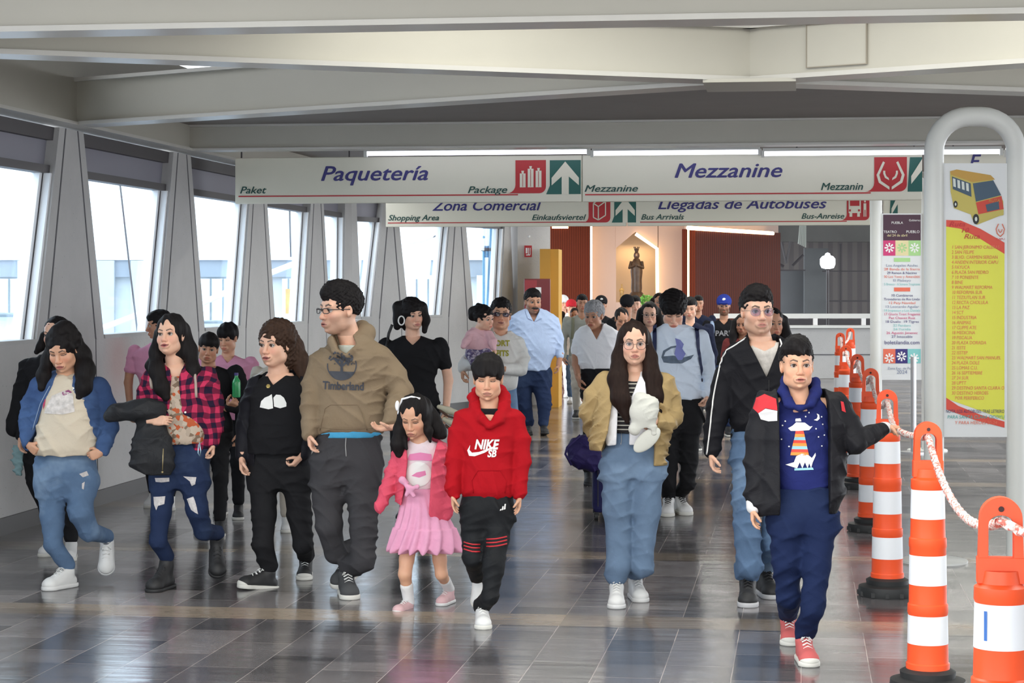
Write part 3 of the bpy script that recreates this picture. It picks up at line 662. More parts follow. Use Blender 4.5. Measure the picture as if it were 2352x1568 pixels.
# picture of a small bus on the poster
q = MB()
def pg(pts, mi, y=-.016): fan(q, [(U(a), Z(b)) for a, b in pts], y, mi)
pg([(2181, 393), (2196, 389), (2274, 402), (2282, 420), (2303, 462), (2304, 492), (2243, 516), (2236, 512), (2228, 492), (2190, 478), (2182, 440)], 0)
pg([(2181, 393), (2196, 389), (2274, 402), (2284, 412), (2232, 418), (2183, 401)], 1, -.018)
pg([(2185, 405), (2228, 421), (2230, 452), (2187, 434)], 2, -.018)
pg([(2233, 421), (2280, 414), (2298, 448), (2240, 463)], 2, -.018)
pg([(2240, 465), (2299, 450), (2304, 480), (2246, 492)], 3, -.018)
pg([(2262, 470), (2292, 462), (2294, 480), (2266, 486)], 2, -.020)
pg([(2246, 494), (2304, 484), (2303, 494), (2246, 505)], 0, -.020)
for cx_, cy_, r_ in ((2240, 503, 12), (2193, 469, 8)):
    pg([(cx_ + r_ * .6 * math.cos(k * math.pi / 6), cy_ + r_ * math.sin(k * math.pi / 6)) for k in range(12)], 4, -.021)
    pg([(cx_ + r_ * .25 * math.cos(k * math.pi / 4), cy_ + r_ * .45 * math.sin(k * math.pi / 4)) for k in range(8)], 5, -.023)
for k in range(4): pg([(2187 + 10 * k, 409 + 3.5 * k), (2193 + 10 * k, 411 + 3.5 * k), (2194 + 10 * k, 430 + 3.2 * k), (2188 + 10 * k, 428 + 3.2 * k)], 5, -.020)
put(q, text_mesh('RUTA', .028, .1), (U(2282), -.022, Z(464)), (1, 0, 0), (0, 0, 1), mi=1)
q.build('bus_picture', [mat('bus_yellow', (.50, .42, .10), .5), mat('bus_ochre', (.48, .28, .05), .5), mat('bus_glass', (.03, .07, .12), .4), mat('bus_red', (.55, .05, .03), .5), mat('bus_tyre', (.02, .02, .02), .6), mat('bus_pale', (.6, .65, .62), .5)], pn)

rt, pn, hw, zb, zt = stand('theatre_stand', 2012, 2130, 21.8, 0, 395, 490, 872, 'white tube stand with the theatre programme poster, behind the route stand')
def U(px): return (px - 2071) / FPX * 21.8
def Z(py): return CH - (py - HY) / FPX * 21.8
plum = mat('poster_plum', (.045, .008, .03), .5)
cols = [mat('poster_%s' % n, c, .5) for n, c in (('magenta', (.55, .03, .16)), ('lime', (.35, .60, .25)), ('cream', (.70, .62, .35)), ('coral', (.70, .14, .08)), ('indigo', (.03, .02, .16)), ('aqua', (.20, .52, .52)), ('slate', (.20, .24, .36)), ('paper', (.8, .8, .8)))]
q = MB()
def rc(x0, x1, y0, y1, mi, y=-.016): q.add([(U(x0), y, Z(y1)), (U(x1), y, Z(y1)), (U(x1), y, Z(y0)), (U(x0), y, Z(y0))], [(0, 1, 2, 3)], mi)
def block(*a):
    global q
    q = MB(); rc(*a); q.build('printed_block', cols + [plum], pn)
for a in ((2028, 2114, 493, 552, 8), (2028, 2056, 552, 587, 0), (2056, 2086, 552, 587, 2), (2086, 2114, 552, 587, 1), (2028, 2056, 801, 834, 3), (2056, 2084, 801, 834, 4), (2084, 2114, 801, 834, 5)): block(*a)
for cx_, cy_, mi in ((2042, 569, 7), (2071, 569, 1), (2100, 569, 7), (2070, 818, 7), (2042, 822, 7), (2099, 822, 7)):
    q = MB()
    for k in range(8):
        a = k * math.pi / 4; c_, s_ = math.cos(a), math.sin(a)
        q.add([(U(cx_ + c_ * 3 - s_ * 1.2), -.018, Z(cy_ + s_ * 3 + c_ * 1.2)), (U(cx_ + c_ * 11 - s_ * 2), -.018, Z(cy_ + s_ * 11 + c_ * 2)), (U(cx_ + c_ * 11 + s_ * 2), -.018, Z(cy_ + s_ * 11 - c_ * 2)), (U(cx_ + c_ * 3 + s_ * 1.2), -.018, Z(cy_ + s_ * 3 - c_ * 1.2))], [(0, 1, 2, 3)], mi)
    q.build('flower_print', cols + [plum], pn)
block(2053, 2090, 592, 601, 1); block(2053, 2090, 660, 669, 3)
T_ = [('TEATRO', 2044, 535, 30, 7, .001), ('PUEBLO', 2096, 535, 30, 7, .001), ('PUEBLA', 2060, 514, 26, 7, .001), ('Gobierno', 2100, 508, 26, 7, .0003), ('del 24 de abril', 2060, 543, 46, 2, .0004)]
for s, px, py, w, mi, bd in T_:
    q = MB(); v, f = text_mesh(s, 1); xs = [p[0] for p in v]; sc = w / FPX * 21.8 / (max(xs) - min(xs)); q.add([(U(px) + p[0] * sc, -.019, Z(py) + p[2] * sc) for p in v], f, mi); q.build('lettering', cols + [plum], pn)
L_ = ['Los Angeles Azules', '28 Banda de la Sierra', '29 Ramon & Nacimo', '30 Los Yonic y Amandititi', 'El Plebeyo', '5 Bronco - 6 Sonora Tropicana', '', '', '10 Cumbieros', 'Trovadores de Rio Lindo', '12 Paty Navidad', '13 Leonardo Aguilar', '14 Inspector y Los Daniels', '17 Gloria Trevi Fragante', 'Paz Chavez Ruiz', '18 Duelo  19 Tigres', '22 Pandora', '24 Yuridia', '26 Agustin Jimenez', '27 Intocable']
cc = [6, 3, 4, 3, 6, 5, 6, 6, 4, 4, 3, 6, 5, 0, 0, 4, 5, 5, 0, 4]
for k, s in enumerate(L_):
    if not s: continue
    q = MB(); v, f = text_mesh(s, 1); xs = [p[0] for p in v]; w = min(82, 4.0 * len(s)); sc = w / FPX * 21.8 / (max(xs) - min(xs)); hz_ = 8.2 / FPX * 21.8
    q.add([(U(2071) + p[0] * sc, -.019, Z(612 + 8.6 * k) + p[2] * hz_) for p in v], f, cc[k]); q.build('lettering', cols + [plum], pn)
for s, py, w in (('boletilandia.com', 790, 80), ('Zona Exp. de Puebla', 848, 66), ('2024', 858, 24)):
    q = MB(); v, f = text_mesh(s, 1); xs = [p[0] for p in v]; sc = w / FPX * 21.8 / (max(xs) - min(xs)); q.add([(U(2071) + p[0] * sc, -.019, Z(py) + p[2] * sc) for p in v], f, 4 if py < 800 else 6); q.build('lettering', cols + [plum], pn)
q = MB(); a = wf(2098, 1040); q.tube([(a.x, a.y, 0), (a.x, a.y, 1.0)], .03, 12); q.lathe([(.14, 0), (.14, .015)], (a.x, a.y, 0), 20)
tag(q.build('steel_post', mat('brushed_steel', (.45, .46, .48), .3, metal=.6), smooth=True), 'slim grey post standing behind the stands on the right', 'post')

# ================================================================ tubular traffic posts and rope
def delineator(x, y):
    root = empty('traffic_post', (x, y, 0), random.uniform(-.25, .25))
    q = MB(); q.lathe([(.158, 0), (.162, .02), (.158, .055), (.115, .065), (.118, .09), (.10, .10), (.085, .105)], (0, 0, 0), 36)
    for k in range(12):
        a = k * math.pi / 6; q.box(.157 * math.cos(a) - .01, .157 * math.cos(a) + .01, .157 * math.sin(a) - .01, .157 * math.sin(a) + .01, .005, .03)
    q.build('rubber_base', M['black'], root, smooth=True)
    secs = [(.10, .32, .092, .082), (.32, .585, .083, .075), (.585, .80, .076, .070)]
    prof = [(.092, .10), (.092, .125), (.087, .13), (.083, .335), (.086, .34), (.085, .375), (.080, .38), (.077, .615), (.080, .62), (.079, .655), (.074, .66), (.069, .865), (.072, .87), (.071, .905), (.056, .915), (.05, .95)]
    q = MB(); q.lathe(prof, (0, 0, 0), 36); q.build('orange_tube', M['orange'], root, smooth=True)
    for z0, z1, r0, r1 in ((.21, .33, .0862, .0838), (.46, .585, .0798, .078), (.74, .862, .0733, .0703)):
        q = MB(); q.lathe([(r0 - .004, z0 - .001), (r0, z0), (r1, z1), (r1 - .004, z1 + .001)], (0, 0, 0), 36, cap=False); q.build('white_band', M['band'], root, smooth=True)
    # flat handle loop with an opening
    q = MB(); out = []; inn = []
    for k in range(17):
        a = math.pi * k / 16; out.append((.057 * math.cos(a), 1.093 + .057 * math.sin(a)))
    out = [(.062, .93)] + out + [(-.062, .93)]
    for k in range(13):
        a = math.pi * k / 12; inn.append((.034 * math.cos(a), 1.075 + .026 * math.sin(a)))
    inn = [(.034, .93)] + inn + [(-.034, .93)]
    th = .022
    # build ring as strips matched by angle
    n = 40
    def samp(poly, t):
        L = [0]
        for i in range(len(poly) - 1): L.append(L[-1] + math.dist(poly[i], poly[i + 1]))
        d = t * L[-1]
        for i in range(len(poly) - 1):
            if d <= L[i + 1] or i == len(poly) - 2:
                u = (d - L[i]) / max(1e-9, L[i + 1] - L[i]); return (poly[i][0] + (poly[i + 1][0] - poly[i][0]) * u, poly[i][1] + (poly[i + 1][1] - poly[i][1]) * u)
    vs = []; fs = []
    for i in range(n + 1):
        o_ = samp(out, i / n); n_ = samp(inn, i / n)
        vs += [(o_[0], -th, o_[1]), (n_[0], -th, n_[1]), (n_[0], th, n_[1]), (o_[0], th, o_[1])]
    for i in range(n):
        for k in range(4): fs.append((i * 4 + k, i * 4 + (k + 1) % 4, (i + 1) * 4 + (k + 1) % 4, (i + 1) * 4 + k))
    q.add(vs, fs); q.box(-.0635, .0635, -th - .0015, th + .0015, .915, .985)
    q.tube([(0, -.024, 1.118), (0, -.026, 1.118)], .008, 10, 1)
    q.build('handle_loop', [M['orange'], mat('dark_hole', (.05, .02, .02), .8)], root, smooth=True, bevel=.004)
    return root
posts = []
ordn = ['nearest', 'second nearest', 'third nearest', 'fourth nearest', 'fifth nearest', 'sixth nearest', 'seventh nearest', 'farthest']
for k, (px, s) in enumerate(((2298, 842), (2131, 540), (2038, 411), (2000, 325), (1969, 268), (1943, 233), (1930, 182), (1953, 163))):
    p = wp(px, 660, FPX / s); p.z = 0
    if k == 0: o = delineator(p.x, p.y)
    else:
        o = posts[0].copy(); COL.objects.link(o); o.location = p; o.rotation_euler = (0, 0, random.uniform(-.2, .2))
        for ch in posts[0].children: c = ch.copy(); COL.objects.link(c); c.parent = o
    extra = ('with a blue sticker', 'beside the route stand', 'by the boy\'s hand', '', '', '', '', '')[k]
    tag(o, 'orange and white traffic post, %s of the roped row%s' % (ordn[k], ', ' + extra if extra else ''), 'traffic post', 'roped traffic posts on the right'); posts.append(o)
stk = MB(); a0 = math.radians(-90 - 38)
for i in range(6):
    for j in range(2): pass
vs = []
for i in range(7):
    a = a0 + (i / 6 - .5) * .13
    for z in (.765, .845): vs.append((.0735 * math.cos(a), .0735 * math.sin(a), z))
stk.add(vs, [(2 * i, 2 * i + 2, 2 * i + 3, 2 * i + 1) for i in range(6)]); posts[0].rotation_euler = (0, 0, 0)
stk.build('blue_sticker', mat('blue_sticker', (.02, .12, .42), .4), posts[0])
def rope_mat():
    m, nt, b = nodes_of('red_white_rope'); L = nt.links.new
    tc = N(nt, 'ShaderNodeTexCoord'); w = N(nt, 'ShaderNodeTexNoise', Scale=55.0, Detail=2.0); L(tc.outputs['Object'], w.inputs['Vector'])
    mr = N(nt, 'ShaderNodeMapRange'); mr.inputs['From Min'].default_value = .48; mr.inputs['From Max'].default_value = .58; L(w.outputs['Fac'], mr.inputs['Value'])
    mx = N(nt, 'ShaderNodeMix', data_type='RGBA'); L(mr.outputs[0], mx.inputs[0]); mx.inputs[6].default_value = (.72, .66, .62, 1); mx.inputs[7].default_value = (.60, .16, .12, 1)
    L(mx.outputs[2], b.inputs['Base Color']); b.inputs['Roughness'].default_value = .8; return m
ROPE_HAND = wp(2056, 986, 9.75)
def sag(a, b, s, n=14):
    return [a.lerp(b, i / n) - Vector((0, 0, s * 4 * (i / n) * (1 - i / n))) for i in range(n + 1)]
tops = [p.location + Vector((0, -.03, 1.085)) for p in posts]
path = sag(tops[0] + Vector((.75, -1.3, -.22)), tops[0], .02, 8)[:-1] + sag(tops[0], tops[1], .13, 16)[:-1] + sag(tops[1], ROPE_HAND, .01, 8)[:-1] + sag(ROPE_HAND, tops[2], .02, 8)[:-1]
for k in range(2, 7): path += sag(tops[k], tops[k + 1], .10, 10)[:-1]
path.append(tops[7])
q = MB()
for st_ in range(3):  # three laid strands
    pts = []
    L_ = 0
    fine = []
    for i in range(len(path) - 1):
        for j in range(5): fine.append(path[i].lerp(path[i + 1], j / 5))
    fine.append(path[-1])
    for i, p in enumerate(fine):
        if i: L_ += (fine[i] - fine[i - 1]).length
        t_ = (fine[min(i + 1, len(fine) - 1)] - fine[max(i - 1, 0)]).normalized(); s_ = t_.cross(Vector((0, 0, 1))).normalized(); u_ = s_.cross(t_)
        a = L_ * 38 + st_ * 2.094; pts.append(p + (s_ * math.cos(a) + u_ * math.sin(a)) * .0075)
    q.tube(pts, .0085, 7)
tag(q.build('rope', rope_mat(), smooth='full'), 'red and white twisted rope strung through the orange traffic posts', 'rope')
# ================================================================ figure library: volumes meshed with surface nets
f4 = np.float32
def smin(a, b, k):
    if k <= 0: return np.minimum(a, b)
    h = np.maximum(k - np.abs(a - b), 0) / k
    return np.minimum(a, b) - h * h * (k * .25)
class Vox:
    def __init__(s, lo, hi, res):
        s.lo = np.array(lo, f4); s.res = res
        n = [max(6, int(math.ceil((hi[i] - lo[i]) / res)) + 1) for i in range(3)]
        s.x, s.y, s.z = [(lo[i] + res * np.arange(n[i])).astype(f4) for i in range(3)]
        s.V = np.full(n, 1.0, f4)
    def sub(s, lo, hi):
        sl = []
        for i, ax in enumerate((s.x, s.y, s.z)):
            a = int(np.searchsorted(ax, lo[i])); b = int(np.searchsorted(ax, hi[i])); sl.append(slice(a, b))
        if any(q.stop <= q.start for q in sl): return None
        return tuple(sl), s.x[sl[0]][:, None, None], s.y[sl[1]][None, :, None], s.z[sl[2]][None, None, :]
    def put(s, sl, d, k, op):
        v = s.V[sl]
        s.V[sl] = smin(v, d, k) if op == 'u' else -smin(-v, d, k)
    def cap(s, a, b, ra, rb, k=.02, sy=1.0, op='u'):
        a = np.array(a, f4); b = np.array(b, f4); m = max(ra, rb) + k + 3 * s.res; my = max(ra, rb) * sy + k + 3 * s.res
        mm = np.array((m, my, m)); g = s.sub(np.minimum(a, b) - mm, np.maximum(a, b) + mm)
        if g is None: return
        sl, x, y, z = g; d = b - a; L = float(d @ d) + 1e-9
        px, py, pz = x - a[0], y - a[1], z - a[2]
        t = np.clip((px * d[0] + py * d[1] + pz * d[2]) / L, 0, 1)
        r = np.sqrt((px - t * d[0]) ** 2 + ((py - t * d[1]) / sy) ** 2 + (pz - t * d[2]) ** 2) - (ra + (rb - ra) * t)
        s.put(sl, r, k, op)
    def ell(s, c, r, k=.01, R=None, op='u'):
        c = np.array(c, f4); r = np.array(r, f4); m = float(max(r)) + k + 3 * s.res
        mm = (r + k + 3 * s.res) if R is None else m
        g = s.sub(c - mm, c + mm)
        if g is None: return
        sl, x, y, z = g; px, py, pz = x - c[0], y - c[1], z - c[2]
        if R is not None:
            px, py, pz = [px * R[0][i] + py * R[1][i] + pz * R[2][i] for i in range(3)]
        k0 = np.sqrt((px / r[0]) ** 2 + (py / r[1]) ** 2 + (pz / r[2]) ** 2)
        k1 = np.sqrt((px / r[0] ** 2) ** 2 + (py / r[1] ** 2) ** 2 + (pz / r[2] ** 2) ** 2) + 1e-6
        s.put(sl, k0 * (k0 - 1) / k1, k, op)
    def rows(s, rows, k=.03, p=2.4):
        """rows: (z, x0, x1, halfdepth, ycentre) from top to bottom"""
        R = np.array(sorted(rows), f4); z = s.z
        def it(col):
            zz = R[:, 0]; v = R[:, col]; i = np.clip(np.searchsorted(zz, z) - 1, 0, len(zz) - 2)
            t = np.clip((z - zz[i]) / (zz[i + 1] - zz[i] + 1e-9), 0, 1)
            sl = np.gradient(v, zz); h = zz[i + 1] - zz[i]
            a, b = v[i], v[i + 1]; m0 = sl[i] * h * .7; m1 = sl[i + 1] * h * .7
            return (2 * t ** 3 - 3 * t ** 2 + 1) * a + (t ** 3 - 2 * t ** 2 + t) * m0 + (-2 * t ** 3 + 3 * t ** 2) * b + (t ** 3 - t ** 2) * m1
        x0, x1, dd, yc = it(1), it(2), np.maximum(it(3), .01), it(4)
        w = np.maximum((x1 - x0) / 2, .01); cx = (x0 + x1) / 2
        X = np.abs((s.x[:, None, None] - cx) / w); Y = np.abs((s.y[None, :, None] - yc) / dd)
        q = (X ** p + Y ** p) ** (1 / p); d = (q - 1) * np.minimum(w, dd)
        d = np.maximum(d, np.maximum(z - R[-1, 0], R[0, 0] - z)[None, None, :])
        s.V = smin(s.V, d.astype(f4), k)
    def poly(s, pts, y0, y1, k=.0, op='s', grow=0.0):
        """cut (or keep) an x/z outline over the depth range y0..y1"""
        P_ = np.array(pts, f4); X = s.x[:, None]; Z = s.z[None, :]; n = len(P_)
        dm = np.full((len(s.x), len(s.z)), 1e9, f4); ins = np.zeros(dm.shape, bool)
        for i in range(n):
            a, b = P_[i], P_[(i + 1) % n]; e = b - a; L = float(e @ e) + 1e-9
            t = np.clip(((X - a[0]) * e[0] + (Z - a[1]) * e[1]) / L, 0, 1)
            dm = np.minimum(dm, (X - a[0] - t * e[0]) ** 2 + (Z - a[1] - t * e[1]) ** 2)
            c = ((a[1] > Z) != (b[1] > Z)) & (X < (b[0] - a[0]) * (Z - a[1]) / (b[1] - a[1] + 1e-9) + a[0]); ins ^= c
        sd = np.where(ins, -np.sqrt(dm), np.sqrt(dm)) - grow
        sdy = np.maximum(y0 - s.y, s.y - y1)
        d = np.maximum(sd[:, None, :], sdy[None, :, None])
        s.V = -smin(-s.V, d, k) if op == 's' else smin(s.V, d, k)
    def halfz(s, z, above=True):   # remove everything above / below z
        d = (s.z - z) if above else (z - s.z); s.V = np.maximum(s.V, d[None, None, :])
    def folds(s, amp, seed=0, wl=.09, zs=1.0, mask=None):
        if amp <= 0: return
        r = np.random.RandomState(seed); x, y, z = s.x[:, None, None], s.y[None, :, None], s.z[None, None, :]
        q = 2 * math.pi / (wl * .8)
        wx = .9 * np.sin(7 * z + 5 * y + r.rand() * 6) + .8 * np.sin(11 * x - 6 * z + 4 * y + r.rand() * 6); acc = 0
        for i in range(4):
            a = (.55, -.6, .95, -.15)[i] + r.uniform(-.25, .25); ph = r.rand() * 6
            arg = q * (.55 + .18 * i) * .5 * (x * math.sin(a) + z * math.cos(a) * zs + y * .3) + wx + ph
            m = np.clip(1.5 * np.sin(8 * x * (1 + .35 * i) + 7.5 * z + 6 * y + r.rand() * 6) - .1, 0, 1)
            acc = acc - (1 - np.abs(np.sin(arg))) ** 2 * m
        acc = acc * .8 + .22 * np.sin(14 * x + 9 * z + ph) * np.sin(12 * z - 7 * x)
        if mask is not None: acc = acc * mask(x, y, z)
        s.V = s.V + (1.15 * amp * (acc + .25)).astype(f4)
    def strands(s, amp, freq=260, seed=0, curl=0.0, tw=0.0):
        r = np.random.RandomState(seed); x, y, z = s.x[:, None, None], s.y[None, :, None], s.z[None, None, :]
        if curl:
            n = np.sin(curl * x + 2 * np.sin(curl * .6 * z + 1.3) + r.rand() * 6) * np.sin(curl * z + 2 * np.sin(curl * .7 * y) + r.rand() * 6) + .6 * np.sin(curl * 1.9 * y + curl * 1.3 * x) * np.sin(curl * 2.1 * z) - .9
        else:
            n = np.sin(freq * x + 30 * np.sin(3 * z) * .2 + tw * z * 20 + r.rand() * 6) * .6 + np.sin(freq * .43 * (x + y) + 2.2 * np.sin(9 * z) + r.rand() * 6) - .9
        s.V = s.V + (amp * n).astype(f4)
    def front(s, X, Z):
        """front surface depth (towards -y) at points x,z"""
        i = np.clip(((X - s.x[0]) / s.res).astype(int), 0, len(s.x) - 2); k = np.clip(((Z - s.z[0]) / s.res).astype(int), 0, len(s.z) - 2)
        fx = np.clip((X - s.x[i]) / s.res, 0, 1)[:, None]; fz = np.clip((Z - s.z[k]) / s.res, 0, 1)[:, None]
        c = s.V[i, :, k] * (1 - fx) * (1 - fz) + s.V[i + 1, :, k] * fx * (1 - fz) + s.V[i, :, k + 1] * (1 - fx) * fz + s.V[i + 1, :, k + 1] * fx * fz
        neg = c < 0; j = np.argmax(neg, axis=1); j = np.where(neg.any(1), np.maximum(j, 1), 1)
        a = c[np.arange(len(j)), j - 1]; b = c[np.arange(len(j)), j]; t = a / (a - b + 1e-9)
        y = s.y[j - 1] + np.clip(t, 0, 1) * s.res
        bad = ~neg.any(1)
        if bad.any() and (~bad).any(): y = np.where(bad, np.median(y[~bad]), y)
        return y
    def mesh(s):
        V = np.pad(s.V, 1, constant_values=1.0); ins = V < 0
        n = V.shape
        acc = np.zeros((n[0] - 1, n[1] - 1, n[2] - 1, 3), f4); cnt = np.zeros(acc.shape[:3], f4)
        c0 = ins[:-1, :-1, :-1].astype(np.int8); tot = np.zeros_like(c0)
        for dx in (0, 1):
            for dy in (0, 1):
                for dz in (0, 1): tot += ins[dx:n[0] - 1 + dx, dy:n[1] - 1 + dy, dz:n[2] - 1 + dz]
        I, J_, K = np.nonzero((tot > 0) & (tot < 8))
        if len(I) == 0: return np.zeros((0, 3)), []
        pos = np.zeros((len(I), 3), f4); ct_ = np.zeros(len(I), f4)
        cor = [(0, 0, 0), (1, 0, 0), (0, 1, 0), (1, 1, 0), (0, 0, 1), (1, 0, 1), (0, 1, 1), (1, 1, 1)]
        vals = [V[I + c[0], J_ + c[1], K + c[2]] for c in cor]
        for a, b in ((0, 1), (2, 3), (4, 5), (6, 7), (0, 2), (1, 3), (4, 6), (5, 7), (0, 4), (1, 5), (2, 6), (3, 7)):
            va, vb = vals[a], vals[b]; m = (va < 0) != (vb < 0); t = np.where(m, va / (va - vb + 1e-12), 0)
            for ax in range(3):
                pos[:, ax] += np.where(m, cor[a][ax] + t * (cor[b][ax] - cor[a][ax]), 0)
            ct_ += m
        pos /= ct_[:, None]
        pos = (np.stack([I, J_, K], 1) - 1 + pos) * s.res + s.lo
        idx = np.full(acc.shape[:3], -1, np.int32); idx[I, J_, K] = np.arange(len(I)); F_ = []
        for ax in range(3):
            a = [slice(1, -1)] * 3; a[ax] = slice(0, n[ax] - 1); b = list(a); b[ax] = slice(1, n[ax])
            A, B = ins[tuple(a)], ins[tuple(b)]
            for flip, mk in ((0, A & ~B), (1, B & ~A)):
                g = np.array(np.nonzero(mk)); 
                if g.shape[1] == 0: continue
                off = np.ones(3, int); off[ax] = 0; g = g + off[:, None]
                u, v = [(1, 2), (2, 0), (0, 1)][ax]
                def at(du, dv):
                    h = g.copy(); h[u] -= du; h[v] -= dv; return idx[h[0], h[1], h[2]]
                qd = np.stack([at(1, 1), at(0, 1), at(0, 0), at(1, 0)], 1)
                F_.append(qd if not flip else qd[:, ::-1])
        F_ = np.concatenate(F_); F_ = F_[(F_ >= 0).all(1)]
        return pos, F_
def rotm(yaw=0, pitch=0, roll=0):
    y, p, r = [math.radians(a) for a in (yaw, pitch, roll)]
    return np.array(Matrix.Rotation(y, 3, 'Z') @ Matrix.Rotation(p, 3, 'X') @ Matrix.Rotation(r, 3, 'Y'), f4)

def fast_mesh(name, pos, faces, m, parent=None, colr=None):
    me = bpy.data.meshes.new(name)
    faces = np.asarray(faces, np.int32); nv = len(pos); nf = len(faces)
    me.vertices.add(nv); me.vertices.foreach_set('co', np.asarray(pos, f4).ravel())
    me.loops.add(nf * 4); me.loops.foreach_set('vertex_index', faces.ravel())
    me.polygons.add(nf); me.polygons.foreach_set('loop_start', np.arange(0, nf * 4, 4, dtype=np.int32))
    me.polygons.foreach_set('use_smooth', np.ones(nf, bool)); me.update(calc_edges=True); me.validate()
    me.materials.append(m)
    if colr is not None:
        at = me.color_attributes.new('Col', 'FLOAT_COLOR', 'POINT'); c = np.ones((nv, 4), f4); c[:, :3] = colr; at.data.foreach_set('color', c.ravel())
    o = bpy.data.objects.new(name, me); COL.objects.link(o)
    if parent: o.parent = parent
    return o

# ---- cloth, skin and hair materials
def mat_cloth(name, col, rough=.85, var=.10, weave=.25, wr=.5, sheen=.0, vs=7, wear=None, wearf=(.52, .68)):
    if name in MATS: return MATS[name]
    m, nt, b = nodes_of(name); L = nt.links.new; col = srgb(col)
    tc = N(nt, 'ShaderNodeTexCoord')
    n1 = N(nt, 'ShaderNodeTexNoise', Scale=vs, Detail=5.0, Roughness=.62); L(tc.outputs['Object'], n1.inputs['Vector'])
    mx = N(nt, 'ShaderNodeMix', data_type='RGBA'); L(n1.outputs['Fac'], mx.inputs[0])
    mx.inputs[6].default_value = (*[c * (1 - var * 1.5) for c in col], 1); mx.inputs[7].default_value = (*[min(1, c * (1 + var * 1.5)) for c in col], 1)
    out = mx.outputs[2]
    if wear:
        n3 = N(nt, 'ShaderNodeTexNoise', Scale=3.2, Detail=4.0); L(tc.outputs['Object'], n3.inputs['Vector'])
        mr = N(nt, 'ShaderNodeMapRange'); mr.inputs['From Min'].default_value = wearf[0]; mr.inputs['From Max'].default_value = wearf[1]; L(n3.outputs['Fac'], mr.inputs['Value'])
        m3 = N(nt, 'ShaderNodeMix', data_type='RGBA'); L(mr.outputs[0], m3.inputs[0]); L(out, m3.inputs[6]); m3.inputs[7].default_value = (*srgb(wear), 1); out = m3.outputs[2]
    L(out, b.inputs['Base Color']); b.inputs['Roughness'].default_value = rough; b.inputs['Specular IOR Level'].default_value = .12
    b.inputs['Sheen Weight'].default_value = sheen
    n2 = N(nt, 'ShaderNodeTexNoise', Scale=11.0, Detail=3.0, Distortion=1.2); L(tc.outputs['Object'], n2.inputs['Vector'])
    nf = N(nt, 'ShaderNodeTexNoise', Scale=240.0, Detail=1.0); L(tc.outputs['Object'], nf.inputs['Vector'])
    b1 = N(nt, 'ShaderNodeBump', Strength=wr, Distance=.012); L(n2.outputs['Fac'], b1.inputs['Height'])
    b2 = N(nt, 'ShaderNodeBump', Strength=weave, Distance=.002); L(nf.outputs['Fac'], b2.inputs['Height']); L(b1.outputs[0], b2.inputs['Normal'])
    L(b2.outputs[0], b.inputs['Normal']); MATS[name] = m; return m
def mat_plaid(name, c1, c2, c3, s=.085):
    m, nt, b = nodes_of(name); L = nt.links.new
    tc = N(nt, 'ShaderNodeTexCoord'); sp = N(nt, 'ShaderNodeSeparateXYZ')
    wv = N(nt, 'ShaderNodeTexNoise', Scale=5.0, Detail=2.0); L(tc.outputs['Object'], wv.inputs['Vector'])
    ad = N(nt, 'ShaderNodeMix', data_type='RGBA', blend_type='LINEAR_LIGHT'); ad.inputs[0].default_value = .06; L(tc.outputs['Object'], ad.inputs[6]); L(wv.outputs['Color'], ad.inputs[7])
    L(ad.outputs[2], sp.inputs[0]); outs = []
    for ax, off in (('X', 0), ('Z', .01)):
        a = N(nt, 'ShaderNodeMath', operation='PINGPONG'); a.inputs[1].default_value = s / 2
        o = N(nt, 'ShaderNodeMath', operation='ADD'); o.inputs[1].default_value = 5 + off; L(sp.outputs[ax], o.inputs[0]); L(o.outputs[0], a.inputs[0])
        g = N(nt, 'ShaderNodeMath', operation='GREATER_THAN'); g.inputs[1].default_value = s / 4; L(a.outputs[0], g.inputs[0]); outs.append(g)
    sm = N(nt, 'ShaderNodeMath', operation='ADD'); L(outs[0].outputs[0], sm.inputs[0]); L(outs[1].outputs[0], sm.inputs[1])
    hv = N(nt, 'ShaderNodeMath', operation='MULTIPLY'); hv.inputs[1].default_value = .5; L(sm.outputs[0], hv.inputs[0])
    rp = N(nt, 'ShaderNodeValToRGB'); rp.color_ramp.interpolation = 'CONSTANT'
    e = rp.color_ramp.elements; e[0].color = (*c1, 1); e[1].position = .4; e[1].color = (*c2, 1); e2 = e.new(.8); e2.color = (*c3, 1)
    L(hv.outputs[0], rp.inputs[0]); L(rp.outputs[0], b.inputs['Base Color']); b.inputs['Roughness'].default_value = .9; b.inputs['Specular IOR Level'].default_value = .2
    return m
def mat_pattern(name, cols, scale=40, rough=.85):
    """small irregular print of a few colours"""
    m, nt, b = nodes_of(name); L = nt.links.new
    tc = N(nt, 'ShaderNodeTexCoord'); v = N(nt, 'ShaderNodeTexVoronoi', Scale=scale); L(tc.outputs['Object'], v.inputs['Vector'])
    rp = N(nt, 'ShaderNodeValToRGB'); rp.color_ramp.interpolation = 'CONSTANT'; e = rp.color_ramp.elements
    e[0].color = (*cols[0], 1); e[1].position = 1 / len(cols); e[1].color = (*cols[1], 1)
    for i, c in enumerate(cols[2:]): q = e.new((i + 2) / len(cols)); q.color = (*c, 1)
    sx = N(nt, 'ShaderNodeSeparateXYZ'); L(v.outputs['Color'], sx.inputs[0]); L(sx.outputs[0], rp.inputs[0]); L(rp.outputs[0], b.inputs['Base Color'])
    b.inputs['Roughness'].default_value = rough; b.inputs['Specular IOR Level'].default_value = .2; return m
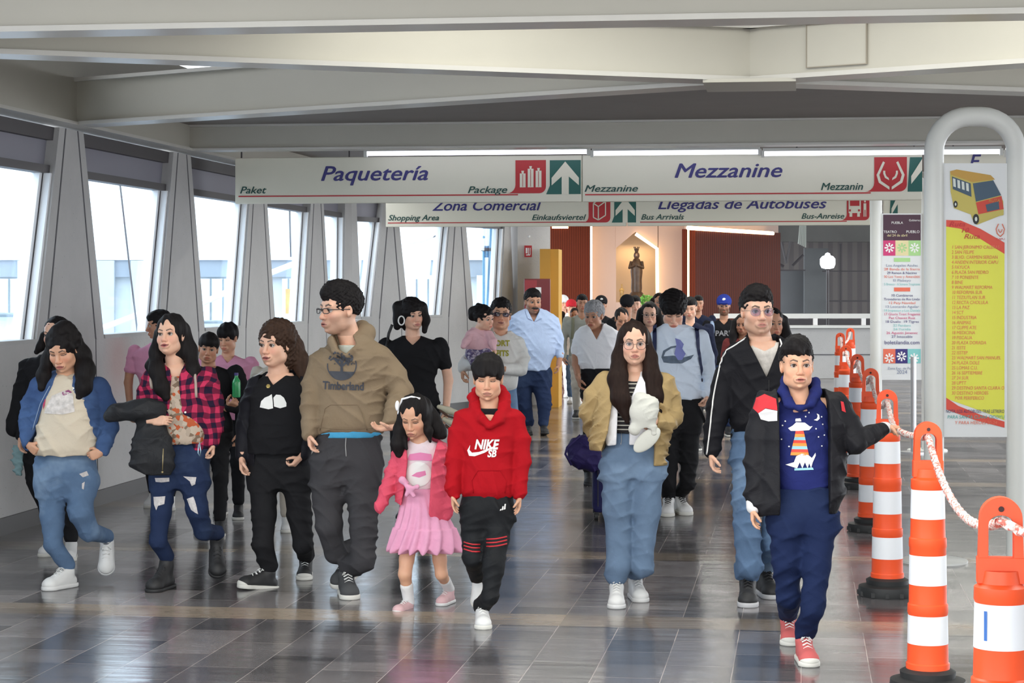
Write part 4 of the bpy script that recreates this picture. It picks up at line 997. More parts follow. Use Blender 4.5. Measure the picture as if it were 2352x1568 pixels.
def mat_skin():
    m, nt, b = nodes_of('skin'); L = nt.links.new
    at = N(nt, 'ShaderNodeAttribute', attribute_name='Col'); tc = N(nt, 'ShaderNodeTexCoord')
    nz = N(nt, 'ShaderNodeTexNoise', Scale=28.0, Detail=3.0); L(tc.outputs['Object'], nz.inputs['Vector'])
    mr = N(nt, 'ShaderNodeMapRange'); mr.inputs['To Min'].default_value = .90; mr.inputs['To Max'].default_value = 1.10; L(nz.outputs['Fac'], mr.inputs['Value'])
    mx = N(nt, 'ShaderNodeMix', data_type='RGBA', blend_type='MULTIPLY'); mx.inputs[0].default_value = 1; L(at.outputs['Color'], mx.inputs[6]); L(mr.outputs[0], mx.inputs[7])
    L(mx.outputs[2], b.inputs['Base Color']); b.inputs['Roughness'].default_value = .48; b.inputs['Specular IOR Level'].default_value = .38
    b.inputs['Subsurface Weight'].default_value = .12; b.inputs['Subsurface Radius'].default_value = (.012, .004, .002)
    return m
def mat_hair(name, col):
    if name in MATS: return MATS[name]
    m, nt, b = nodes_of(name); L = nt.links.new
    tc = N(nt, 'ShaderNodeTexCoord'); mp = N(nt, 'ShaderNodeMapping'); mp.inputs['Scale'].default_value = (90, 60, 9); L(tc.outputs['Object'], mp.inputs['Vector'])
    nz = N(nt, 'ShaderNodeTexNoise', Scale=1.0, Detail=4.0); L(mp.outputs[0], nz.inputs['Vector'])
    mx = N(nt, 'ShaderNodeMix', data_type='RGBA'); L(nz.outputs['Fac'], mx.inputs[0])
    mx.inputs[6].default_value = (*[c * .45 for c in col], 1); mx.inputs[7].default_value = (*[c * 1.7 for c in col], 1)
    L(mx.outputs[2], b.inputs['Base Color']); b.inputs['Roughness'].default_value = .6; b.inputs['Specular IOR Level'].default_value = .12
    bp = N(nt, 'ShaderNodeBump', Strength=.9, Distance=.004); L(nz.outputs['Fac'], bp.inputs['Height']); L(bp.outputs[0], b.inputs['Normal'])
    MATS[name] = m; return m
SKIN = mat_skin()
EYEW = mat('eye_white', (.50, .46, .43), .25, var=.0); LASH = mat('dark_lash', (.012, .008, .007), .6, var=0)
IRIS = mat('brown_iris', (.045, .018, .008), .15, var=0)
H_BLACK = mat_hair('black_hair', (.010, .0085, .009)); H_BROWN = mat_hair('dark_brown_hair', (.017, .009, .007)); H_GREY = mat_hair('grey_hair', (.26, .26, .27))
H_HIGH = mat_hair('brown_highlighted_hair', (.040, .022, .015))
TONES = dict(light=(.72, .43, .31), mid=(.63, .35, .23), tan=(.48, .245, .155), dark=(.32, .15, .09))

class Fig:
    def __init__(s, label, bx, by, tone='mid', group=None, D=None, hair=H_BLACK):
        s.D = D if D else CH * FPX / (by - HY); s.S = FPX / s.D
        b = wp(bx, HY, s.D); s.bx = (bx - CX) / FPX * s.D
        s.root = empty('person', (b.x, b.y, 0), TH); tag(s.root, label, 'person', group)
        s.tone = np.array(TONES[tone], f4); s.skin = []; s.hairm = hair; s.R = None; s.far = s.D > 18
        s.seed = int(bx * 7 + by)
    def J(s, px, py, f=0.0):
        d = s.D - f; return np.array(((px - CX) / FPX * d - s.bx, -f, CH - (py - HY) / FPX * d), f4)
    def r(s, rp): return rp / s.S
    def node(s, n):
        if len(n) == 5: return np.array(n[1:4], f4), n[4]      # ('L', x, y, z, r) passed as tuple of 5
        p = s.J(n[0], n[1], n[3] if len(n) > 3 else 0); return p, n[2] / s.S
    def chain(s, vx, nodes, k=.03, sy=1.0, op='u'):
        q = [s.node(n) for n in nodes]
        for (a, ra), (b, rb) in zip(q[:-1], q[1:]): vx.cap(a, b, ra, rb, k, sy, op)
    def rowset(s, rows):
        out = []
        for r in rows:
            py, x0, x1 = r[:3]; dep = r[3] if len(r) > 3 else .56; f = r[4] if len(r) > 4 else 0.0
            a = s.J(x0, py, f); b = s.J(x1, py, f); hw = (b[0] - a[0]) / 2
            out.append((a[2], a[0], b[0], (hw * dep if dep < 3 else dep / s.S), -f))
        return out
    def bounds(s, rows, chains, pad=.05):
        P_ = []
        for r in rows: P_ += [(r[1], r[4] - r[3], r[0]), (r[2], r[4] + r[3], r[0])]
        for ch in chains:
            for n in ch:
                p, rr = s.node(n); P_ += [p - rr, p + rr]
        P_ = np.array(P_); return P_.min(0) - pad, P_.max(0) + pad
    def cloth(s, name, m, rows=(), chains=(), cuts=(), folds=.006, res=None, k=None, p=2.4, post=None, zcut=(), seedoff=0, wl=.09, parent=None, extra=None, rk=.03, adds=()):
        res = (res or .0068) * (1.7 if s.far else 1)
        low = any(w in name for w in ('jeans', 'trousers', 'joggers')); k = k or (.018 if low else .016)
        if low: chains = [[(n[0], n[1], n[2] * .92) + tuple(n[3:]) if len(n) < 5 else n for n in ch] for ch in chains]
        rs = s.rowset(rows)
        if low: rs = [(a, b, c, d_ * (.88 if i < len(rs) - 2 else .76), e) for i, (a, b, c, d_, e) in enumerate(rs)]
        lo, hi = s.bounds(rs, chains)
        if adds: 
            lo = np.minimum(lo, np.min([a[0] for a in adds], 0)); hi = np.maximum(hi, np.max([a[1] for a in adds], 0))
        v = Vox(lo, hi, res)
        if rs: v.rows(rs, rk, p)
        for ch in chains:
            if low: s.chain(v, ch[:2], .05); s.chain(v, ch[1:], k, .95)
            else: s.chain(v, ch, k)
        if extra: extra(v)
        v.folds(folds, s.seed + seedoff, wl)
        for c in cuts:
            pts, y0, y1 = c[:3]; v.poly([(lambda q: (q[0], q[2]))(s.J(a, b, .08)) for a, b in pts], y0, y1)
        for py, ab, f in zcut: v.halfz(float(s.J(CX, py, f)[2]), ab)
        if post: post(v)
        pos, F_ = v.mesh()
        o = fast_mesh(name, pos, F_, m, parent or s.root); s.last = v; return v, o
    # ---- head
    def head(s, px, py, h, yaw=0, pitch=0, roll=0, f=.03, neck=None, eyes='open', stubble=0.0, mouth=0.0, fat=1.0, child=0.0, lip=None, brow=1.0, moustache=False, smile=0.0, res=None, fade=0.0, chest=None, gaze=0.0):
        sc = h / s.S / .235; s.R = rotm(yaw, pitch, roll); s.hc = s.J(px, py, f); s.hs = sc; s.yaw = yaw
        res = (res or .0024) / sc * (2.0 if s.far else 1)
        Ri = s.R.T
        nb = (neck if neck is not None else (px, py + h * .86, 0.0)); nbp = s.J(*nb); nl = (nbp - s.hc) @ s.R / sc   # neck base in head frame
        v = Vox((-.105 - abs(min(0, nl[0])), -.135, min(-.135, nl[2] - .06)), (.105 + abs(max(0, nl[0])), .14 + max(0, nl[1]), .135), res)
        e, c = v.ell, v.cap
        ch_ = child
        e((0, .018, .030), (.074 + .004 * ch_, .094, .086), .01); e((0, -.012, .035), (.068, .075, .07), .02)
        e((0, -.022, -.040), (.059 * fat + .003 * ch_, .066, .070), .025)
        e((0, -.048, -.088 + .008 * ch_), (.034 * fat, .034, .026), .028)                      # chin
        for sg in (-1, 1):
            e((sg * .036, -.052, -.030), (.026 * (fat * .5 + .5), .026, .026), .02)               # cheek
            e((sg * .046 * fat, -.012, -.070), (.018, .034, .022), .025)                        # jaw corner
            e((sg * .031, -.098, .002), (.019, .017, .0125), .014, op='s')                       # socket
            e((sg * .074, .006, -.008), (.009, .019, .030), .006, R=rotm(sg * 18, 0, sg * 6)); e((sg * .081, -.001, -.006), (.006, .010, .018), .004, op='s')
        c((-.036, -.078, .021), (.036, -.078, .021), .010, .010, .016)                          # brow ridge
        c((0, -.084, .008), (0, -.104 + .006 * ch_, -.030), .0075, .0115, .010)                  # nose
        e((0, -.103 + .006 * ch_, -.034), (.0125, .012, .010), .006)
        for sg in (-1, 1):
            e((sg * .0125, -.094, -.037), (.0085, .010, .008), .005); e((sg * .007, -.104, -.0455), (.0035, .005, .003), .002, op='s')
        e((0, -.086, -.066), (.030, .014, .018), .012)
        c((-.015, -.093, -.0605), (.015, -.093, -.0605), .0052, .0052, .006); c((-.012, -.092, -.0725), (.012, -.092, -.0725), .0065, .0065, .006)
        mw = .023; mz = -.0665
        for a, b in (((-mw, -.090, mz + .004 * smile), (0, -.1025, mz)), ((0, -.1025, mz), (mw, -.090, mz + .004 * smile))): c(a, b, .0016, .0020 + .004 * mouth, .002, op='s')
        if mouth: e((0, -.102, mz - .001), (.013, .012, .003 + .006 * mouth), .002, op='s')
        e((0, -.078, -.098), (.012, .010, .008), .008)
        c((0, .022, -.05), nl, .050 * (fat * .6 + .4) * (1 - .14 * ch_), .056 * (fat * .6 + .4), .02)                                     # neck
        if eyes == 'open':
            for sg in (-1, 1): e((sg * .0305, -.088, .001), (.0138, .016, .0068), .002, op='s')
        if moustache: e((0, -.100, -.054), (.030, .010, .0085), .004)
        pos, F_ = v.mesh(); X, Y, Z = pos.T
        C = np.tile(s.tone, (len(pos), 1)); fr = (Y < -.045)
        def mixc(w, col): 
            w_ = np.clip(w, 0, 1)[:, None]; C[:] = C * (1 - w_) + np.array(col, f4) * w_
        rosy = s.tone * np.array((1.05, .72, .72)); mixc(.5 * np.exp(-(((np.abs(X) - .038) / .02) ** 2 + ((Z + .03) / .02) ** 2)) * fr, rosy)
        mixc(.45 * np.exp(-((X / .014) ** 2 + ((Z + .036) / .012) ** 2)) * fr, rosy)
        lipc = np.array(lip, f4) * .82 if lip else s.tone * np.array((.92, .42, .44))
        lw = 1 - np.clip((((X / .025) ** 2 + ((Z - mz) / (.0125 - .25 * np.abs(X) * 1.0)) ** 2) - .75) * 2.5, 0, 1); mixc(.9 * lw * (Y < -.075), lipc)
        mixc(1.0 * ((np.abs(Z - mz - .12 * np.abs(X) * smile) < .0018 + .004 * mouth * (1 - np.clip(np.abs(X) / .014, 0, 1))) & (np.abs(X) < mw) & (Y < -.075)), (.10, .03, .025) if mouth else s.tone * .35)
        hc_ = np.array(s.hairm_col(), f4)
        bz = .0215 + .007 * np.clip(np.abs(X) - .014, 0, .02) / .02 - .010 * np.clip(np.abs(X) - .034, 0, .02) / .02
        th_ = .0036 * brow * (1 - .5 * np.clip((np.abs(X) - .03) / .02, 0, 1))
        bw = np.clip((th_ - np.abs(Z - bz)) / .002 + .6, 0, 1) * (np.abs(X) > .011) * (np.abs(X) < .047) * fr; mixc(.88 * bw, hc_)
        # eye rims and lids
        for sg in (-1, 1):
            q = ((X - sg * .031) / .0185) ** 2 + ((Z - .0015) / .0105) ** 2; mixc(.55 * np.exp(-np.clip(q - .5, 0, 9) * 2.2) * fr, s.tone * .42)
            if eyes == 'down':
                zz = -.004 - .06 * np.abs(X - sg * .031) * 0 + 14 * (X - sg * .031) ** 2
                mixc(1.0 * (np.abs(Z - zz) < .0022) * (np.abs(X - sg * .031) < .015) * fr, (.015, .01, .01))
        if stubble: mixc(stubble * np.clip((-.030 - Z + .25 * np.abs(X)) / .02, 0, 1) * np.clip((Y * -1 + .06) / .05, 0, 1) * (1 - lw) * (Z > -.125), s.tone * .22)
        if moustache: mixc((((X / .034) ** 2 + ((Z + .055) / .010) ** 2) < 1.15) * (Y < -.07), (.02, .014, .012))
        if fade: mixc(fade * np.clip((Z - .000) / .02, 0, 1) * np.clip((Y + .052) / .02, 0, 1) + 0 * X, hc_ * 1.5)
        s.skin.append((pos * sc @ s.R.T + s.hc, F_, C))
        if eyes == 'open' and not (s.D > 26):
            for sg in (-1, 1):
                q = MB(); rr = .0135; nI, nR = 14, 9; g = Vector((math.sin(math.radians(gaze)), -math.cos(math.radians(gaze)), -.02)).normalized(); ax1 = g.cross(Vector((0, 0, 1))).normalized(); ax2 = ax1.cross(g)
                angs = [0, .24, .24, .60, .60, .95, 1.3, 1.9, 2.5, 3.1]; base = []
                for j, a_ in enumerate(angs):
                    for i in range(nI):
                        w_ = 2 * math.pi * i / nI; base.append(Vector((sg * .0300, -.0735, .0015)) + (g * math.cos(a_) + (ax1 * math.cos(w_) + ax2 * math.sin(w_)) * math.sin(a_)) * rr)
                base = [tuple(s.R @ (np.array(b_, f4) * sc) + s.hc) for b_ in base]
                for j in range(len(angs) - 1):
                    q.add([base[j * nI + i] for i in range(nI)] + [base[(j + 1) * nI + i] for i in range(nI)], [(i, (i + 1) % nI, nI + (i + 1) % nI, nI + i) for i in range(nI)], 2 if j < 1 else (1 if j < 3 else 0))
                q.build('eye', [EYEW, IRIS, LASH], s.root, smooth='full')
                q = MB(); lt = []
                for i in range(7):
                    u = i / 6 * 2 - 1; lt.append(tuple(s.R @ (np.array((sg * .031 + u * .0155, -.0890 + .008 * u * u, .0080 - .0075 * u * u), f4) * sc) + s.hc))
                q.tube(lt, .0014 * sc, 5); q.build('eyelashes', LASH, s.root, smooth='full')
        return s
    def hairm_col(s): return {'black_hair': (.012, .010, .010), 'grey_hair': (.13, .13, .13)}.get(s.hairm.name, (.022, .012, .009))
    def HP(s, p): return s.R @ (np.array(p, f4) * s.hs) + s.hc
    def hair(s, style='short', chains=(), amp=.0022, freq=230, curl=0, tw=0.5, m=None, line=.058, vol=1.0, res=None, side=.0, cut=None, top=0.0, bun=None, fringe=0.0, thick=.0):
        sc = s.hs; res = (res or .0034) * (2.0 if s.far else 1); hs = []
        P_ = [s.hc - .135 * sc * vol, s.hc + .135 * sc * vol]
        for chn in chains:
            for n in chn: p, r_ = s.node(n); P_ += [p - r_ - .02, p + r_ + .02]
        P_ = np.array(P_); v = Vox(P_.min(0) - .02, P_.max(0) + .02, res)
        R = s.R; later = []; E = lambda c, r_, k=.01, op='u', R2=None: (later.append((c, r_, k)) if op == 's' else v.ell(s.HP(c), np.array(r_) * sc, k * sc, R if R2 is None else R2, op))
        if style == 'cap':                       # short hair on top, clipped sides
            E((0, .022, .040), (.079 * vol, .098 * vol, .088 * vol)); E((0, -.012, .075 + top), (.062, .078, .046 + top), .02)
            E((0, -.080, -.030), (.082, .052, .082 + (line - .058)), .006, 's'); E((0, 0, -.085), (.12, .125, .075 + .0), .008, 's')
            for sg in (-1, 1): E((sg * .082, -.008, -.012), (.020, .028, .034), .004, 's')
        elif style == 'bowl':                    # fringe over the forehead
            E((0, .020, .040), (.083 * vol, .100 * vol, .090 * vol)); E((0, -.030, .060), (.070, .072, .055), .02)
            E((0, -.090, -.042), (.075, .05, .075 + (line - .058)), .005, 's'); E((0, 0, -.09), (.12, .12, .072), .008, 's')
            for sg in (-1, 1): E((sg * .084, -.004, -.014), (.020, .026, .034), .004, 's')
        elif style == 'long':
            E((0, .024, .036), (.084 * vol, .102 * vol, .092 * vol)); E((0, .052, -.05), (.082 * vol, .070, .10), .03)
            E((side * .02, -.086, -.030), (.060, .060, .088 + (line - .058)), .006, 's')
        elif style == 'pulled':
            E((0, .022, .036), (.078 * vol, .098 * vol, .088 * vol)); E((0, -.088, -.032), (.076, .052, .092 + (line - .058)), .006, 's'); E((0, -.01, -.085), (.12, .115, .07), .008, 's')
            for sg in (-1, 1): E((sg * .082, -.008, -.012), (.018, .024, .032), .004, 's')
        if bun: E(bun[0], bun[1], .01)
        v.strands(amp * sc, freq, s.seed, curl, tw)
        if cut:
            for c, r_ in cut: E(c, r_, .005, 's')
        for c, r_, k_ in later: v.ell(s.HP(c), np.array(r_) * sc, k_ * sc, R, 's')
        for chn in chains: s.chain(v, chn, .028 if max(n[2] for n in chn) > 8 else .008)
        v.strands(amp * sc * (.12 if curl else .4), freq, s.seed + 1, curl, tw)
        pos, F_ = v.mesh(); return fast_mesh('hair', pos, F_, m or s.hairm, s.root)
    def on_head(s, mb, name, m):
        mb.v = [tuple(s.HP(p)) for p in mb.v]; return mb.build(name, m, s.root, smooth='full')
    def glasses(s, m, lens=None, w=.0215, hgt=.0185, z=-.002, thick=.0014, sq=2.2):
        q = MB(); pts = {}
        for sg in (-1, 1):
            ring = [(sg * .034 + w * math.copysign(abs(math.cos(a)) ** (2 / sq), math.cos(a)), -.106 + .010 * abs(math.cos(a) * .5 + sg * .5) ** 2, z + hgt * math.copysign(abs(math.sin(a)) ** (2 / sq), math.sin(a))) for a in [2 * math.pi * k / 28 for k in range(28)]]
            q.tube(ring, thick, 6, closed=True)
            q.tube([(sg * (.034 + w), -.098, z + .006), (sg * .074, -.05, z + .006), (sg * .079, .005, z + .004)], thick, 6)
            if lens: q.add([(sg * .034, -.105, z)] + ring, [(0, 1 + i, 1 + (i + 1) % 28) for i in range(28)], 1)
        q.tube([(-.034 + w, -.107, z + .004), (0, -.110, z + .007), (.034 - w, -.107, z + .004)], thick, 6)
        s.on_head(q, 'glasses', [m] + ([lens] if lens else []))
    # ---- limbs of skin
    def limb(s, nodes, k=.012, res=.005, extra=None):
        lo, hi = s.bounds([], [nodes], .03); v = Vox(lo, hi, res * (1.8 if s.far else 1)); s.chain(v, nodes, k)
        if extra: extra(v)
        pos, F_ = v.mesh(); s.skin.append((pos, F_, np.tile(s.tone, (len(pos), 1)))); return v
    def chestskin(s, rows, cuts=()):
        rs = s.rowset(rows); lo, hi = s.bounds(rs, []); v = Vox(lo, hi, .006 * (1.8 if s.far else 1)); v.rows(rs, .02, 2.3)
        pos, F_ = v.mesh(); s.skin.append((pos, F_, np.tile(s.tone, (len(pos), 1))))
    def hand(s, px, py, f, d, palm, thumb, L=None, curl=.35, spread=1.0, thc=.3, wr=None):
        """wrist at px,py,f (or local point); d finger direction, palm facing, thumb side, L hand length in px"""
        w = s.J(px, py, f) if not isinstance(px, np.ndarray) else px
        sc = (L / s.S if L else .175) / .185
        Xd = np.array(d, f4); Xd /= np.linalg.norm(Xd); Pn = np.array(palm, f4); Pn -= Xd * (Pn @ Xd); Pn /= np.linalg.norm(Pn) + 1e-9
        Yd = np.cross(-Pn, Xd); Th = np.array(thumb, f4); ts = 1.0 if Th @ Yd > 0 else -1.0; Z_ = -Pn
        v = Vox((-.05, -.085, -.115), (.20, .085, .05), .0036 / sc * (2.0 if s.far else 1))
        v.cap((-.045, 0, 0), (.012, 0, 0), .026, .024, .01); 
        for i, yy in enumerate((.027, .009, -.009, -.027)): v.cap((.01, ts * yy * .75, 0), (.082 - abs(i - 1) * .003, ts * yy * spread, 0), .0165, .0125, .010)
        v.ell((.045, 0, -.006), (.045, .038, .014), .012)
        for i, (yy, ln) in enumerate(((.0275, .068), (.0092, .077), (-.0092, .072), (-.0270, .056))):
            p = np.array((.082 - abs(i - 1) * .003, ts * yy * spread, 0.0)); a = 0.0; r0 = .0092
            cc = curl * (1 + .12 * i); sprd = (yy * .9) * spread
            for j, (fr_, aa) in enumerate(((.45, .9), (.30, 1.1), (.25, .7))):
                a += cc * aa; dq = np.array((math.cos(a) * math.cos(sprd), ts * math.sin(sprd) * math.cos(a), -math.sin(a))) * ln * fr_; r1 = r0 * .93
                v.cap(p, p + dq, r0, r1, .003); p = p + dq; r0 = r1
        p = np.array((.022, ts * .026, -.006)); dirs = [np.array((.55, ts * .62, -.35 - thc)), np.array((.80, ts * (.35 - thc * .8), -.35 - thc)), np.array((.9, ts * (.10 - thc), -.3 - thc))]
        for j, (dq, ln, r0) in enumerate(zip(dirs, (.036, .030, .024), (.0145, .0115, .0100))):
            dq = dq / np.linalg.norm(dq) * ln; v.cap(p, p + dq, r0, r0 * .88, .006); p = p + dq
        pos, F_ = v.mesh(); X, Y, Z = pos.T
        C = np.tile(s.tone * .96, (len(pos), 1)); tip = np.clip((X - .125) / .03, 0, 1)[:, None]; C = C * (1 - .15 * tip) + C * np.array((1.1, .85, .85)) * .15 * tip
        B = np.stack([Xd, Yd, Z_], 1); s.skin.append(((pos * sc) @ B.T + w, F_, C))
        return w + Xd * .09 * sc + Pn * .03 * sc
    def finish(s, trunk=None):
        """body: head, neck, hands and limbs plus the trunk under the clothes, one mesh"""
        if trunk is not None:
            nodes = trunk; lo, hi = s.bounds([], nodes, .04); v = Vox(lo, hi, .014)
            for ch in nodes: s.chain(v, ch, .03, .72)
            pos, F_ = v.mesh(); s.skin.append((pos, F_, np.tile(s.tone, (len(pos), 1))))
        P_, F_, C_ = [], [], []; o = 0
        for p, f_, c in s.skin:
            if len(p) == 0: continue
            P_.append(p); F_.append(np.asarray(f_) + o); C_.append(c); o += len(p)
        return fast_mesh('body', np.concatenate(P_), np.concatenate(F_), SKIN, s.root, np.concatenate(C_))
    # ---- shoes: returns the ankle point
    def shoe(s, px, py, yaw=0, pitch=0, f=None, L=None, up=None, sole=None, lace=None, high=.0, toe=None, wide=1.0, kind='sneaker'):
        """px,py: middle of the front edge of the sole on the photo"""
        if f is None: f = s.D - CH * FPX / (py - HY)
        L = L if L else .255; sc = L / .27; R = rotm(yaw, pitch)
        res = .0045 * (1.8 if s.far else 1)
        tip = s.J(px, py, f); fr = lambda p: np.array(p, f4) * sc
        org = tip - R @ fr((0, -.13, 0))
        if f is not None and abs(pitch) < 1: org[2] = 0.0
        T_ = lambda pos: (pos * sc) @ R.T + org
        v = Vox((-.07, -.16, .0), (.07, .15, .19), res / sc)
        v.cap((0, -.082, .036), (0, .09, .040), .044 * wide, .036, .02); v.ell((0, -.09, .034), (.047 * wide, .048, .032), .02)
        v.cap((0, -.03, .055), (0, .055, .10 + high * .5), .036, .037, .03); v.cap((0, .06, .06), (0, .062, .10 + high), .036, .040, .02)
        v.halfz(.018, False); v.cap((0, .05, .13 + high), (0, .058, .19 + high), .03, .035, .004, op='s')
        pos, F_ = v.mesh(); so = fast_mesh('shoe', T_(pos), F_, up or M['white'], s.root)
        v = Vox((-.075, -.165, -.01), (.075, .155, .05), res / sc)
        v.cap((0, -.083, .014), (0, .095, .014), .052 * wide, .042, .0, 1.0); v.ell((0, -.085, .014), (.0525 * wide, .056, .05), .01)
        v.halfz(.026 if kind != 'boot' else .02, True); v.halfz(.0, False)
        if kind == 'canvas':
            v2 = Vox((-.06, -.16, .01), (.06, -.05, .06), res / sc); v2.ell((0, -.092, .030), (.049 * wide, .051, .033), .0); v2.ell((0, -.055, .07), (.07, .035, .06), .005, op='s')
            p2, F2 = v2.mesh()
            if len(p2): fast_mesh('toe_cap', T_(p2), F2, sole or M['whitem'], so)
        pos, F_ = v.mesh(); fast_mesh('sole', T_(pos), F_, sole or M['whitem'], so)
        if lace is not None and not s.far:
            q = MB()
            for k in range(5):
                y = -.055 + k * .020; z = .088 + k * .0125; w = .022
                for a, b in (((-w, y, z - .008), (w, y + .008, z - .008)), ((w, y, z - .008), (-w, y + .008, z - .008))):
                    mid = ((a[0] + b[0]) / 2, (a[1] + b[1]) / 2, z + .004); q.tube([a, mid, b], .0032, 6)
            for sg in (-1, 1): q.tube([(0, .018, .118), (sg * .018, .005, .126), (sg * .03, -.008, .112), (sg * .012, .004, .116)], .0028, 6)
            q.v = [tuple(T_(np.array([p], f4))[0]) for p in q.v]; q.build('laces', lace, so, smooth='full')
        return org + R @ fr((0, .06, .115 + high))
    def decal(s, v, vf, m, name, px, py, sx, parent, off=.004, sub=.012, f=.1, rot=0, sz=None):
        """flat artwork (x,z verts) laid on the front of a garment; sx: metres per unit"""
        bm = bmesh.new(); o = s.J(px, py, f); sz = sz or sx; c_, s_ = math.cos(rot), math.sin(rot)
        vs = [bm.verts.new((o[0] + (p[0] * c_ * sx - p[2] * s_ * sz), 0, o[2] + (p[0] * s_ * sx + p[2] * c_ * sz))) for p in vf[0]]
        for fc in vf[1]:
            try: bm.faces.new([vs[i] for i in fc])
            except ValueError: pass
        bmesh.ops.triangulate(bm, faces=bm.faces[:])
        for _ in range(5):
            lg = [e for e in bm.edges if e.calc_length() > sub]
            if not lg: break
            bmesh.ops.subdivide_edges(bm, edges=lg, cuts=1); bmesh.ops.triangulate(bm, faces=[f_ for f_ in bm.faces if len(f_.verts) > 3])
        X = np.array([w.co.x for w in bm.verts]); Z = np.array([w.co.z for w in bm.verts])
        if len(X) == 0: bm.free(); return
        Y = v.front(X, Z) - off
        for w, y in zip(bm.verts, Y): w.co.y = y
        for f_ in bm.faces:
            if f_.normal.y > 0: f_.normal_flip()
        me = bpy.data.meshes.new(name); bm.to_mesh(me); bm.free(); me.materials.append(m)
        ob_ = bpy.data.objects.new(name, me); COL.objects.link(ob_); ob_.parent = parent; return ob_
    def shape(s, pts): # pixel outline -> artwork verts relative to its first point, metres
        o = s.J(*pts[0], .1); q = [s.J(a, b, .1) - o for a, b in pts]; from mathutils.geometry import tessellate_polygon
        vs = [Vector((p[0], 0, p[2])) for p in q]; return [tuple(v) for v in vs], [tuple(t) for t in tessellate_polygon([vs])]
    def print_poly(s, v, pts, m, name, parent, off=.004): return s.decal(v, s.shape(pts), m, name, pts[0][0], pts[0][1], 1.0, parent, off, f=.1)
    def strand_tube(s, name, pts, r, m, parent=None, v=None, off=.003, seg=6):
        """a cord or trim following pixel points; with v it lies on that garment"""
        q = [s.J(*p) for p in pts]
        if v is not None:
            fine = []
            for a, b in zip(q[:-1], q[1:]):
                n = max(2, int(np.linalg.norm(b - a) / .015)); fine += [a + (b - a) * i / n for i in range(n)]
            fine.append(q[-1]); q = np.array(fine); q[:, 1] = v.front(q[:, 0], q[:, 2]) - off
        mb = MB(); mb.tube([tuple(p) for p in q], r, seg); return mb.build(name, m, parent or s.root, smooth='full')
# ================================================================ the people
def dep(by, off=0.0): return CH * FPX / (by - HY) + off
WHITE = mat('shoe_white', (.66, .66, .66), .5, var=.03); SOLEW = mat('sole_offwhite', (.62, .61, .57), .6, var=.04); LACEW = mat('lace_white', (.75, .75, .74), .7, var=0)
BLK = mat('shoe_black', (.018, .018, .02), .6); PRINTW = mat('print_white', (.78, .78, .77), .7, var=.02); PRINTK = mat('print_black', (.02, .022, .03), .7, var=.05)
C_BLACK = mat_cloth('black_jersey', (.012, .012, .014)); C_BLACK2 = mat_cloth('black_trouser_cloth', (.014, .014, .016), rough=.75)
C_WHITE = mat_cloth('white_cotton', (.86, .86, .89), var=.03); DENIM = mat_cloth('blue_denim', (.095, .155, .26), var=.18, wear=(.23, .33, .47), vs=9)
DENIM_D = mat_cloth('dark_denim', (.018, .030, .075), var=.18, wear=(.035, .055, .11)); DENIM_L = mat_cloth('light_blue_denim', (.13, .22, .38), var=.15, wear=(.28, .38, .52))
GLASSM = mat('spectacle_frame_dark', (.02, .017, .02), .3, var=0)
LENS = mat_glass('spectacle_lens', .015, (.96, .97, .98))
def std_trunk(sx0, sx1, sy, hx0, hx1, hy, r=26):
    mx, hx = (sx0 + sx1) / 2, (hx0 + hx1) / 2
    return [[(sx0, sy, r * .5, 0), (sx1, sy, r * .5, 0)], [(mx, sy + r * .4, r * 1.1, 0), (hx, hy, r * 1.1, 0)], [(hx0, hy, r * .8, 0), (hx1, hy, r * .8, 0)]]

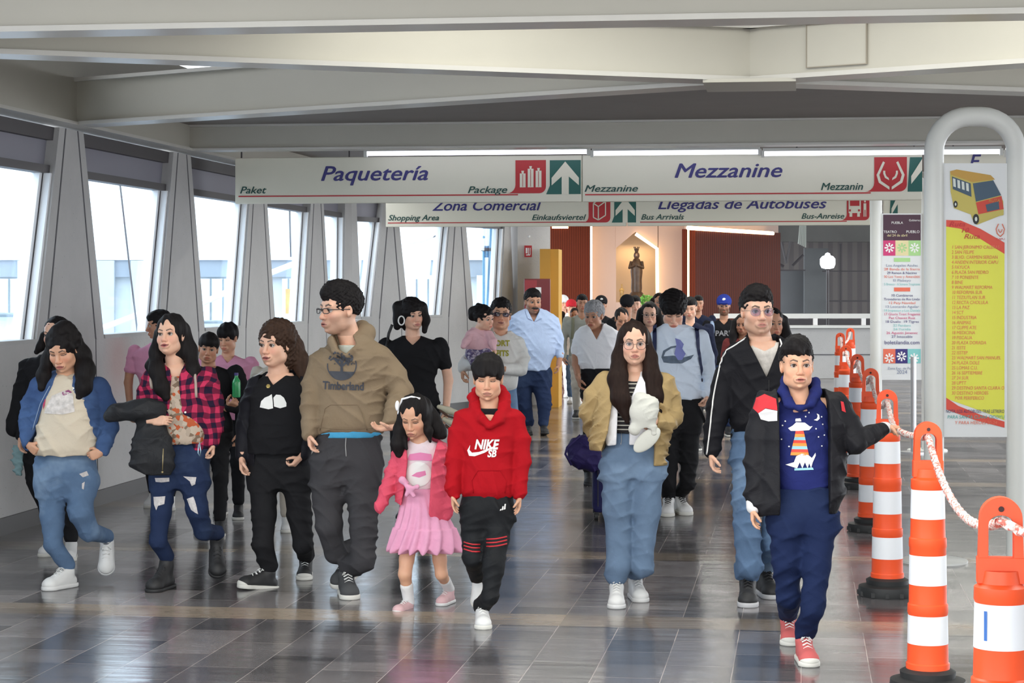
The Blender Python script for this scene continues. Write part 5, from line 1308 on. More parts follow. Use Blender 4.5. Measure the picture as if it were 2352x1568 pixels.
# ---- boy in the red hoodie
def p_red_boy():
    s = Fig('boy in a red hooded sweatshirt and black track trousers with red stripes', 1120, 1445, 'mid', D=dep(1445, .16))
    s.head(1121, 868, 100, yaw=-3, pitch=9, f=.04, neck=(1124, 938, 0), eyes='down', child=.8, fat=1.02, lip=(.45, .16, .13), brow=.8)
    s.hair('bowl', vol=1.04, line=.057, amp=.0030, freq=150, tw=.3, top=.004, chains=[[(1094, 842, 12, .09), (1100, 862, 3, .135)], [(1112, 838, 12, .11), (1112, 862, 3, .15)], [(1130, 838, 12, .11), (1136, 862, 3, .15)], [(1146, 842, 10, .09), (1150, 868, 3, .12)]])
    s.chestskin([(934, 1106, 1142, .8, .0), (944, 1100, 1148, .8, .03), (970, 1098, 1150, .6, .05)])
    tee = s.cloth('shirt', C_BLACK, [(938, 1100, 1150, .8, .045), (960, 1090, 1160, .6, .03), (1000, 1085, 1165, .55)], folds=.0)
    red = mat_cloth('red_fleece', (.36, .006, .012), var=.10, wr=.6, vs=5)
    ul = [(1066, 962, 25), (1050, 1010, 22), (1046, 1055, 21, .02), (1041, 1118, 17, .05), (1041, 1130, 15, .05)]
    ur = [(1180, 962, 25), (1196, 1010, 22), (1199, 1055, 20, .02), (1194, 1122, 17, .05), (1193, 1134, 15, .05)]
    hood = [[(1088, 912, 14, -.03), (1094, 940, 16, .03), (1110, 962, 12, .09), (1124, 978, 7, .11)], [(1158, 910, 14, -.03), (1156, 938, 17, .03), (1144, 962, 12, .09), (1128, 978, 7, .11)], [(1088, 915, 15, -.04), (1100, 905, 18, -.12), (1146, 905, 18, -.12), (1158, 915, 15, -.04)]]
    v, o = s.cloth('hoodie', red, [(928, 1098, 1150, .8), (940, 1068, 1178, .55), (955, 1053, 1192, .55), (985, 1052, 1192, .60), (1040, 1060, 1184, .66), (1100, 1056, 1188, .70), (1125, 1058, 1186, .70), (1138, 1066, 1180, .66), (1146, 1078, 1168, .62)],
        [ul, ur] + hood, cuts=[([(1101, 900), (1146, 900), (1144, 935), (1126, 968), (1103, 938)], -1, .0)], folds=.0085, wl=.085)
    # pocket seam and chest print
    s.strand_tube('pocket_seam', [(1088, 1128), (1084, 1100), (1098, 1076), (1150, 1076), (1164, 1100), (1160, 1128)], .0022, red, o, v)
    s.decal(v, text_mesh('NIKE', 1, .25, .035, .8), PRINTW, 'lettering', 1116, 1031, .068, o); s.decal(v, text_mesh('SB', 1, .25, .035, .85), PRINTW, 'lettering', 1129, 1049, .050, o)
    s.print_poly(s.last if 0 else v, [(1073, 1035), (1080, 1022), (1078, 1034), (1084, 1040), (1100, 1038), (1147, 1020), (1112, 1040), (1090, 1048), (1077, 1047)], PRINTW, 'swoosh_mark', o)
    s.hand(1042, 1137, .055, (.02, .02, -1), (.6, -.2, 0), (.2, -1, 0), L=50, curl=.25); s.hand(1192, 1140, .055, (-.02, 0, -1), (-.6, -.2, 0), (-.2, -1, 0), L=50, curl=.25)
    a1 = s.shoe(1111, 1446, yaw=4, up=WHITE, sole=SOLEW, lace=LACEW, L=.225)
    a0 = s.shoe(1100, 1397, yaw=0, pitch=48, f=-.30, up=WHITE, sole=SOLEW, L=.225)
    blk = mat_cloth('black_tracksuit', (.013, .014, .016), rough=.6)
    v, o = s.cloth('track_trousers', blk, [(1120, 1064, 1178, .7), (1140, 1060, 1178, .72), (1165, 1059, 1178, .75), (1190, 1062, 1176, .72), (1205, 1070, 1170, .6)],
        [[(1090, 1175, 30), (1087, 1235, 28), (1086, 1280, 26, .02), (1096, 1320, 20, -.12), ('L', *a0, .045)], [(1150, 1175, 30), (1142, 1240, 29, .03), (1134, 1300, 27, .08), (1126, 1370, 21, .10), ('L', *(a1 + np.array((0, .005, .0))), .046)]], folds=.007, wl=.08)
    redl = mat('stripe_red', (.50, .02, .03), .6)
    for k in range(3):
        s.strand_tube('stripe', [(1104, 1230 + 8 * k - 0), (1120, 1231 + 8 * k)] if 0 else [(1118, 1234 + 8 * k), (1140, 1232 + 8 * k), (1164, 1228 + 8 * k)], .0042, redl, o, v, off=.000); s.strand_tube('stripe', [(1066, 1242 + 8 * k), (1085, 1246 + 8 * k), (1103, 1247 + 8 * k)], .0042, redl, o, v, off=.0)
    for k, (x0, x1, t) in enumerate(((1148, 1151, 1169), (1152, 1156, 1163), (1157, 1161, 1158))): s.print_poly(v, [(x0, 1173 - k), (x1, 1172 - k), (x1 + 1, t), (x1 - 2, t)], PRINTW, 'three_bar_mark', o)
    s.finish(std_trunk(1080, 1166, 968, 1095, 1150, 1160, 24))
p_red_boy()

# ---- man in the brown printed hoodie
def p_hoodie_man():
    s = Fig('tall man in a tan hooded sweatshirt with a printed tree, looking left', 800, 1378, 'light', D=dep(1375, .12))
    s.head(781, 711, 112, yaw=-52, pitch=2, roll=0, f=.02, neck=(808, 792, -.03), stubble=.45, lip=(.50, .19, .16), mouth=.25, brow=1.3)
    s.hair('cap', vol=1.05, line=.044, amp=.0028, curl=150, top=.012, chains=[[(746, 674, 11, .08), (772, 664, 12, .05), (800, 664, 13, 0)]])
    s.glasses(GLASSM, None, thick=.0022, hgt=.012, sq=3)
    s.chestskin([(790, 782, 832, .8), (800, 776, 836, .8, .0), (825, 775, 845, .6, .03)])
    s.cloth('undershirt', mat_cloth('pale_undershirt', (.45, .47, .42)), [(792, 776, 842, .85, .02), (815, 778, 850, .6, .04), (850, 770, 860, .5, .02)], folds=0)
    tan = mat_cloth('tan_fleece', (.215, .160, .105), var=.08, wr=.6, vs=5, wear=(.25, .19, .13), wearf=(.5, .8))
    al = [(740, 835, 34), (722, 880, 28), (716, 925, 26, .02), (711, 975, 20, .05), (711, 992, 17, .05)]
    ar = [(868, 828, 36, -.02), (905, 870, 31), (922, 897, 27, .02), (918, 915, 22, .07)]
    ar2 = [(922, 897, 27, .02), (908, 940, 22, .12), (896, 972, 19, .17)]
    hood = [[(762, 786, 10, .10), (778, 806, 12, .12), (796, 816, 10, .12)], [(796, 816, 10, .12), (822, 798, 18, .05), (840, 765, 24, -.05), (832, 752, 20, -.10)], [(762, 786, 10, .08), (770, 778, 12, -.02), (805, 760, 20, -.14), (838, 768, 24, -.08)]]
    v, o = s.cloth('hoodie', tan, [(770, 790, 845, .8), (785, 765, 868, .6), (800, 742, 890, .55), (820, 726, 900, .58), (860, 718, 900, .60), (900, 722, 888, .62), (940, 722, 886, .62), (975, 724, 886, .64), (988, 728, 882, .60), (994, 734, 876, .55)],
        [al, ar, ar2] + hood, cuts=[([(764, 770), (806, 765), (818, 790), (796, 812), (778, 802)], -1, .02)], folds=.011, wl=.10)
    s.strand_tube('pocket_seam', [(738, 985), (750, 935), (764, 926), (826, 926), (838, 950), (846, 985)], .0025, tan, o, v)
    s.strand_tube('hem_rib_seam', [(726, 978), (800, 982), (884, 978)], .002, tan, o, v)
    # round tree print and lettering
    from mathutils.geometry import tessellate_polygon
    def ring(cx, cy, r0, r1, a0=0, a1=360, n=36):
        pv = [];  pf = []
        for i in range(n + 1):
            a = math.radians(a0 + (a1 - a0) * i / n); pv += [(cx + r0 * math.cos(a), 0, cy + r0 * math.sin(a)), (cx + r1 * math.cos(a), 0, cy + r1 * math.sin(a))]
        return pv, [(2 * i, 2 * i + 2, 2 * i + 3, 2 * i + 1) for i in range(n)]
    pv, pf = ring(0, 0, .060, .065, 175, 380)
    rnd = random.Random(3)
    def leaf(x, z, r):
        o_ = len(pv); pv.extend([(x + r * math.cos(k * 1.05) * (.7 + .5 * rnd.random()), 0, z + r * math.sin(k * 1.05) * (.7 + .5 * rnd.random())) for k in range(6)]); pf.append(tuple(range(o_, o_ + 6)))
    for i in range(60):
        a = math.radians(rnd.uniform(8, 172)); r_ = rnd.uniform(.022, .066); leaf(r_ * math.cos(a), r_ * math.sin(a) - .002, rnd.uniform(.003, .0065))
    def tri(*p): o_ = len(pv); pv.extend([(a, 0, b) for a, b in p]); pf.append(tuple(range(o_, o_ + len(p))))
    tri((-.006, -.035), (.007, -.035), (.004, .02), (-.004, .02)); tri((-.004, -.008), (-.034, .022), (-.030, .026), (0, .003)); tri((.004, -.008), (.034, .022), (.030, .026), (0, .003)); tri((-.002, 0), (-.014, .035), (-.010, .037), (.003, .01)); tri((.002, 0), (.014, .035), (.010, .037), (-.003, .01))
    o_ = len(pv); pv.extend([(.063 * math.cos(math.radians(a)), 0, .063 * math.sin(math.radians(a))) for a in range(205, 336, 10)]); pf.append(tuple(range(o_, len(pv))))
    s.decal(v, (pv, pf), mat('print_charcoal', (.045, .05, .065), .8, var=.1), 'tree_print', 786, 838, 1.28, o, rot=-.03, off=.006)
    s.decal(v, text_mesh('Timberland', 1, 0, .028, .80), mat('print_charcoal', (.045, .05, .065), .8), 'lettering', 789, 894, .062, o, rot=-.03, off=.006)
    tee = s.cloth('tee_shirt', mat_cloth('sky_blue_cotton', (.07, .34, .58)), [(975, 732, 878, .60), (995, 733, 877, .60), (1004, 726, 872, .56)], folds=.004)
    s.hand(712, 996, .06, (.1, -.15, -1), (.8, -.2, 0), (.2, -1, 0), L=62, curl=.45); 
    s.hand(900, 980, .20, (-1, -.25, -.12), (0, -.3, .9), (-.3, -1, .6), L=62, curl=.35)
    a1 = s.shoe(806, 1378, yaw=12, up=mat('suede_charcoal', (.05, .052, .056), .8), sole=SOLEW, lace=LACEW, L=.29); a0 = s.shoe(773, 1352, yaw=-22, pitch=14, up=mat('suede_charcoal', (.05, .052, .056), .8), sole=SOLEW, lace=LACEW, L=.285, f=-.10)
    gr = mat_cloth('charcoal_joggers', (.048, .047, .052), var=.08, wr=.5)
    v, o = s.cloth('joggers', gr, [(996, 728, 876, .60), (1010, 726, 876, .62), (1050, 720, 876, .66), (1085, 716, 874, .66), (1110, 718, 872, .6)],
        [[(758, 1075, 42), (752, 1140, 38), (756, 1205, 34, .02), (770, 1270, 27, -.06), ('L', *(a0 + np.array((0, 0, .03), f4)), .062)], [(832, 1075, 43), (834, 1150, 38, .03), (834, 1220, 34, .06), (834, 1285, 30, .08), ('L', *(a1 + np.array((.02, .0, .035), f4)), .066)]], folds=.010, wl=.09)
    s.strand_tube('drawstring', [(798, 1002), (797, 1020), (799, 1044)], .003, mat('drawstring_grey', (.3, .3, .3), .7), o, v)
    s.finish(std_trunk(748, 862, 835, 765, 835, 1060, 36))
p_hoodie_man()
def glow_dots(s, v, o, pts, m, r=2.2, name='dot'):
    for (x, y) in pts: s.print_poly(v, [(x + r * math.cos(k * math.pi / 3), y + r * math.sin(k * math.pi / 3)) for k in range(6)], m, name, o)

# ---- boy in the navy shirt holding the rope
def p_navy_boy():
    s = Fig('boy in a navy shirt and open black jacket reaching for the rope', 1835, 1530, 'mid', D=dep(1530, .12))
    s.head(1830, 839, 112, yaw=3, pitch=-1, f=.03, neck=(1836, 925, 0), child=.7, fat=1.02, fade=.45, lip=(.50, .18, .15), mouth=.15, brow=1.1)
    s.hair('cap', vol=1.02, line=.050, amp=.0030, curl=170, top=.014, chains=[[(1836, 800, 10, .11), (1846, 812, 3, .14)], [(1806, 800, 10, .08), (1826, 790, 12, .09), (1850, 800, 10, .08)]])
    s.chestskin([(915, 1812, 1862, .8), (930, 1806, 1868, .7, .03), (965, 1800, 1875, .5, .02)])
    navy = mat_cloth('navy_cotton', (.016, .022, .115), var=.08, wr=.5)
    v, o = s.cloth('shirt', navy, [(905, 1800, 1876, .75), (918, 1790, 1886, .62), (935, 1780, 1898, .58), (980, 1778, 1906, .60), (1060, 1782, 1908, .64), (1110, 1784, 1906, .64), (1132, 1792, 1900, .62), (1145, 1806, 1888, .55)],
        [[(1804, 872, 11, -.02), (1800, 900, 12, .02), (1812, 925, 10, .09), (1836, 936, 7, .12), (1862, 924, 10, .09), (1876, 900, 12, .02), (1874, 874, 10, -.02)], [(1804, 880, 12, -.03), (1838, 872, 14, -.12), (1874, 880, 12, -.03)]],
        cuts=[([(1815, 860), (1866, 860), (1862, 905), (1850, 928), (1826, 928), (1817, 905)], -1, .0)], folds=.006)
    st_ = [mat('print_red', (.62, .05, .03), .7), mat('print_orange', (.75, .25, .04), .7), mat('print_pale_blue', (.25, .50, .60), .7)]
    for k in range(8):
        y0, y1 = 990 + 7 * k, 997 + 7 * k; h0, h1 = 9 + 1.5 * k, 9 + 1.5 * (k + 1)
        s.print_poly(v, [(1838 - h0, y0), (1838 + h0, y0), (1838 + h1, y1), (1838 - h1, y1)], st_[k % 3], 'beam_stripe', o)
    s.print_poly(v, [(1822, 978), (1830, 970), (1850, 971), (1862, 980), (1868, 979), (1860, 988), (1835, 990), (1818, 990), (1812, 984)], PRINTW, 'saucer_print', o)
    s.print_poly(v, [(1828, 968), (1829, 962), (1840, 961), (1842, 968)], PRINTW, 'saucer_print', o)
    s.print_poly(v, [(1825, 1062), (1830, 1048), (1842, 1042), (1856, 1044), (1866, 1052), (1874, 1040), (1875, 1046), (1868, 1062), (1864, 1076), (1860, 1064), (1856, 1076), (1850, 1062), (1844, 1076), (1838, 1062), (1832, 1076), (1806, 1068)], PRINTW, 'creature_print', o)
    s.print_poly(v, [(1826, 1076), (1868, 1074), (1870, 1079), (1826, 1081)], st_[2], 'ground_print', o)
    s.print_poly(v, [(1878, 950), (1884, 953), (1885, 962), (1879, 967), (1871, 965), (1878, 962), (1880, 956)], PRINTW, 'moon_print', o)
    glow_dots(s, v, o, [(1806, 968), (1800, 978), (1852, 957), (1860, 948), (1892, 975), (1890, 958), (1896, 1000), (1882, 1004), (1798, 1010), (1890, 1025), (1876, 985), (1814, 1026)], PRINTW, 1.8, 'star_print')
    jk = mat_cloth('black_bomber_cloth', (.013, .013, .016), rough=.6, wr=.6)
    al = [(1760, 928, 30), (1742, 990, 30), (1738, 1060, 27, .02), (1734, 1148, 22, .05)]
    ar = [(1922, 926, 29), (1950, 985, 30, .0), (1966, 1014, 27, .03), (2000, 998, 22, -.05), (2026, 986, 18, -.10)]
    v, o = s.cloth('jacket', jk, [(885, 1790, 1884, .7, -.03), (900, 1770, 1915, .58, -.02), (915, 1752, 1934, .56), (940, 1742, 1942, .58), (1000, 1740, 1944, .62), (1060, 1734, 1942, .64), (1120, 1724, 1936, .66), (1160, 1722, 1930, .66), (1178, 1730, 1922, .62)],
        [al, ar], cuts=[([(1800, 850), (1886, 850), (1900, 900), (1905, 960), (1904, 1200), (1790, 1200), (1789, 960), (1788, 905)], -1, .06), ([(1800, 850), (1876, 850), (1870, 905), (1806, 905)], -1, .02)], folds=.010, wl=.10)
    rd = mat('jacket_red_panel', (.52, .02, .03), .75); wt = mat('jacket_white_panel', (.62, .61, .62), .75)
    s.print_poly(v, [(1734, 940), (1742, 915), (1760, 906), (1784, 916), (1785, 942), (1760, 938), (1744, 950)], rd, 'red_shoulder_panel', o)
    s.print_poly(v, [(1744, 950), (1760, 939), (1785, 943), (1785, 966), (1766, 968), (1750, 964)], wt, 'white_shoulder_panel', o)
    s.print_poly(v, [(1934, 922), (1941, 924), (1946, 948), (1936, 944)], rd, 'red_shoulder_panel', o)
    s.cloth('sleeve_cuff', wt, [], [[(1732, 1150, 18.5, .052), (1731, 1164, 17, .058)]], folds=0); s.cloth('sleeve_cuff', wt, [], [[(2030, 984, 16, -.11), (2034, 983, 15, -.12)]], folds=0, parent=s.root)
    s.hand(1730, 1166, .06, (-.02, 0, -1), (.7, -.2, 0), (.3, -1, 0), L=62, curl=.35)
    s.hand(2036, 983, -.12, (1, .1, -.10), (.0, -.6, -.8), (.2, -1, .4), L=60, curl=1.15, thc=.7)
    cv = mat('red_canvas_faded', (.50, .10, .10), .8)
    a1 = s.shoe(1862, 1533, yaw=2, up=cv, sole=SOLEW, lace=LACEW, L=.25, kind='canvas'); a0 = s.shoe(1816, 1484, yaw=-4, up=cv, sole=SOLEW, lace=LACEW, L=.25, kind='canvas')
    s.cloth('jeans', mat_cloth('deep_navy_denim', (.010, .018, .058), var=.12, wear=(.018, .03, .08)), [(1120, 1778, 1914, .66), (1150, 1770, 1918, .68), (1190, 1768, 1924, .70), (1220, 1772, 1918, .62)],
        [[(1806, 1195, 40), (1806, 1290, 35), (1812, 1370, 29, -.05), ('L', *(a0 + np.array((0, 0, .02), f4)), .048)], [(1884, 1195, 40), (1876, 1300, 35, .04), (1866, 1400, 28, .08), ('L', *(a1 + np.array((0, 0, .02), f4)), .046)]], folds=.008, wl=.10)
    s.finish(std_trunk(1770, 1912, 930, 1810, 1880, 1180, 36))
p_navy_boy()

# ---- man in the black track jacket
def p_black_jacket_man():
    s = Fig('man with glasses in a black zipped jacket with white piping and blue jeans', 1740, 1393, 'light', D=dep(1393, .15))
    s.head(1739, 715, 108, yaw=8, pitch=0, f=.03, neck=(1750, 792, 0), stubble=.30, fat=1.06, lip=(.55, .20, .18), fade=.3, brow=1.3)
    s.hair('cap', vol=1.03, line=.044, amp=.003, curl=100, top=.008)
    s.glasses(mat('thin_metal_frame', (.25, .22, .2), .3, metal=.8), mat_glass('tinted_lens', .02, (.62, .56, .74)), thick=.0012, w=.024, hgt=.020)
    s.chestskin([(782, 1720, 1782, .8), (795, 1714, 1790, .7, .02), (830, 1710, 1800, .5, .03)])
    s.cloth('tee_shirt', mat_cloth('offwhite_ribbed', (.60, .56, .52), var=.25, vs=40), [(786, 1722, 1790, .66, .02), (800, 1716, 1796, .64, .035), (830, 1712, 1804, .54, .03), (860, 1708, 1806, .5, .02), (900, 1706, 1808, .50, .0)], cuts=[([(1724, 770), (1788, 770), (1780, 794), (1756, 806), (1734, 796)], -1, .0)], folds=.004)
    jk = mat_cloth('black_track_cloth', (.010, .010, .013), rough=.65, wr=.5)
    al = [(1692, 822, 32), (1668, 870, 30), (1652, 930, 27, .02), (1640, 985, 24, .05), (1634, 1035, 19, .07)]
    ar = [(1810, 822, 31), (1832, 880, 28), (1842, 950, 26, .02), (1846, 1030, 20, .05)]
    v, o = s.cloth('jacket', jk, [(770, 1716, 1795, .72, -.02), (782, 1700, 1806, .62), (795, 1682, 1820, .58), (815, 1672, 1830, .60), (870, 1668, 1832, .64), (930, 1672, 1832, .66), (975, 1678, 1830, .66), (990, 1684, 1824, .6)],
        [al, ar], cuts=[([(1722, 740), (1790, 740), (1792, 785), (1760, 868), (1722, 790)], -1, .05)], folds=.009, wl=.10)
    wt = mat('white_piping', (.72, .72, .72), .7)
    s.strand_tube('white_piping', [(1712, 775), (1690, 790), (1668, 803), (1655, 828), (1644, 870), (1634, 920), (1626, 985), (1619, 1040)], .0045, wt, o, v, off=.002)
    s.strand_tube('collar_edge', [(1724, 782), (1722, 795), (1726, 800)], .005, wt, o, v); s.strand_tube('collar_edge', [(1788, 778), (1791, 790), (1788, 796)], .005, wt, o, v)
    s.strand_tube('zip', [(1760, 870), (1758, 930), (1757, 984)], .0018, BLK, o, v)
    s.hand(1634, 1042, .08, (.05, -.1, -1), (.8, -.2, 0), (.3, -1, 0), L=62, curl=.45); s.hand(1846, 1038, .05, (0, -.1, -1), (-.8, -.2, 0), (-.3, -1, 0), L=62, curl=.4)
    a0 = s.shoe(1718, 1396, yaw=-6, up=BLK, sole=mat('sole_grey_white', (.5, .5, .52), .5), lace=BLK, L=.29); a1 = s.shoe(1777, 1377, yaw=8, up=BLK, sole=mat('sole_grey_white', (.5, .5, .52), .5), lace=BLK, L=.29)
    s.cloth('jeans', DENIM, [(975, 1684, 1824, .62), (1010, 1682, 1826, .66), (1045, 1682, 1826, .66), (1065, 1688, 1820, .6)],
        [[(1716, 1050, 36), (1712, 1140, 34, .03), (1716, 1230, 33, .04), (1722, 1300, 31, .04), ('L', *(a0 + np.array((0, .02, .05), f4)), .075)], [(1790, 1050, 36), (1786, 1140, 34), (1778, 1240, 33, -.03), ('L', *(a1 + np.array((0, .02, .05), f4)), .075)]], folds=.012, wl=.09)
    s.finish(std_trunk(1700, 1806, 822, 1716, 1790, 1030, 34))
p_black_jacket_man()

# ---- woman with round glasses
def p_glasses_woman():
    s = Fig('woman with round glasses and long hair in a tan padded jacket and blue jeans', 1450, 1395, 'light', D=dep(1395, .14), hair=H_BROWN)
    s.head(1456, 790, 97, yaw=0, pitch=-1, f=.03, neck=(1459, 862, .0), lip=(.48, .14, .12), fat=.93, brow=1.2)
    s.hair('long', vol=1.02, line=.050, amp=.0018, freq=210, tw=.2, chains=[[(1432, 775, 13, .0), (1420, 820, 14, .02), (1414, 870, 17, .09), (1420, 915, 16, .14), (1432, 950, 8, .15)], [(1430, 800, 9, .02), (1432, 860, 9, .10), (1437, 920, 10, .15), (1440, 968, 5, .16)],
        [(1480, 775, 13, .0), (1494, 820, 14, .02), (1504, 870, 16, .08), (1508, 910, 14, .12), (1516, 948, 6, .13)], [(1484, 800, 9, .02), (1488, 860, 10, .10), (1496, 915, 9, .14)], [(1440, 800, 22, -.06), (1472, 800, 22, -.06)], [(1430, 860, 20, -.02), (1485, 860, 20, -.02)]])
    s.glasses(mat('dark_thin_frame', (.05, .04, .035), .3, var=0), LENS, w=.0255, hgt=.0235, z=-.006, thick=.0013)
    s.chestskin([(850, 1434, 1482, .8), (862, 1428, 1490, .7, .02), (900, 1420, 1500, .5, .03)])
    stripe = mat_stripes('striped_knit', (.018, .016, .018), (.55, .53, .46), 'Z', 14, .85, .80, .9)
    s.cloth('top', stripe, [(868, 1428, 1492, .66, .02), (885, 1412, 1506, .60, .03), (940, 1405, 1505, .60, .03), (986, 1408, 1502, .60, .03), (992, 1410, 1500, .6, .03)], folds=.004)
    wv, wo = s.cloth('white_shirt', C_WHITE, [(852, 1424, 1494, .72, .0), (866, 1408, 1512, .66, .02), (890, 1398, 1520, .66, .035), (950, 1390, 1515, .68, .045), (1000, 1388, 1506, .70, .045), (1020, 1392, 1500, .68, .045)],
        cuts=[([(1440, 830), (1478, 830), (1470, 862), (1448, 915), (1444, 1040), (1414, 1040), (1418, 940), (1424, 905), (1432, 880)], -1, .03)], folds=.007)
    tan = mat_cloth('tan_nylon', (.40, .285, .135), rough=.5, var=.08, wr=.9, sheen=0, vs=4)
    al = [(1392, 880, 30), (1368, 912, 27), (1354, 945, 24, -.02), (1362, 985, 20, -.10), (1385, 1010, 16, -.13)]
    ar = [(1524, 882, 28), (1540, 920, 25), (1546, 958, 22, .03), (1530, 972, 20, .12), (1512, 968, 16, .18)]
    v, o = s.cloth('padded_jacket', tan, [(845, 1415, 1502, .68, -.04), (858, 1394, 1524, .60, -.02), (875, 1374, 1540, .60), (910, 1366, 1546, .62, .02), (960, 1360, 1546, .64, .03), (1010, 1354, 1538, .64, .03), (1045, 1362, 1530, .62, .03), (1068, 1372, 1526, .55, .03)],
        [al, ar], cuts=[([(1430, 820), (1490, 820), (1496, 850), (1512, 920), (1504, 990), (1500, 1090), (1380, 1090), (1378, 1040), (1395, 990), (1404, 930), (1404, 870), (1418, 850)], -1, .04), ([(1300, 1040), (1384, 1034), (1384, 1090), (1300, 1090)], -1, 1), ([(1498, 1074), (1540, 1068), (1540, 1100), (1498, 1100)], -1, 1)], folds=.010, wl=.075)
    s.hand(1508, 966, .19, (-1, -.35, -.05), (-.2, .3, -.9), (-.2, -.7, .8), L=56, curl=.9)
    a0 = s.shoe(1416, 1399, yaw=-3, up=WHITE, sole=WHITE, lace=LACEW, L=.25); a1 = s.shoe(1474, 1384, yaw=8, up=WHITE, sole=WHITE, lace=LACEW, L=.25)
    jn = mat_cloth('mid_blue_denim', (.125, .185, .28), var=.15, wear=(.21, .30, .43), vs=8)
    v, o = s.cloth('jeans', jn, [(984, 1412, 1500, .62), (1000, 1404, 1508, .64), (1030, 1388, 1520, .66), (1070, 1381, 1527, .68), (1095, 1384, 1524, .6)],
        [[(1420, 1080, 38), (1418, 1160, 36), (1422, 1240, 33), (1420, 1300, 31, .02), ('L', *(a0 + np.array((0, .02, .05), f4)), .066)], [(1489, 1080, 38), (1486, 1160, 35), (1478, 1240, 30), (1474, 1300, 27), ('L', *(a1 + np.array((-.01, .02, .05), f4)), .058)]], folds=.009, wl=.10)
    s.strand_tube('belt', [(1416, 990), (1450, 992), (1498, 990)], .009, BLK, o, v, off=-.002); s.strand_tube('belt_chain', [(1426, 990), (1426, 1010), (1424, 1018)], .002, mat('steel_chain', (.5, .5, .5), .3, metal=.8), o, v)
    s.finish(std_trunk(1400, 1516, 885, 1422, 1488, 1060, 32))
    # cap held against the shirt
    c = empty('cap'); c.parent = None; c.location = s.root.location; c.rotation_euler = s.root.rotation_euler
    cm = mat_cloth('cap_cream', (.60, .60, .55), var=.05, wr=.4)
    vv = Vox(s.J(1430, 1060, .35) - .02, s.J(1535, 905, .15) + .02, .005); vv.ell(s.J(1478, 945, .24), (.078, .055, .075), .01, rotm(0, 0, -20)); vv.cap(s.J(1470, 915, .24), s.J(1500, 925, .24), .035, .03, .03); vv.cap(s.J(1458, 985, .235), s.J(1478, 975, .235), .035, .03, .03); vv.cap(s.J(1488, 950, .24), s.J(1500, 992, .24), .035, .022, .03)
    vv.ell(s.J(1484, 985, .22), (.05, .045, .03), .01, rotm(0, 20, 0), op='s'); vv.folds(.005, 4, .06); p_, f_ = vv.mesh(); fast_mesh('crown', p_, f_, cm, c)
    vv = Vox(s.J(1440, 1070, .35) - .02, s.J(1535, 960, .15) + .02, .004); vv.ell(s.J(1486, 1010, .24), (.090, .016, .044), .01, rotm(0, 0, -42)); p_, f_ = vv.mesh(); fast_mesh('visor', p_, f_, cm, c)
    tag(c, 'off-white cap held in the hand of the woman with round glasses', 'cap')
p_glasses_woman()

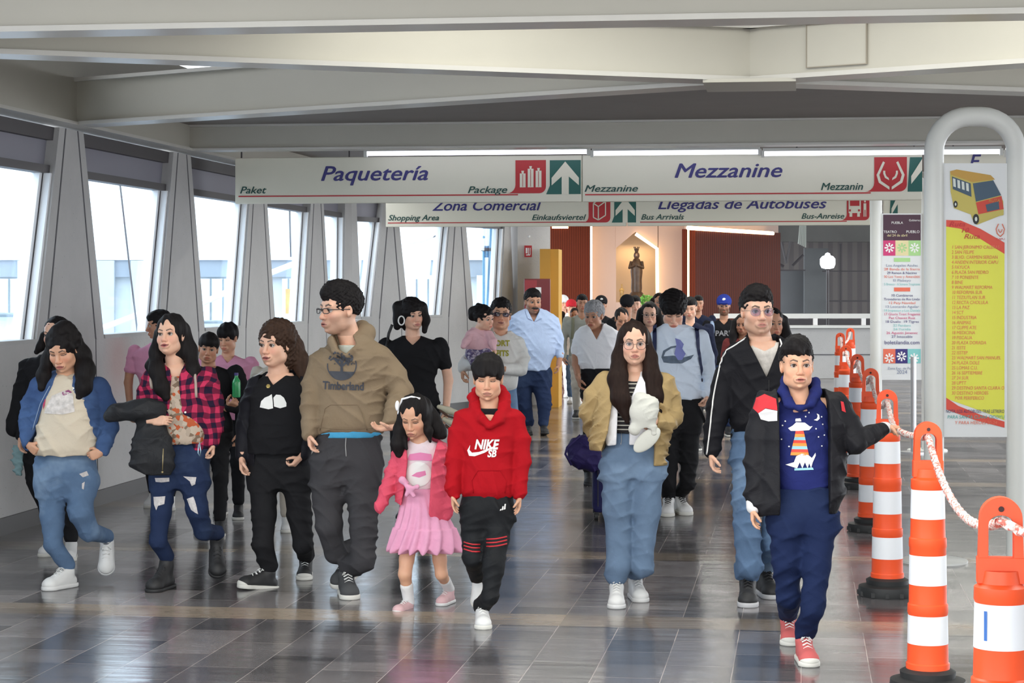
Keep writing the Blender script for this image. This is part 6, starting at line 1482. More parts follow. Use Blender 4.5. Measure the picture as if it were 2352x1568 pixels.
# ---- youth in light blue sweatshirt
def p_blue_youth():
    s = Fig('young man looking down in a pale blue sweatshirt with dark backpack straps', 1556, 1186, 'light', D=dep(1186, .12))
    s.head(1546, 712, 78, yaw=0, pitch=34, f=.05, neck=(1550, 758, 0), eyes='down', brow=1.3)
    s.hair('bowl', vol=1.08, line=.058, amp=.004, curl=80, top=.012, chains=[[(1526, 686, 12, .06), (1546, 680, 14, .06), (1566, 686, 12, .06)]])
    pb = mat_cloth('pale_blue_fleece', (.68, .77, .90), var=.03, wr=.5)
    al = [(1510, 775, 19), (1500, 820, 16), (1498, 870, 15, .05), (1502, 905, 12, .08)]; ar = [(1610, 775, 20), (1624, 820, 17), (1630, 865, 15, .02), (1624, 902, 13, .05)]
    v, o = s.cloth('sweatshirt', pb, [(745, 1522, 1578, .8), (752, 1508, 1594, .62), (765, 1496, 1612, .58), (800, 1494, 1616, .62), (860, 1500, 1612, .64), (900, 1508, 1612, .64), (916, 1514, 1608, .6)], [al, ar], folds=.009)
    pr = mat('print_slate', (.12, .16, .22), .8, var=.3, vs=30)
    s.print_poly(v, [(1519, 820), (1523, 805), (1540, 795), (1560, 792), (1558, 796), (1540, 800), (1528, 808), (1524, 818), (1545, 816), (1570, 820), (1594, 814), (1586, 824), (1566, 834), (1540, 834), (1524, 832)], pr, 'boat_print', o)
    s.print_poly(v, [(1548, 812), (1553, 792), (1550, 776), (1562, 780), (1570, 790), (1566, 800), (1574, 812), (1566, 826), (1556, 826)], mat('print_violet', (.20, .22, .52), .8), 'figure_print', o, off=.007)
    nv = mat('navy_webbing', (.012, .018, .07), .7)
    s.print_poly(v, [(1500, 748), (1509, 744), (1508, 800), (1504, 850), (1498, 850)], nv, 'backpack_strap', s.root, off=.010); s.print_poly(v, [(1596, 746), (1606, 750), (1608, 800), (1616, 850), (1613, 866), (1604, 820), (1599, 790)], nv, 'backpack_strap', s.root, off=.010)
    s.cloth('backpack', mat_cloth('navy_pack', (.012, .016, .05)), [(752, 1512, 1598, .5, -.22), (790, 1500, 1610, .6, -.22), (880, 1502, 1610, .6, -.22), (900, 1512, 1600, .5, -.22)], folds=.004)
    s.hand(1624, 908, .06, (-.25, -.1, -1), (-.8, -.2, 0), (-.3, -1, 0), L=44, curl=.6); s.hand(1502, 910, .1, (.2, -.1, -1), (.8, -.2, 0), (.3, -1, 0), L=44)
    a0 = s.shoe(1532, 1187, yaw=-8, up=WHITE, sole=SOLEW, lace=BLK, L=.28); a1 = s.shoe(1580, 1184, yaw=14, up=WHITE, sole=SOLEW, lace=BLK, L=.28)
    s.cloth('trousers', C_BLACK2, [(908, 1514, 1608, .62), (940, 1510, 1612, .66), (975, 1512, 1612, .66), (990, 1518, 1606, .6)], [[(1538, 975, 25), (1537, 1050, 22, .03), (1536, 1110, 19, .03), ('L', *(a0 + np.array((0, .02, .03), f4)), .056)], [(1586, 975, 25), (1584, 1050, 22), (1578, 1110, 19), ('L', *(a1 + np.array((0, .02, .03), f4)), .054)]], folds=.009, wl=.09)
    s.finish(std_trunk(1515, 1600, 775, 1538, 1584, 960, 22))
p_blue_youth()

# ---- little girl in pink
def p_girl():
    s = Fig('small girl in a pink ruffled skirt and coral jacket looking down', 965, 1402, 'mid', D=dep(1402, .1))
    s.head(951, 958, 92, yaw=-14, pitch=20, f=.04, neck=(964, 1016, 0), eyes='down', child=1.0, fat=1.04, lip=(.50, .16, .14), brow=.7)
    s.hair('long', vol=1.03, line=.050, amp=.0022, freq=180, tw=.4, chains=[[(925, 950, 10, .02), (918, 985, 13, .06), (914, 1020, 15, .07), (916, 1042, 9, .07)], [(926, 985, 7, .05), (930, 1012, 5, .08), (934, 1030, 3, .09)], [(975, 930, 16, -.02), (992, 965, 19, -.02), (1008, 990, 16, .0), (1018, 1000, 8, .02)], [(978, 960, 10, .04), (984, 990, 8, .08), (988, 1014, 3, .09)]])
    s.chestskin([(1008, 950, 980, .8), (1020, 946, 984, .6, .02), (1035, 944, 986, .5)])
    v, o = s.cloth('dress_top', mat_cloth('white_pink_cotton', (.74, .62, .67), var=.04), [(1010, 944, 990, .7), (1020, 930, 1006, .62), (1040, 925, 1008, .64), (1080, 926, 1000, .68), (1122, 928, 996, .68)], folds=.004, res=.005)
    pk = mat('print_pink', (.70, .22, .42), .8)
    s.print_poly(v, [(934, 1058), (940, 1044), (965, 1040), (990, 1044), (992, 1060), (966, 1058)], pk, 'pink_print', o)
    s.print_poly(v, [(961 + 29 * math.cos(k * .349), 1090 + 29 * math.sin(k * .349)) for k in range(18)], PRINTW, 'white_print', o, off=.005)
    s.print_poly(v, [(944, 1094), (956, 1086), (976, 1082), (978, 1092), (962, 1098)], pk, 'pink_print', o, off=.007)
    def pleats(vx):
        x, y, z = vx.x[:, None, None], vx.y[None, :, None], vx.z[None, None, :]; a = np.arctan2(y, x - float(s.J(965, 1200)[0])); t = np.clip((float(s.J(0, 1130)[2]) - z) / .3, 0, 1)
        vx.V = vx.V + (.013 * t * np.sin(15 * a + 3 * np.sin(9 * z)) + .006 * np.clip((float(s.J(0, 1212)[2]) - z) / .02, -1, 0) * 0 - .008 * (z < float(s.J(0, 1212)[2]))).astype(f4)
    s.cloth('skirt', mat_cloth('pink_gauze', (.72, .34, .50), var=.10, vs=12, wr=.6), [(1118, 930, 994, .68), (1140, 924, 1006, .72), (1180, 916, 1026, .76), (1212, 908, 1040, .78), (1240, 902, 1050, .8), (1258, 898, 1056, .8)], folds=.0, post=pleats, p=2.0, res=.006)
    s.cloth('bow', mat_cloth('pink_gauze', (.72, .34, .50)), [], [[(936, 1108, 3, .10), (924, 1102, 7, .11), (934, 1116, 3, .12), (946, 1122, 3, .13), (958, 1118, 6, .13)], [(940, 1120, 4, .12), (950, 1138, 5, .13)], [(940, 1120, 4, .12), (934, 1136, 5, .12)]], folds=0, res=.004)
    co = mat_cloth('coral_jacket', (.66, .085, .14), rough=.6, var=.08, wr=.9)
    al = [(918, 1040, 18), (902, 1085, 17), (888, 1125, 16, .02), (872, 1165, 14, .03)]; ar = [(1018, 1040, 16), (1026, 1085, 15), (1030, 1130, 15, .02), (1024, 1185, 13, .04)]
    s.cloth('jacket', co, [(1006, 938, 1006, .7, -.03), (1016, 920, 1022, .6, -.01), (1030, 908, 1030, .6), (1070, 906, 1032, .66), (1120, 908, 1032, .7), (1170, 908, 1032, .72), (1192, 912, 1028, .66)], [al, ar],
        cuts=[([(940, 985), (1000, 985), (1006, 1010), (992, 1060), (984, 1200), (930, 1200), (918, 1180), (930, 1110), (936, 1060), (932, 1014)], -1, .05), ([(900, 1150), (932, 1168), (940, 1210), (890, 1210)], -1, 1)], folds=.009, wl=.06, res=.0055)
    a0 = s.shoe(908, 1409, yaw=-28, pitch=-14, up=mat('pink_canvas', (.62, .40, .42), .8), sole=WHITE, lace=LACEW, L=.18, f=.12); a1 = s.shoe(1010, 1392, yaw=-22, up=mat('pink_canvas', (.62, .40, .42), .8), sole=WHITE, lace=LACEW, L=.18)
    s.limb([(942, 1235, 21), (934, 1285, 17, .03), (930, 1318, 15, .06), ('L', *a0, .022)]); s.limb([(1006, 1235, 20), (1010, 1285, 16), (1014, 1318, 14), ('L', *a1, .022)])
    m0 = s.J(930, 1318, .06); m0 = m0 + (a0 - m0) * .42; m1 = s.J(1014, 1318); m1 = m1 + (a1 - m1) * .42
    sk = mat_cloth('white_sock', (.72, .72, .73))
    s.cloth('sock', sk, [], [[('L', *m0, .034), ('L', *a0, .030)]], folds=.002, res=.005); s.cloth('sock', sk, [], [[('L', *m1, .033), ('L', *a1, .030)]], folds=.002, res=.005)
    q = MB(); q.tube([s.HP((-.080, .02, -.02)), s.HP((-.088, .01, .05)), s.HP((-.06, 0, .115)), s.HP((0, -.005, .132)), s.HP((.05, 0, .118))], .006, 8); q.sphere(s.HP((-.088, -.02, .08)), (.012, .014, .028)); q.sphere(s.HP((-.085, -.005, .03)), (.011, .014, .026))
    q.build('hair_bow', C_WHITE, s.root, smooth='full')
    s.finish(std_trunk(925, 1004, 1036, 942, 1004, 1200, 17))
p_girl()

# ---- woman with curly hair in black
def p_curly_woman():
    s = Fig('smiling woman with curly brown hair in a black shirt with a white print', 640, 1352, 'light', D=dep(1352, .08), hair=H_HIGH)
    s.head(633, 790, 101, yaw=-28, pitch=4, roll=0, f=.04, neck=(640, 872, .0), lip=(.50, .15, .14), mouth=.45, smile=1, fat=1.08)
    s.hair('long', vol=1.06, line=.038, amp=.0045, curl=95, side=-.3, chains=[[(660, 765, 18, -.02), (676, 795, 20, -.04), (690, 830, 20, -.03), (696, 862, 14, -.0)], [(650, 752, 14, .05), (668, 778, 10, .06)], [(608, 760, 6, .02), (600, 790, 5, .0)]])
    s.chestskin([(856, 614, 672, .8), (872, 604, 682, .7, .02), (905, 600, 690, .5, .02)])
    tb, to = s.cloth('shirt', C_BLACK, [(862, 604, 682, .70, .01), (876, 588, 696, .62, .03), (900, 578, 704, .62, .04), (950, 574, 706, .66, .05), (1000, 570, 706, .68, .05), (1040, 568, 708, .66, .04)], cuts=[([(600, 830), (672, 830), (668, 852), (628, 884), (606, 852)], -1, .02)], folds=.006)
    s.print_poly(tb, [(599, 934), (602, 920), (610, 912), (620, 908), (626, 904), (628, 915), (630, 936), (620, 938)], PRINTW, 'white_print', to); s.print_poly(tb, [(632, 932), (630, 912), (636, 905), (646, 906), (654, 912), (660, 924), (660, 932), (646, 936)], PRINTW, 'white_print', to)
    glow_dots(s, tb, to, [(617, 886)], mat('gold_badge', (.55, .42, .15), .3, metal=.6), 5, 'badge')
    jk = mat_cloth('black_sport_jacket', (.012, .012, .016), rough=.6)
    al = [(592, 886, 25), (574, 935, 23), (562, 985, 20, .02), (556, 1045, 16, .05)]; ar = [(700, 888, 25), (716, 935, 22), (714, 985, 20, .05), (696, 1042, 17, .10)]
    v, o = s.cloth('jacket', jk, [(852, 608, 684, .7, -.05), (866, 584, 704, .62, -.02), (885, 572, 714, .60), (930, 568, 716, .64), (1000, 566, 716, .66), (1060, 566, 716, .64), (1075, 570, 712, .6)], [al, ar],
        cuts=[([(596, 820), (686, 820), (688, 880), (694, 940), (692, 1100), (585, 1100), (588, 940), (592, 880)], -1, .07)], folds=.007)
    wt = mat('silver_piping', (.45, .46, .5), .5)
    s.strand_tube('jacket_piping', [(692, 884), (697, 930), (698, 985)], .0035, wt, o, v); s.strand_tube('jacket_piping', [(583, 864), (596, 858), (604, 852)], .003, wt, o, v)
    s.hand(556, 1052, .07, (.02, 0, -1), (.8, -.2, 0), (.3, -1, 0), L=56, curl=.5); s.hand(690, 1050, .12, (-.7, -.2, -.8), (-.5, .2, .4), (-.2, -1, .1), L=52, curl=.7)
    a0 = s.shoe(549, 1350, yaw=-58, pitch=-7, up=BLK, sole=SOLEW, lace=LACEW, L=.25, kind='canvas', f=.12); a1 = s.shoe(698, 1333, yaw=2, up=BLK, sole=SOLEW, lace=LACEW, L=.25, kind='canvas')
    s.cloth('trousers', C_BLACK2, [(1030, 572, 710, .66), (1060, 566, 714, .68), (1095, 568, 716, .70), (1120, 574, 712, .62)], [[(604, 1100, 36), (606, 1180, 31, .03), (604, 1250, 26, .06), ('L', *(a0 + np.array((0, 0, .03), f4)), .052)], [(680, 1100, 36), (688, 1180, 30), (696, 1250, 25), ('L', *(a1 + np.array((0, 0, .02), f4)), .052)]], folds=.007)
    s.finish(std_trunk(600, 695, 888, 606, 684, 1075, 32))
p_curly_woman()

# ---- woman in plaid
def p_plaid_woman():
    s = Fig('woman with long dark hair in a red plaid shirt and ripped dark jeans', 410, 1358, 'light', D=dep(1358, .1))
    s.head(392, 770, 92, yaw=-14, pitch=-6, roll=-3, f=.04, neck=(402, 842, .0), lip=(.50, .12, .13), mouth=.6, smile=1, brow=.9, fat=.94)
    s.hair('long', vol=1.03, line=.044, amp=.0026, freq=150, tw=.8, chains=[[(364, 765, 10, .0), (358, 810, 14, .04), (360, 850, 17, .08), (372, 890, 17, .11), (382, 912, 9, .12)], [(352, 820, 8, .0), (344, 840, 9, .02), (350, 858, 7, .04)], [(424, 760, 13, -.02), (436, 805, 16, .0), (444, 850, 15, .05), (446, 880, 8, .08)], [(372, 770, 14, -.06), (416, 770, 16, -.06)], [(382, 820, 18, -.09), (425, 820, 18, -.09)]])
    s.chestskin([(832, 380, 424, .8), (846, 374, 432, .7, .02), (885, 372, 436, .5, .02)])
    s.cloth('top', mat_pattern('beige_flower_print', [(.50, .40, .32), (.50, .42, .34), (.42, .34, .27), (.50, .40, .32), (.45, .10, .04), (.20, .14, .10)], 45), [(862, 376, 440, .62, .03), (890, 368, 460, .62, .04), (960, 375, 465, .62, .05), (1010, 380, 470, .62, .05), (1018, 386, 466, .6, .05)], folds=.006)
    pl = mat_plaid('red_plaid_flannel', (.018, .010, .030), (.16, .014, .045), (.52, .035, .10), .062)
    al = [(352, 868, 26), (336, 910, 22), (334, 948, 19, .06), (352, 965, 15, .15)]; ar = [(474, 866, 26), (488, 920, 25), (492, 970, 22, .02), (488, 1012, 18, .04)]
    v, o = s.cloth('plaid_shirt', pl, [(832, 376, 436, .75, -.03), (842, 358, 456, .62, -.01), (856, 344, 478, .60), (900, 340, 492, .64), (950, 348, 492, .66), (1000, 360, 486, .66), (1030, 372, 484, .6)], [al, ar],
        cuts=[([(384, 820), (424, 820), (412, 868), (418, 940), (434, 980), (448, 1050), (330, 1060), (386, 990), (392, 940), (394, 868)], -1, .06)], folds=.009, wl=.08)
    glow_dots(s, v, o, [(410, 880), (414, 915), (427, 946), (446, 997)], PRINTW, 2.6, 'button')
    s.strand_tube('backpack_strap', [(354, 852), (352, 872), (356, 890)], .010, mat('beige_strap', (.40, .32, .28), .7), s.root, v, off=.004); s.strand_tube('backpack_strap', [(452, 845), (456, 880), (458, 910)], .008, mat('beige_strap', (.40, .32, .28), .7), s.root, v, off=.004)
    s.hand(352, 966, .18, (1, -.1, .05), (0, .9, -.3), (.3, -.3, 1), L=54, curl=.35); s.hand(489, 1020, .05, (0, 0, -1), (-.8, -.2, 0), (-.3, -1, 0), L=50, curl=.6)
    a0 = s.shoe(346, 1361, yaw=-18, up=BLK, sole=BLK, lace=BLK, L=.27, high=.05, kind='boot'); a1 = s.shoe(500, 1327, yaw=12, pitch=34, f=-.18, up=BLK, sole=BLK, lace=BLK, L=.26, high=.05, kind='boot')
    v, o = s.cloth('jeans', DENIM_D, [(1008, 372, 478, .62), (1030, 352, 482, .64), (1070, 344, 482, .66), (1100, 346, 480, .66), (1120, 352, 474, .6)], [[(376, 1105, 31), (370, 1180, 26, .03), (364, 1240, 21, .05), ('L', *(a0 + np.array((0, 0, .02), f4)), .046)], [(444, 1105, 31), (452, 1170, 27, .05), (466, 1220, 22, -.02), ('L', *(a1 + np.array((0, 0, .02), f4)), .046)]], folds=.007)
    tear = mat('torn_denim_threads', (.55, .52, .52), .9, var=.25, vs=60)
    for pts in ([(354, 1098), (388, 1097), (388, 1106), (370, 1108), (356, 1107)], [(350, 1142), (378, 1140), (376, 1158), (362, 1162), (358, 1172), (352, 1160)], [(420, 1094), (450, 1096), (448, 1112), (440, 1116), (436, 1106)], [(428, 1146), (444, 1140), (452, 1160), (456, 1180), (440, 1170)]): s.print_poly(v, pts, tear, 'rip', o)
    q = MB(); q.tube([s.J(458, 1016, .17), s.J(461, 1034, .17), s.J(459, 1048, .17), s.J(455, 1040, .17), s.J(456, 1020, .17)], .0035, 8); q.build('carabiner', mat('pale_blue_metal', (.35, .50, .62), .3, metal=.5), s.root, smooth='full')
    s.finish(std_trunk(368, 470, 868, 378, 446, 1070, 30))
    jc = mat_cloth('dark_nylon_jacket', (.022, .023, .026), rough=.45, wr=.9, sheen=0)
    r0 = empty('jacket_over_arm', s.root.location, TH)
    v = Vox(s.J(228, 1110, .4) - .02, s.J(412, 905, .0) + .04, .0075)
    s.chain(v, [(252, 955, 15, .18), (275, 946, 17, .18), (310, 940, 18, .18), (350, 938, 17, .16)], .05); s.chain(v, [(305, 945, 16, .18), (335, 940, 20, .16), (368, 938, 14, .14)], .04)
    rs = s.rowset([(940, 318, 372, .5, .12), (975, 312, 385, .5, .14), (1020, 304, 396, .42, .16), (1060, 298, 400, .40, .16), (1092, 318, 396, .36, .16)]); v.rows(rs, .04)
    v.poly([(lambda q: (q[0], q[2]))(s.J(a, b, .15)) for a, b in ((270, 1062), (345, 1090), (345, 1130), (250, 1130))], -1, 1); v.folds(.008, 5, .14); p_, f_ = v.mesh(); fast_mesh('shell', p_, f_, jc, r0)
    q = MB(); q.tube([s.J(375, 1030, .29), s.J(374, 1060, .29), s.J(373, 1080, .29)], .003, 6); q.sphere(s.J(373, 1084, .29), .007); q.build('zip', mat('brass_zip', (.35, .28, .15), .3, metal=.8), r0, smooth='full')
    tag(r0, 'dark padded jacket draped over the forearm of the woman in plaid', 'jacket')
p_plaid_woman()

# ---- woman in denim jacket
def p_denim_woman():
    s = Fig('woman looking down in a blue denim jacket and cream printed shirt', 165, 1356, 'mid', D=dep(1356, .1))
    s.head(145, 801, 97, yaw=-10, pitch=24, roll=-4, f=.05, neck=(152, 868, .0), eyes='down', lip=(.52, .16, .15), smile=1, fat=1.06, mouth=.1)
    s.hair('long', vol=1.05, line=.040, amp=.0035, curl=60, chains=[[(120, 790, 12, .0), (110, 825, 14, .04), (100, 862, 15, .08), (96, 890, 9, .10)], [(172, 785, 17, -.02), (188, 815, 20, .0), (196, 850, 22, .05), (192, 890, 18, .10), (182, 912, 8, .12)], [(130, 760, 14, .10), (116, 780, 9, .09)], [(150, 755, 20, .06), (176, 775, 12, .06)]])
    s.chestskin([(858, 132, 174, .8), (870, 128, 178, .7, .02), (900, 124, 184, .5, .02)])
    v, o = s.cloth('shirt', mat_cloth('cream_cotton', (.62, .54, .43), var=.04), [(858, 126, 178, .72, .01), (870, 108, 200, .64, .02), (900, 96, 212, .62, .04), (950, 90, 218, .66, .05), (1000, 84, 224, .68, .05), (1030, 80, 224, .68, .05), (1044, 84, 220, .64, .05)], cuts=[([(134, 840), (172, 840), (168, 856), (152, 864), (138, 858)], -1, .0)], folds=.009)
    s.print_poly(v, [(104, 948), (112, 928), (122, 908), (150, 896), (170, 904), (176, 944), (150, 950)], mat('faded_print', (.60, .56, .54), .8, var=.35, vs=40), 'faded_print', o)
    s.print_poly(v, [(101, 914), (107, 912), (106, 930), (101, 940)], mat('print_crimson', (.45, .05, .12), .8), 'red_print', o); s.print_poly(v, [(140, 902), (160, 894), (168, 900), (150, 908)], mat('print_plum', (.25, .06, .16), .8), 'plum_print', o)
    al = [(92, 888, 25), (72, 930, 22), (62, 975, 19, .03), (66, 1018, 16, .10)]; ar = [(226, 890, 26), (246, 935, 24), (252, 980, 21, .04), (236, 1030, 17, .12)]
    v, o = s.cloth('denim_jacket', mat_cloth('jacket_denim', (.035, .065, .155), var=.2, wear=(.06, .11, .24), wearf=(.45, .6)), [(850, 124, 182, .75, -.04), (862, 98, 208, .62, -.01), (880, 80, 230, .60), (920, 70, 240, .64), (960, 70, 244, .66), (995, 76, 242, .66), (1006, 82, 236, .6)], [al, ar],
        cuts=[([(130, 830), (170, 830), (166, 866), (172, 920), (184, 1020), (60, 1030), (76, 1004), (102, 930), (122, 886), (128, 862)], -1, .06)], folds=.008)
    glow_dots(s, v, o, [(170, 891), (180, 924)], PRINTW, 3, 'button'); s.strand_tube('jacket_seam', [(124, 884), (103, 926), (84, 985)], .0025, mat('denim_seam', (.25, .33, .48), .8), o, v)
    s.hand(66, 1022, .12, (.75, -.3, -.6), (.3, .6, .2), (0, -.7, .8), L=52, curl=.95); s.hand(232, 1038, .14, (-.85, -.3, -.35), (.2, .8, .2), (0, -.5, 1), L=52, curl=.9)
    a0 = s.shoe(103, 1357, yaw=-34, up=WHITE, sole=WHITE, lace=LACEW, L=.25); a1 = s.shoe(244, 1320, yaw=8, pitch=56, f=-.22, up=WHITE, sole=WHITE, lace=LACEW, L=.25)
    v, o = s.cloth('jeans', DENIM, [(1034, 90, 218, .64), (1060, 80, 222, .66), (1090, 78, 224, .68), (1120, 80, 222, .68), (1135, 88, 214, .6)], [[(116, 1115, 35), (120, 1190, 29, .02), (122, 1250, 23, .04), ('L', *(a0 + np.array((0, .0, .02), f4)), .044)], [(186, 1115, 35), (186, 1175, 31, .06), (205, 1220, 25, .0), ('L', *(a1 + np.array((0, .0, .02), f4)), .044)]], folds=.006)
    s.print_poly(v, [(182, 1088), (198, 1082), (202, 1092), (190, 1096)], mat('torn_denim_threads', (.55, .52, .52), .9), 'rip', o); s.print_poly(v, [(188, 1110), (194, 1106), (192, 1124), (188, 1122)], mat('torn_denim_threads', (.55, .52, .52), .9), 'rip', o)
    s.finish(std_trunk(105, 212, 888, 118, 186, 1080, 34))
p_denim_woman()
# ================================================================ people farther back
def quick(label, px, py, D, tone='mid', yaw=0, pitch=5, hair='cap', hairk=None, top=None, low=None, arm='long', hairm=H_BLACK, group=None, wid=1.0, feet=True, female=False, hchains=(), line=.048, shoe_m=None, step=.10, headk=None, hcol=None, bald=False, H=None):
    """a whole walking figure at camera depth D with the head centre at px,py of the photo"""
    s = Fig(label, px, 900, tone, group, D=D, hair=hairm); S_ = s.S; zc = CH - (py - HY) / S_; k = (zc + .11) / 1.70
    Y = lambda z: HY + (CH - z * k) * S_          # height (for a 1.70 m figure) -> photo row
    m = S_ * k; X = lambda x: px + x * m * wid
    kw = dict(headk or {}); s.head(px, py, .220 * m / k * (.55 + .45 * k), yaw=yaw, pitch=pitch, f=.03, neck=(px, Y(1.40), 0), eyes=kw.pop('eyes', 'open'), **kw)
    if not bald: s.hair(hair, chains=hchains, line=line, amp=.0026, **(hairk or {'curl': 140}))
    s.chestskin([(Y(1.42), X(-.055), X(.055), .8), (Y(1.38), X(-.075), X(.075), .7, .02), (Y(1.30), X(-.09), X(.09), .5, .02)])
    top = top or C_BLACK; low = low or C_BLACK2; sh = .19 if female else .215; w = .145 if female else .165; hp = .18
    cut = [([(X(-.06), Y(1.47)), (X(.06), Y(1.47)), (X(.045), Y(1.40)), (X(0), Y(1.35)), (X(-.045), Y(1.40))], -1, .0)]
    sl = 0.9 if arm == 'long' else 1.16
    arms = []
    for sg in (-1, 1):
        ch = [(X(sg * (sh - .01)), Y(1.35), .060 * m, -.01), (X(sg * (sh + .025)), Y(1.20 if arm != 'long' else 1.16), .052 * m)]
        if arm == 'long': ch += [(X(sg * (sh + .045)), Y(1.08), .050 * m), (X(sg * (sh + .03)), Y(.86), .036 * m, .07)]
        arms.append(ch)
    v, o = s.cloth('shirt', top, [(Y(1.42), X(-.07), X(.07), .8, -.01), (Y(1.39), X(-.13), X(.13), .62), (Y(1.35), X(-sh), X(sh), .56), (Y(1.25), X(-sh), X(sh), .58), (Y(1.08), X(-w), X(w), .66), (Y(.92), X(-hp), X(hp), .66), (Y(.86), X(-hp), X(hp), .6)], arms, cuts=cut, folds=.007)
    s.shirt = v; s.shirto = o; s.X = X; s.Y = Y; s.m = m
    for sg in (-1, 1):
        if arm != 'long': s.limb([(X(sg * (sh + .025)), Y(1.22), .042 * m), (X(sg * (sh + .045)), Y(1.08), .037 * m), (X(sg * (sh + .03)), Y(.86), .026 * m, .07)])
        s.hand(X(sg * (sh + .03)), Y(.855), .07, (0, -.1, -1), (-sg, -.2, 0), (0, -1, 0), L=.165 * m, curl=.45)
    shoe_m = shoe_m or BLK; ank = []
    for sg in (-1, 1):
        f = sg * step; d = D - f; py_ = HY + CH * FPX / (d - .13)
        ank.append(s.shoe(px + sg * .09 * m, py_, yaw=sg * 6, f=f + .13, up=shoe_m, sole=SOLEW, L=.265 * k))
    s.cloth('trousers', low, [(Y(.97), X(-.15), X(.15), .64), (Y(.88), X(-.175), X(.175), .66), (Y(.80), X(-.175), X(.175), .66), (Y(.76), X(-.16), X(.16), .6)],
        [[(X(sg * .088), Y(.80), .088 * m), (X(sg * .088), Y(.48), .068 * m, sg * step * .6 + .02), ('L', *(ank[(sg + 1) // 2] + np.array((0, 0, .03), f4)), .052 * k)] for sg in (-1, 1)], folds=.007)
    s.finish([[(X(-.12), Y(1.32), .05 * m, 0), (X(.12), Y(1.32), .05 * m, 0)], [(px, Y(1.25), .10 * m, 0), (px, Y(.95), .11 * m, 0)]])
    return s
def longh(px, py, S_, side=1.0, drop=.30, r=.034):
    m = S_; return [[(px + sg * .075 * m, py - .02 * m, .04 * m, 0), (px + sg * .095 * m, py + .10 * m, r * m * 1.2, .02), (px + sg * .10 * m, py + drop * m, r * m, .07)] for sg in (-1, 1)] + [[(px - .05 * m, py + .10 * m, .05 * m, -.07), (px + .05 * m, py + .10 * m, .05 * m, -.07)]]
pink = mat_cloth('soft_pink_cotton', (.66, .30, .44), var=.05); greyw = mat_cloth('grey_white_cotton', (.72, .72, .70)); olive = mat_cloth('olive_cotton', (.20, .20, .14)); navyc = mat_cloth('dark_navy_cotton', (.014, .018, .04)); khaki = mat_cloth('light_khaki', (.50, .46, .40)); maroon = mat_cloth('maroon_cotton', (.14, .03, .03))

# woman behind the denim jacket woman
def p_behind_left():
    s = quick('dark-haired woman in a long black coat behind the woman in the denim jacket', 128, 768, dep(1283, .1), 'light', yaw=-18, hair='long', hairk={'curl': 110}, hairm=H_BLACK, top=C_BLACK, low=C_BLACK2, female=True, line=.044, shoe_m=WHITE, wid=1.12,
        hchains=[[(100, 770, 8, .02), (94, 795, 9, .03), (84, 808, 6, .03)], [(158, 755, 14, -.02), (168, 785, 14, -.01), (170, 815, 12, 0)]])
    s.cloth('long_coat', C_BLACK, [(Y_ := 806, 108, 160, .7, -.02), (822, 82, 190, .6), (850, 64, 206, .6), (920, 60, 205, .64), (1000, 54, 204, .66), (1060, 54, 200, .66), (1120, 66, 190, .6), (1165, 84, 170, .55)],
        [[(76, 845, 24), (50, 905, 21), (36, 960, 19, .03), (30, 985, 17, .05)]], folds=.009)
    s.root['label'] = 'dark-haired woman in a long black coat behind the woman in the denim jacket'
    c = empty('cloth_bundle', s.root.location, TH); v = Vox(s.J(20, 1095, .1) - .03, s.J(62, 1018, .0) + .03, .006)
    v.rows(s.rowset([(1022, 32, 52, .5, .05), (1050, 30, 54, .5, .05), (1075, 34, 52, .5, .05), (1090, 38, 48, .5, .05)])); v.folds(.006, 3, .05); p_, f_ = v.mesh(); fast_mesh('cloth', p_, f_, mat_cloth('pale_teal_cloth', (.22, .34, .36)), c)
    tag(c, 'pale teal cloth hanging from the hand of the woman at the far left', 'cloth')
p_behind_left()
def p_pink_back():
    s = quick('person in a pink shirt turned away behind the woman in plaid', 364, 746, dep(1166, 0), 'tan', yaw=-75, pitch=8, hair='cap', hairk={'curl': 90, 'vol': 1.05}, top=pink, arm='short', low=C_BLACK2, shoe_m=WHITE)
p_pink_back()
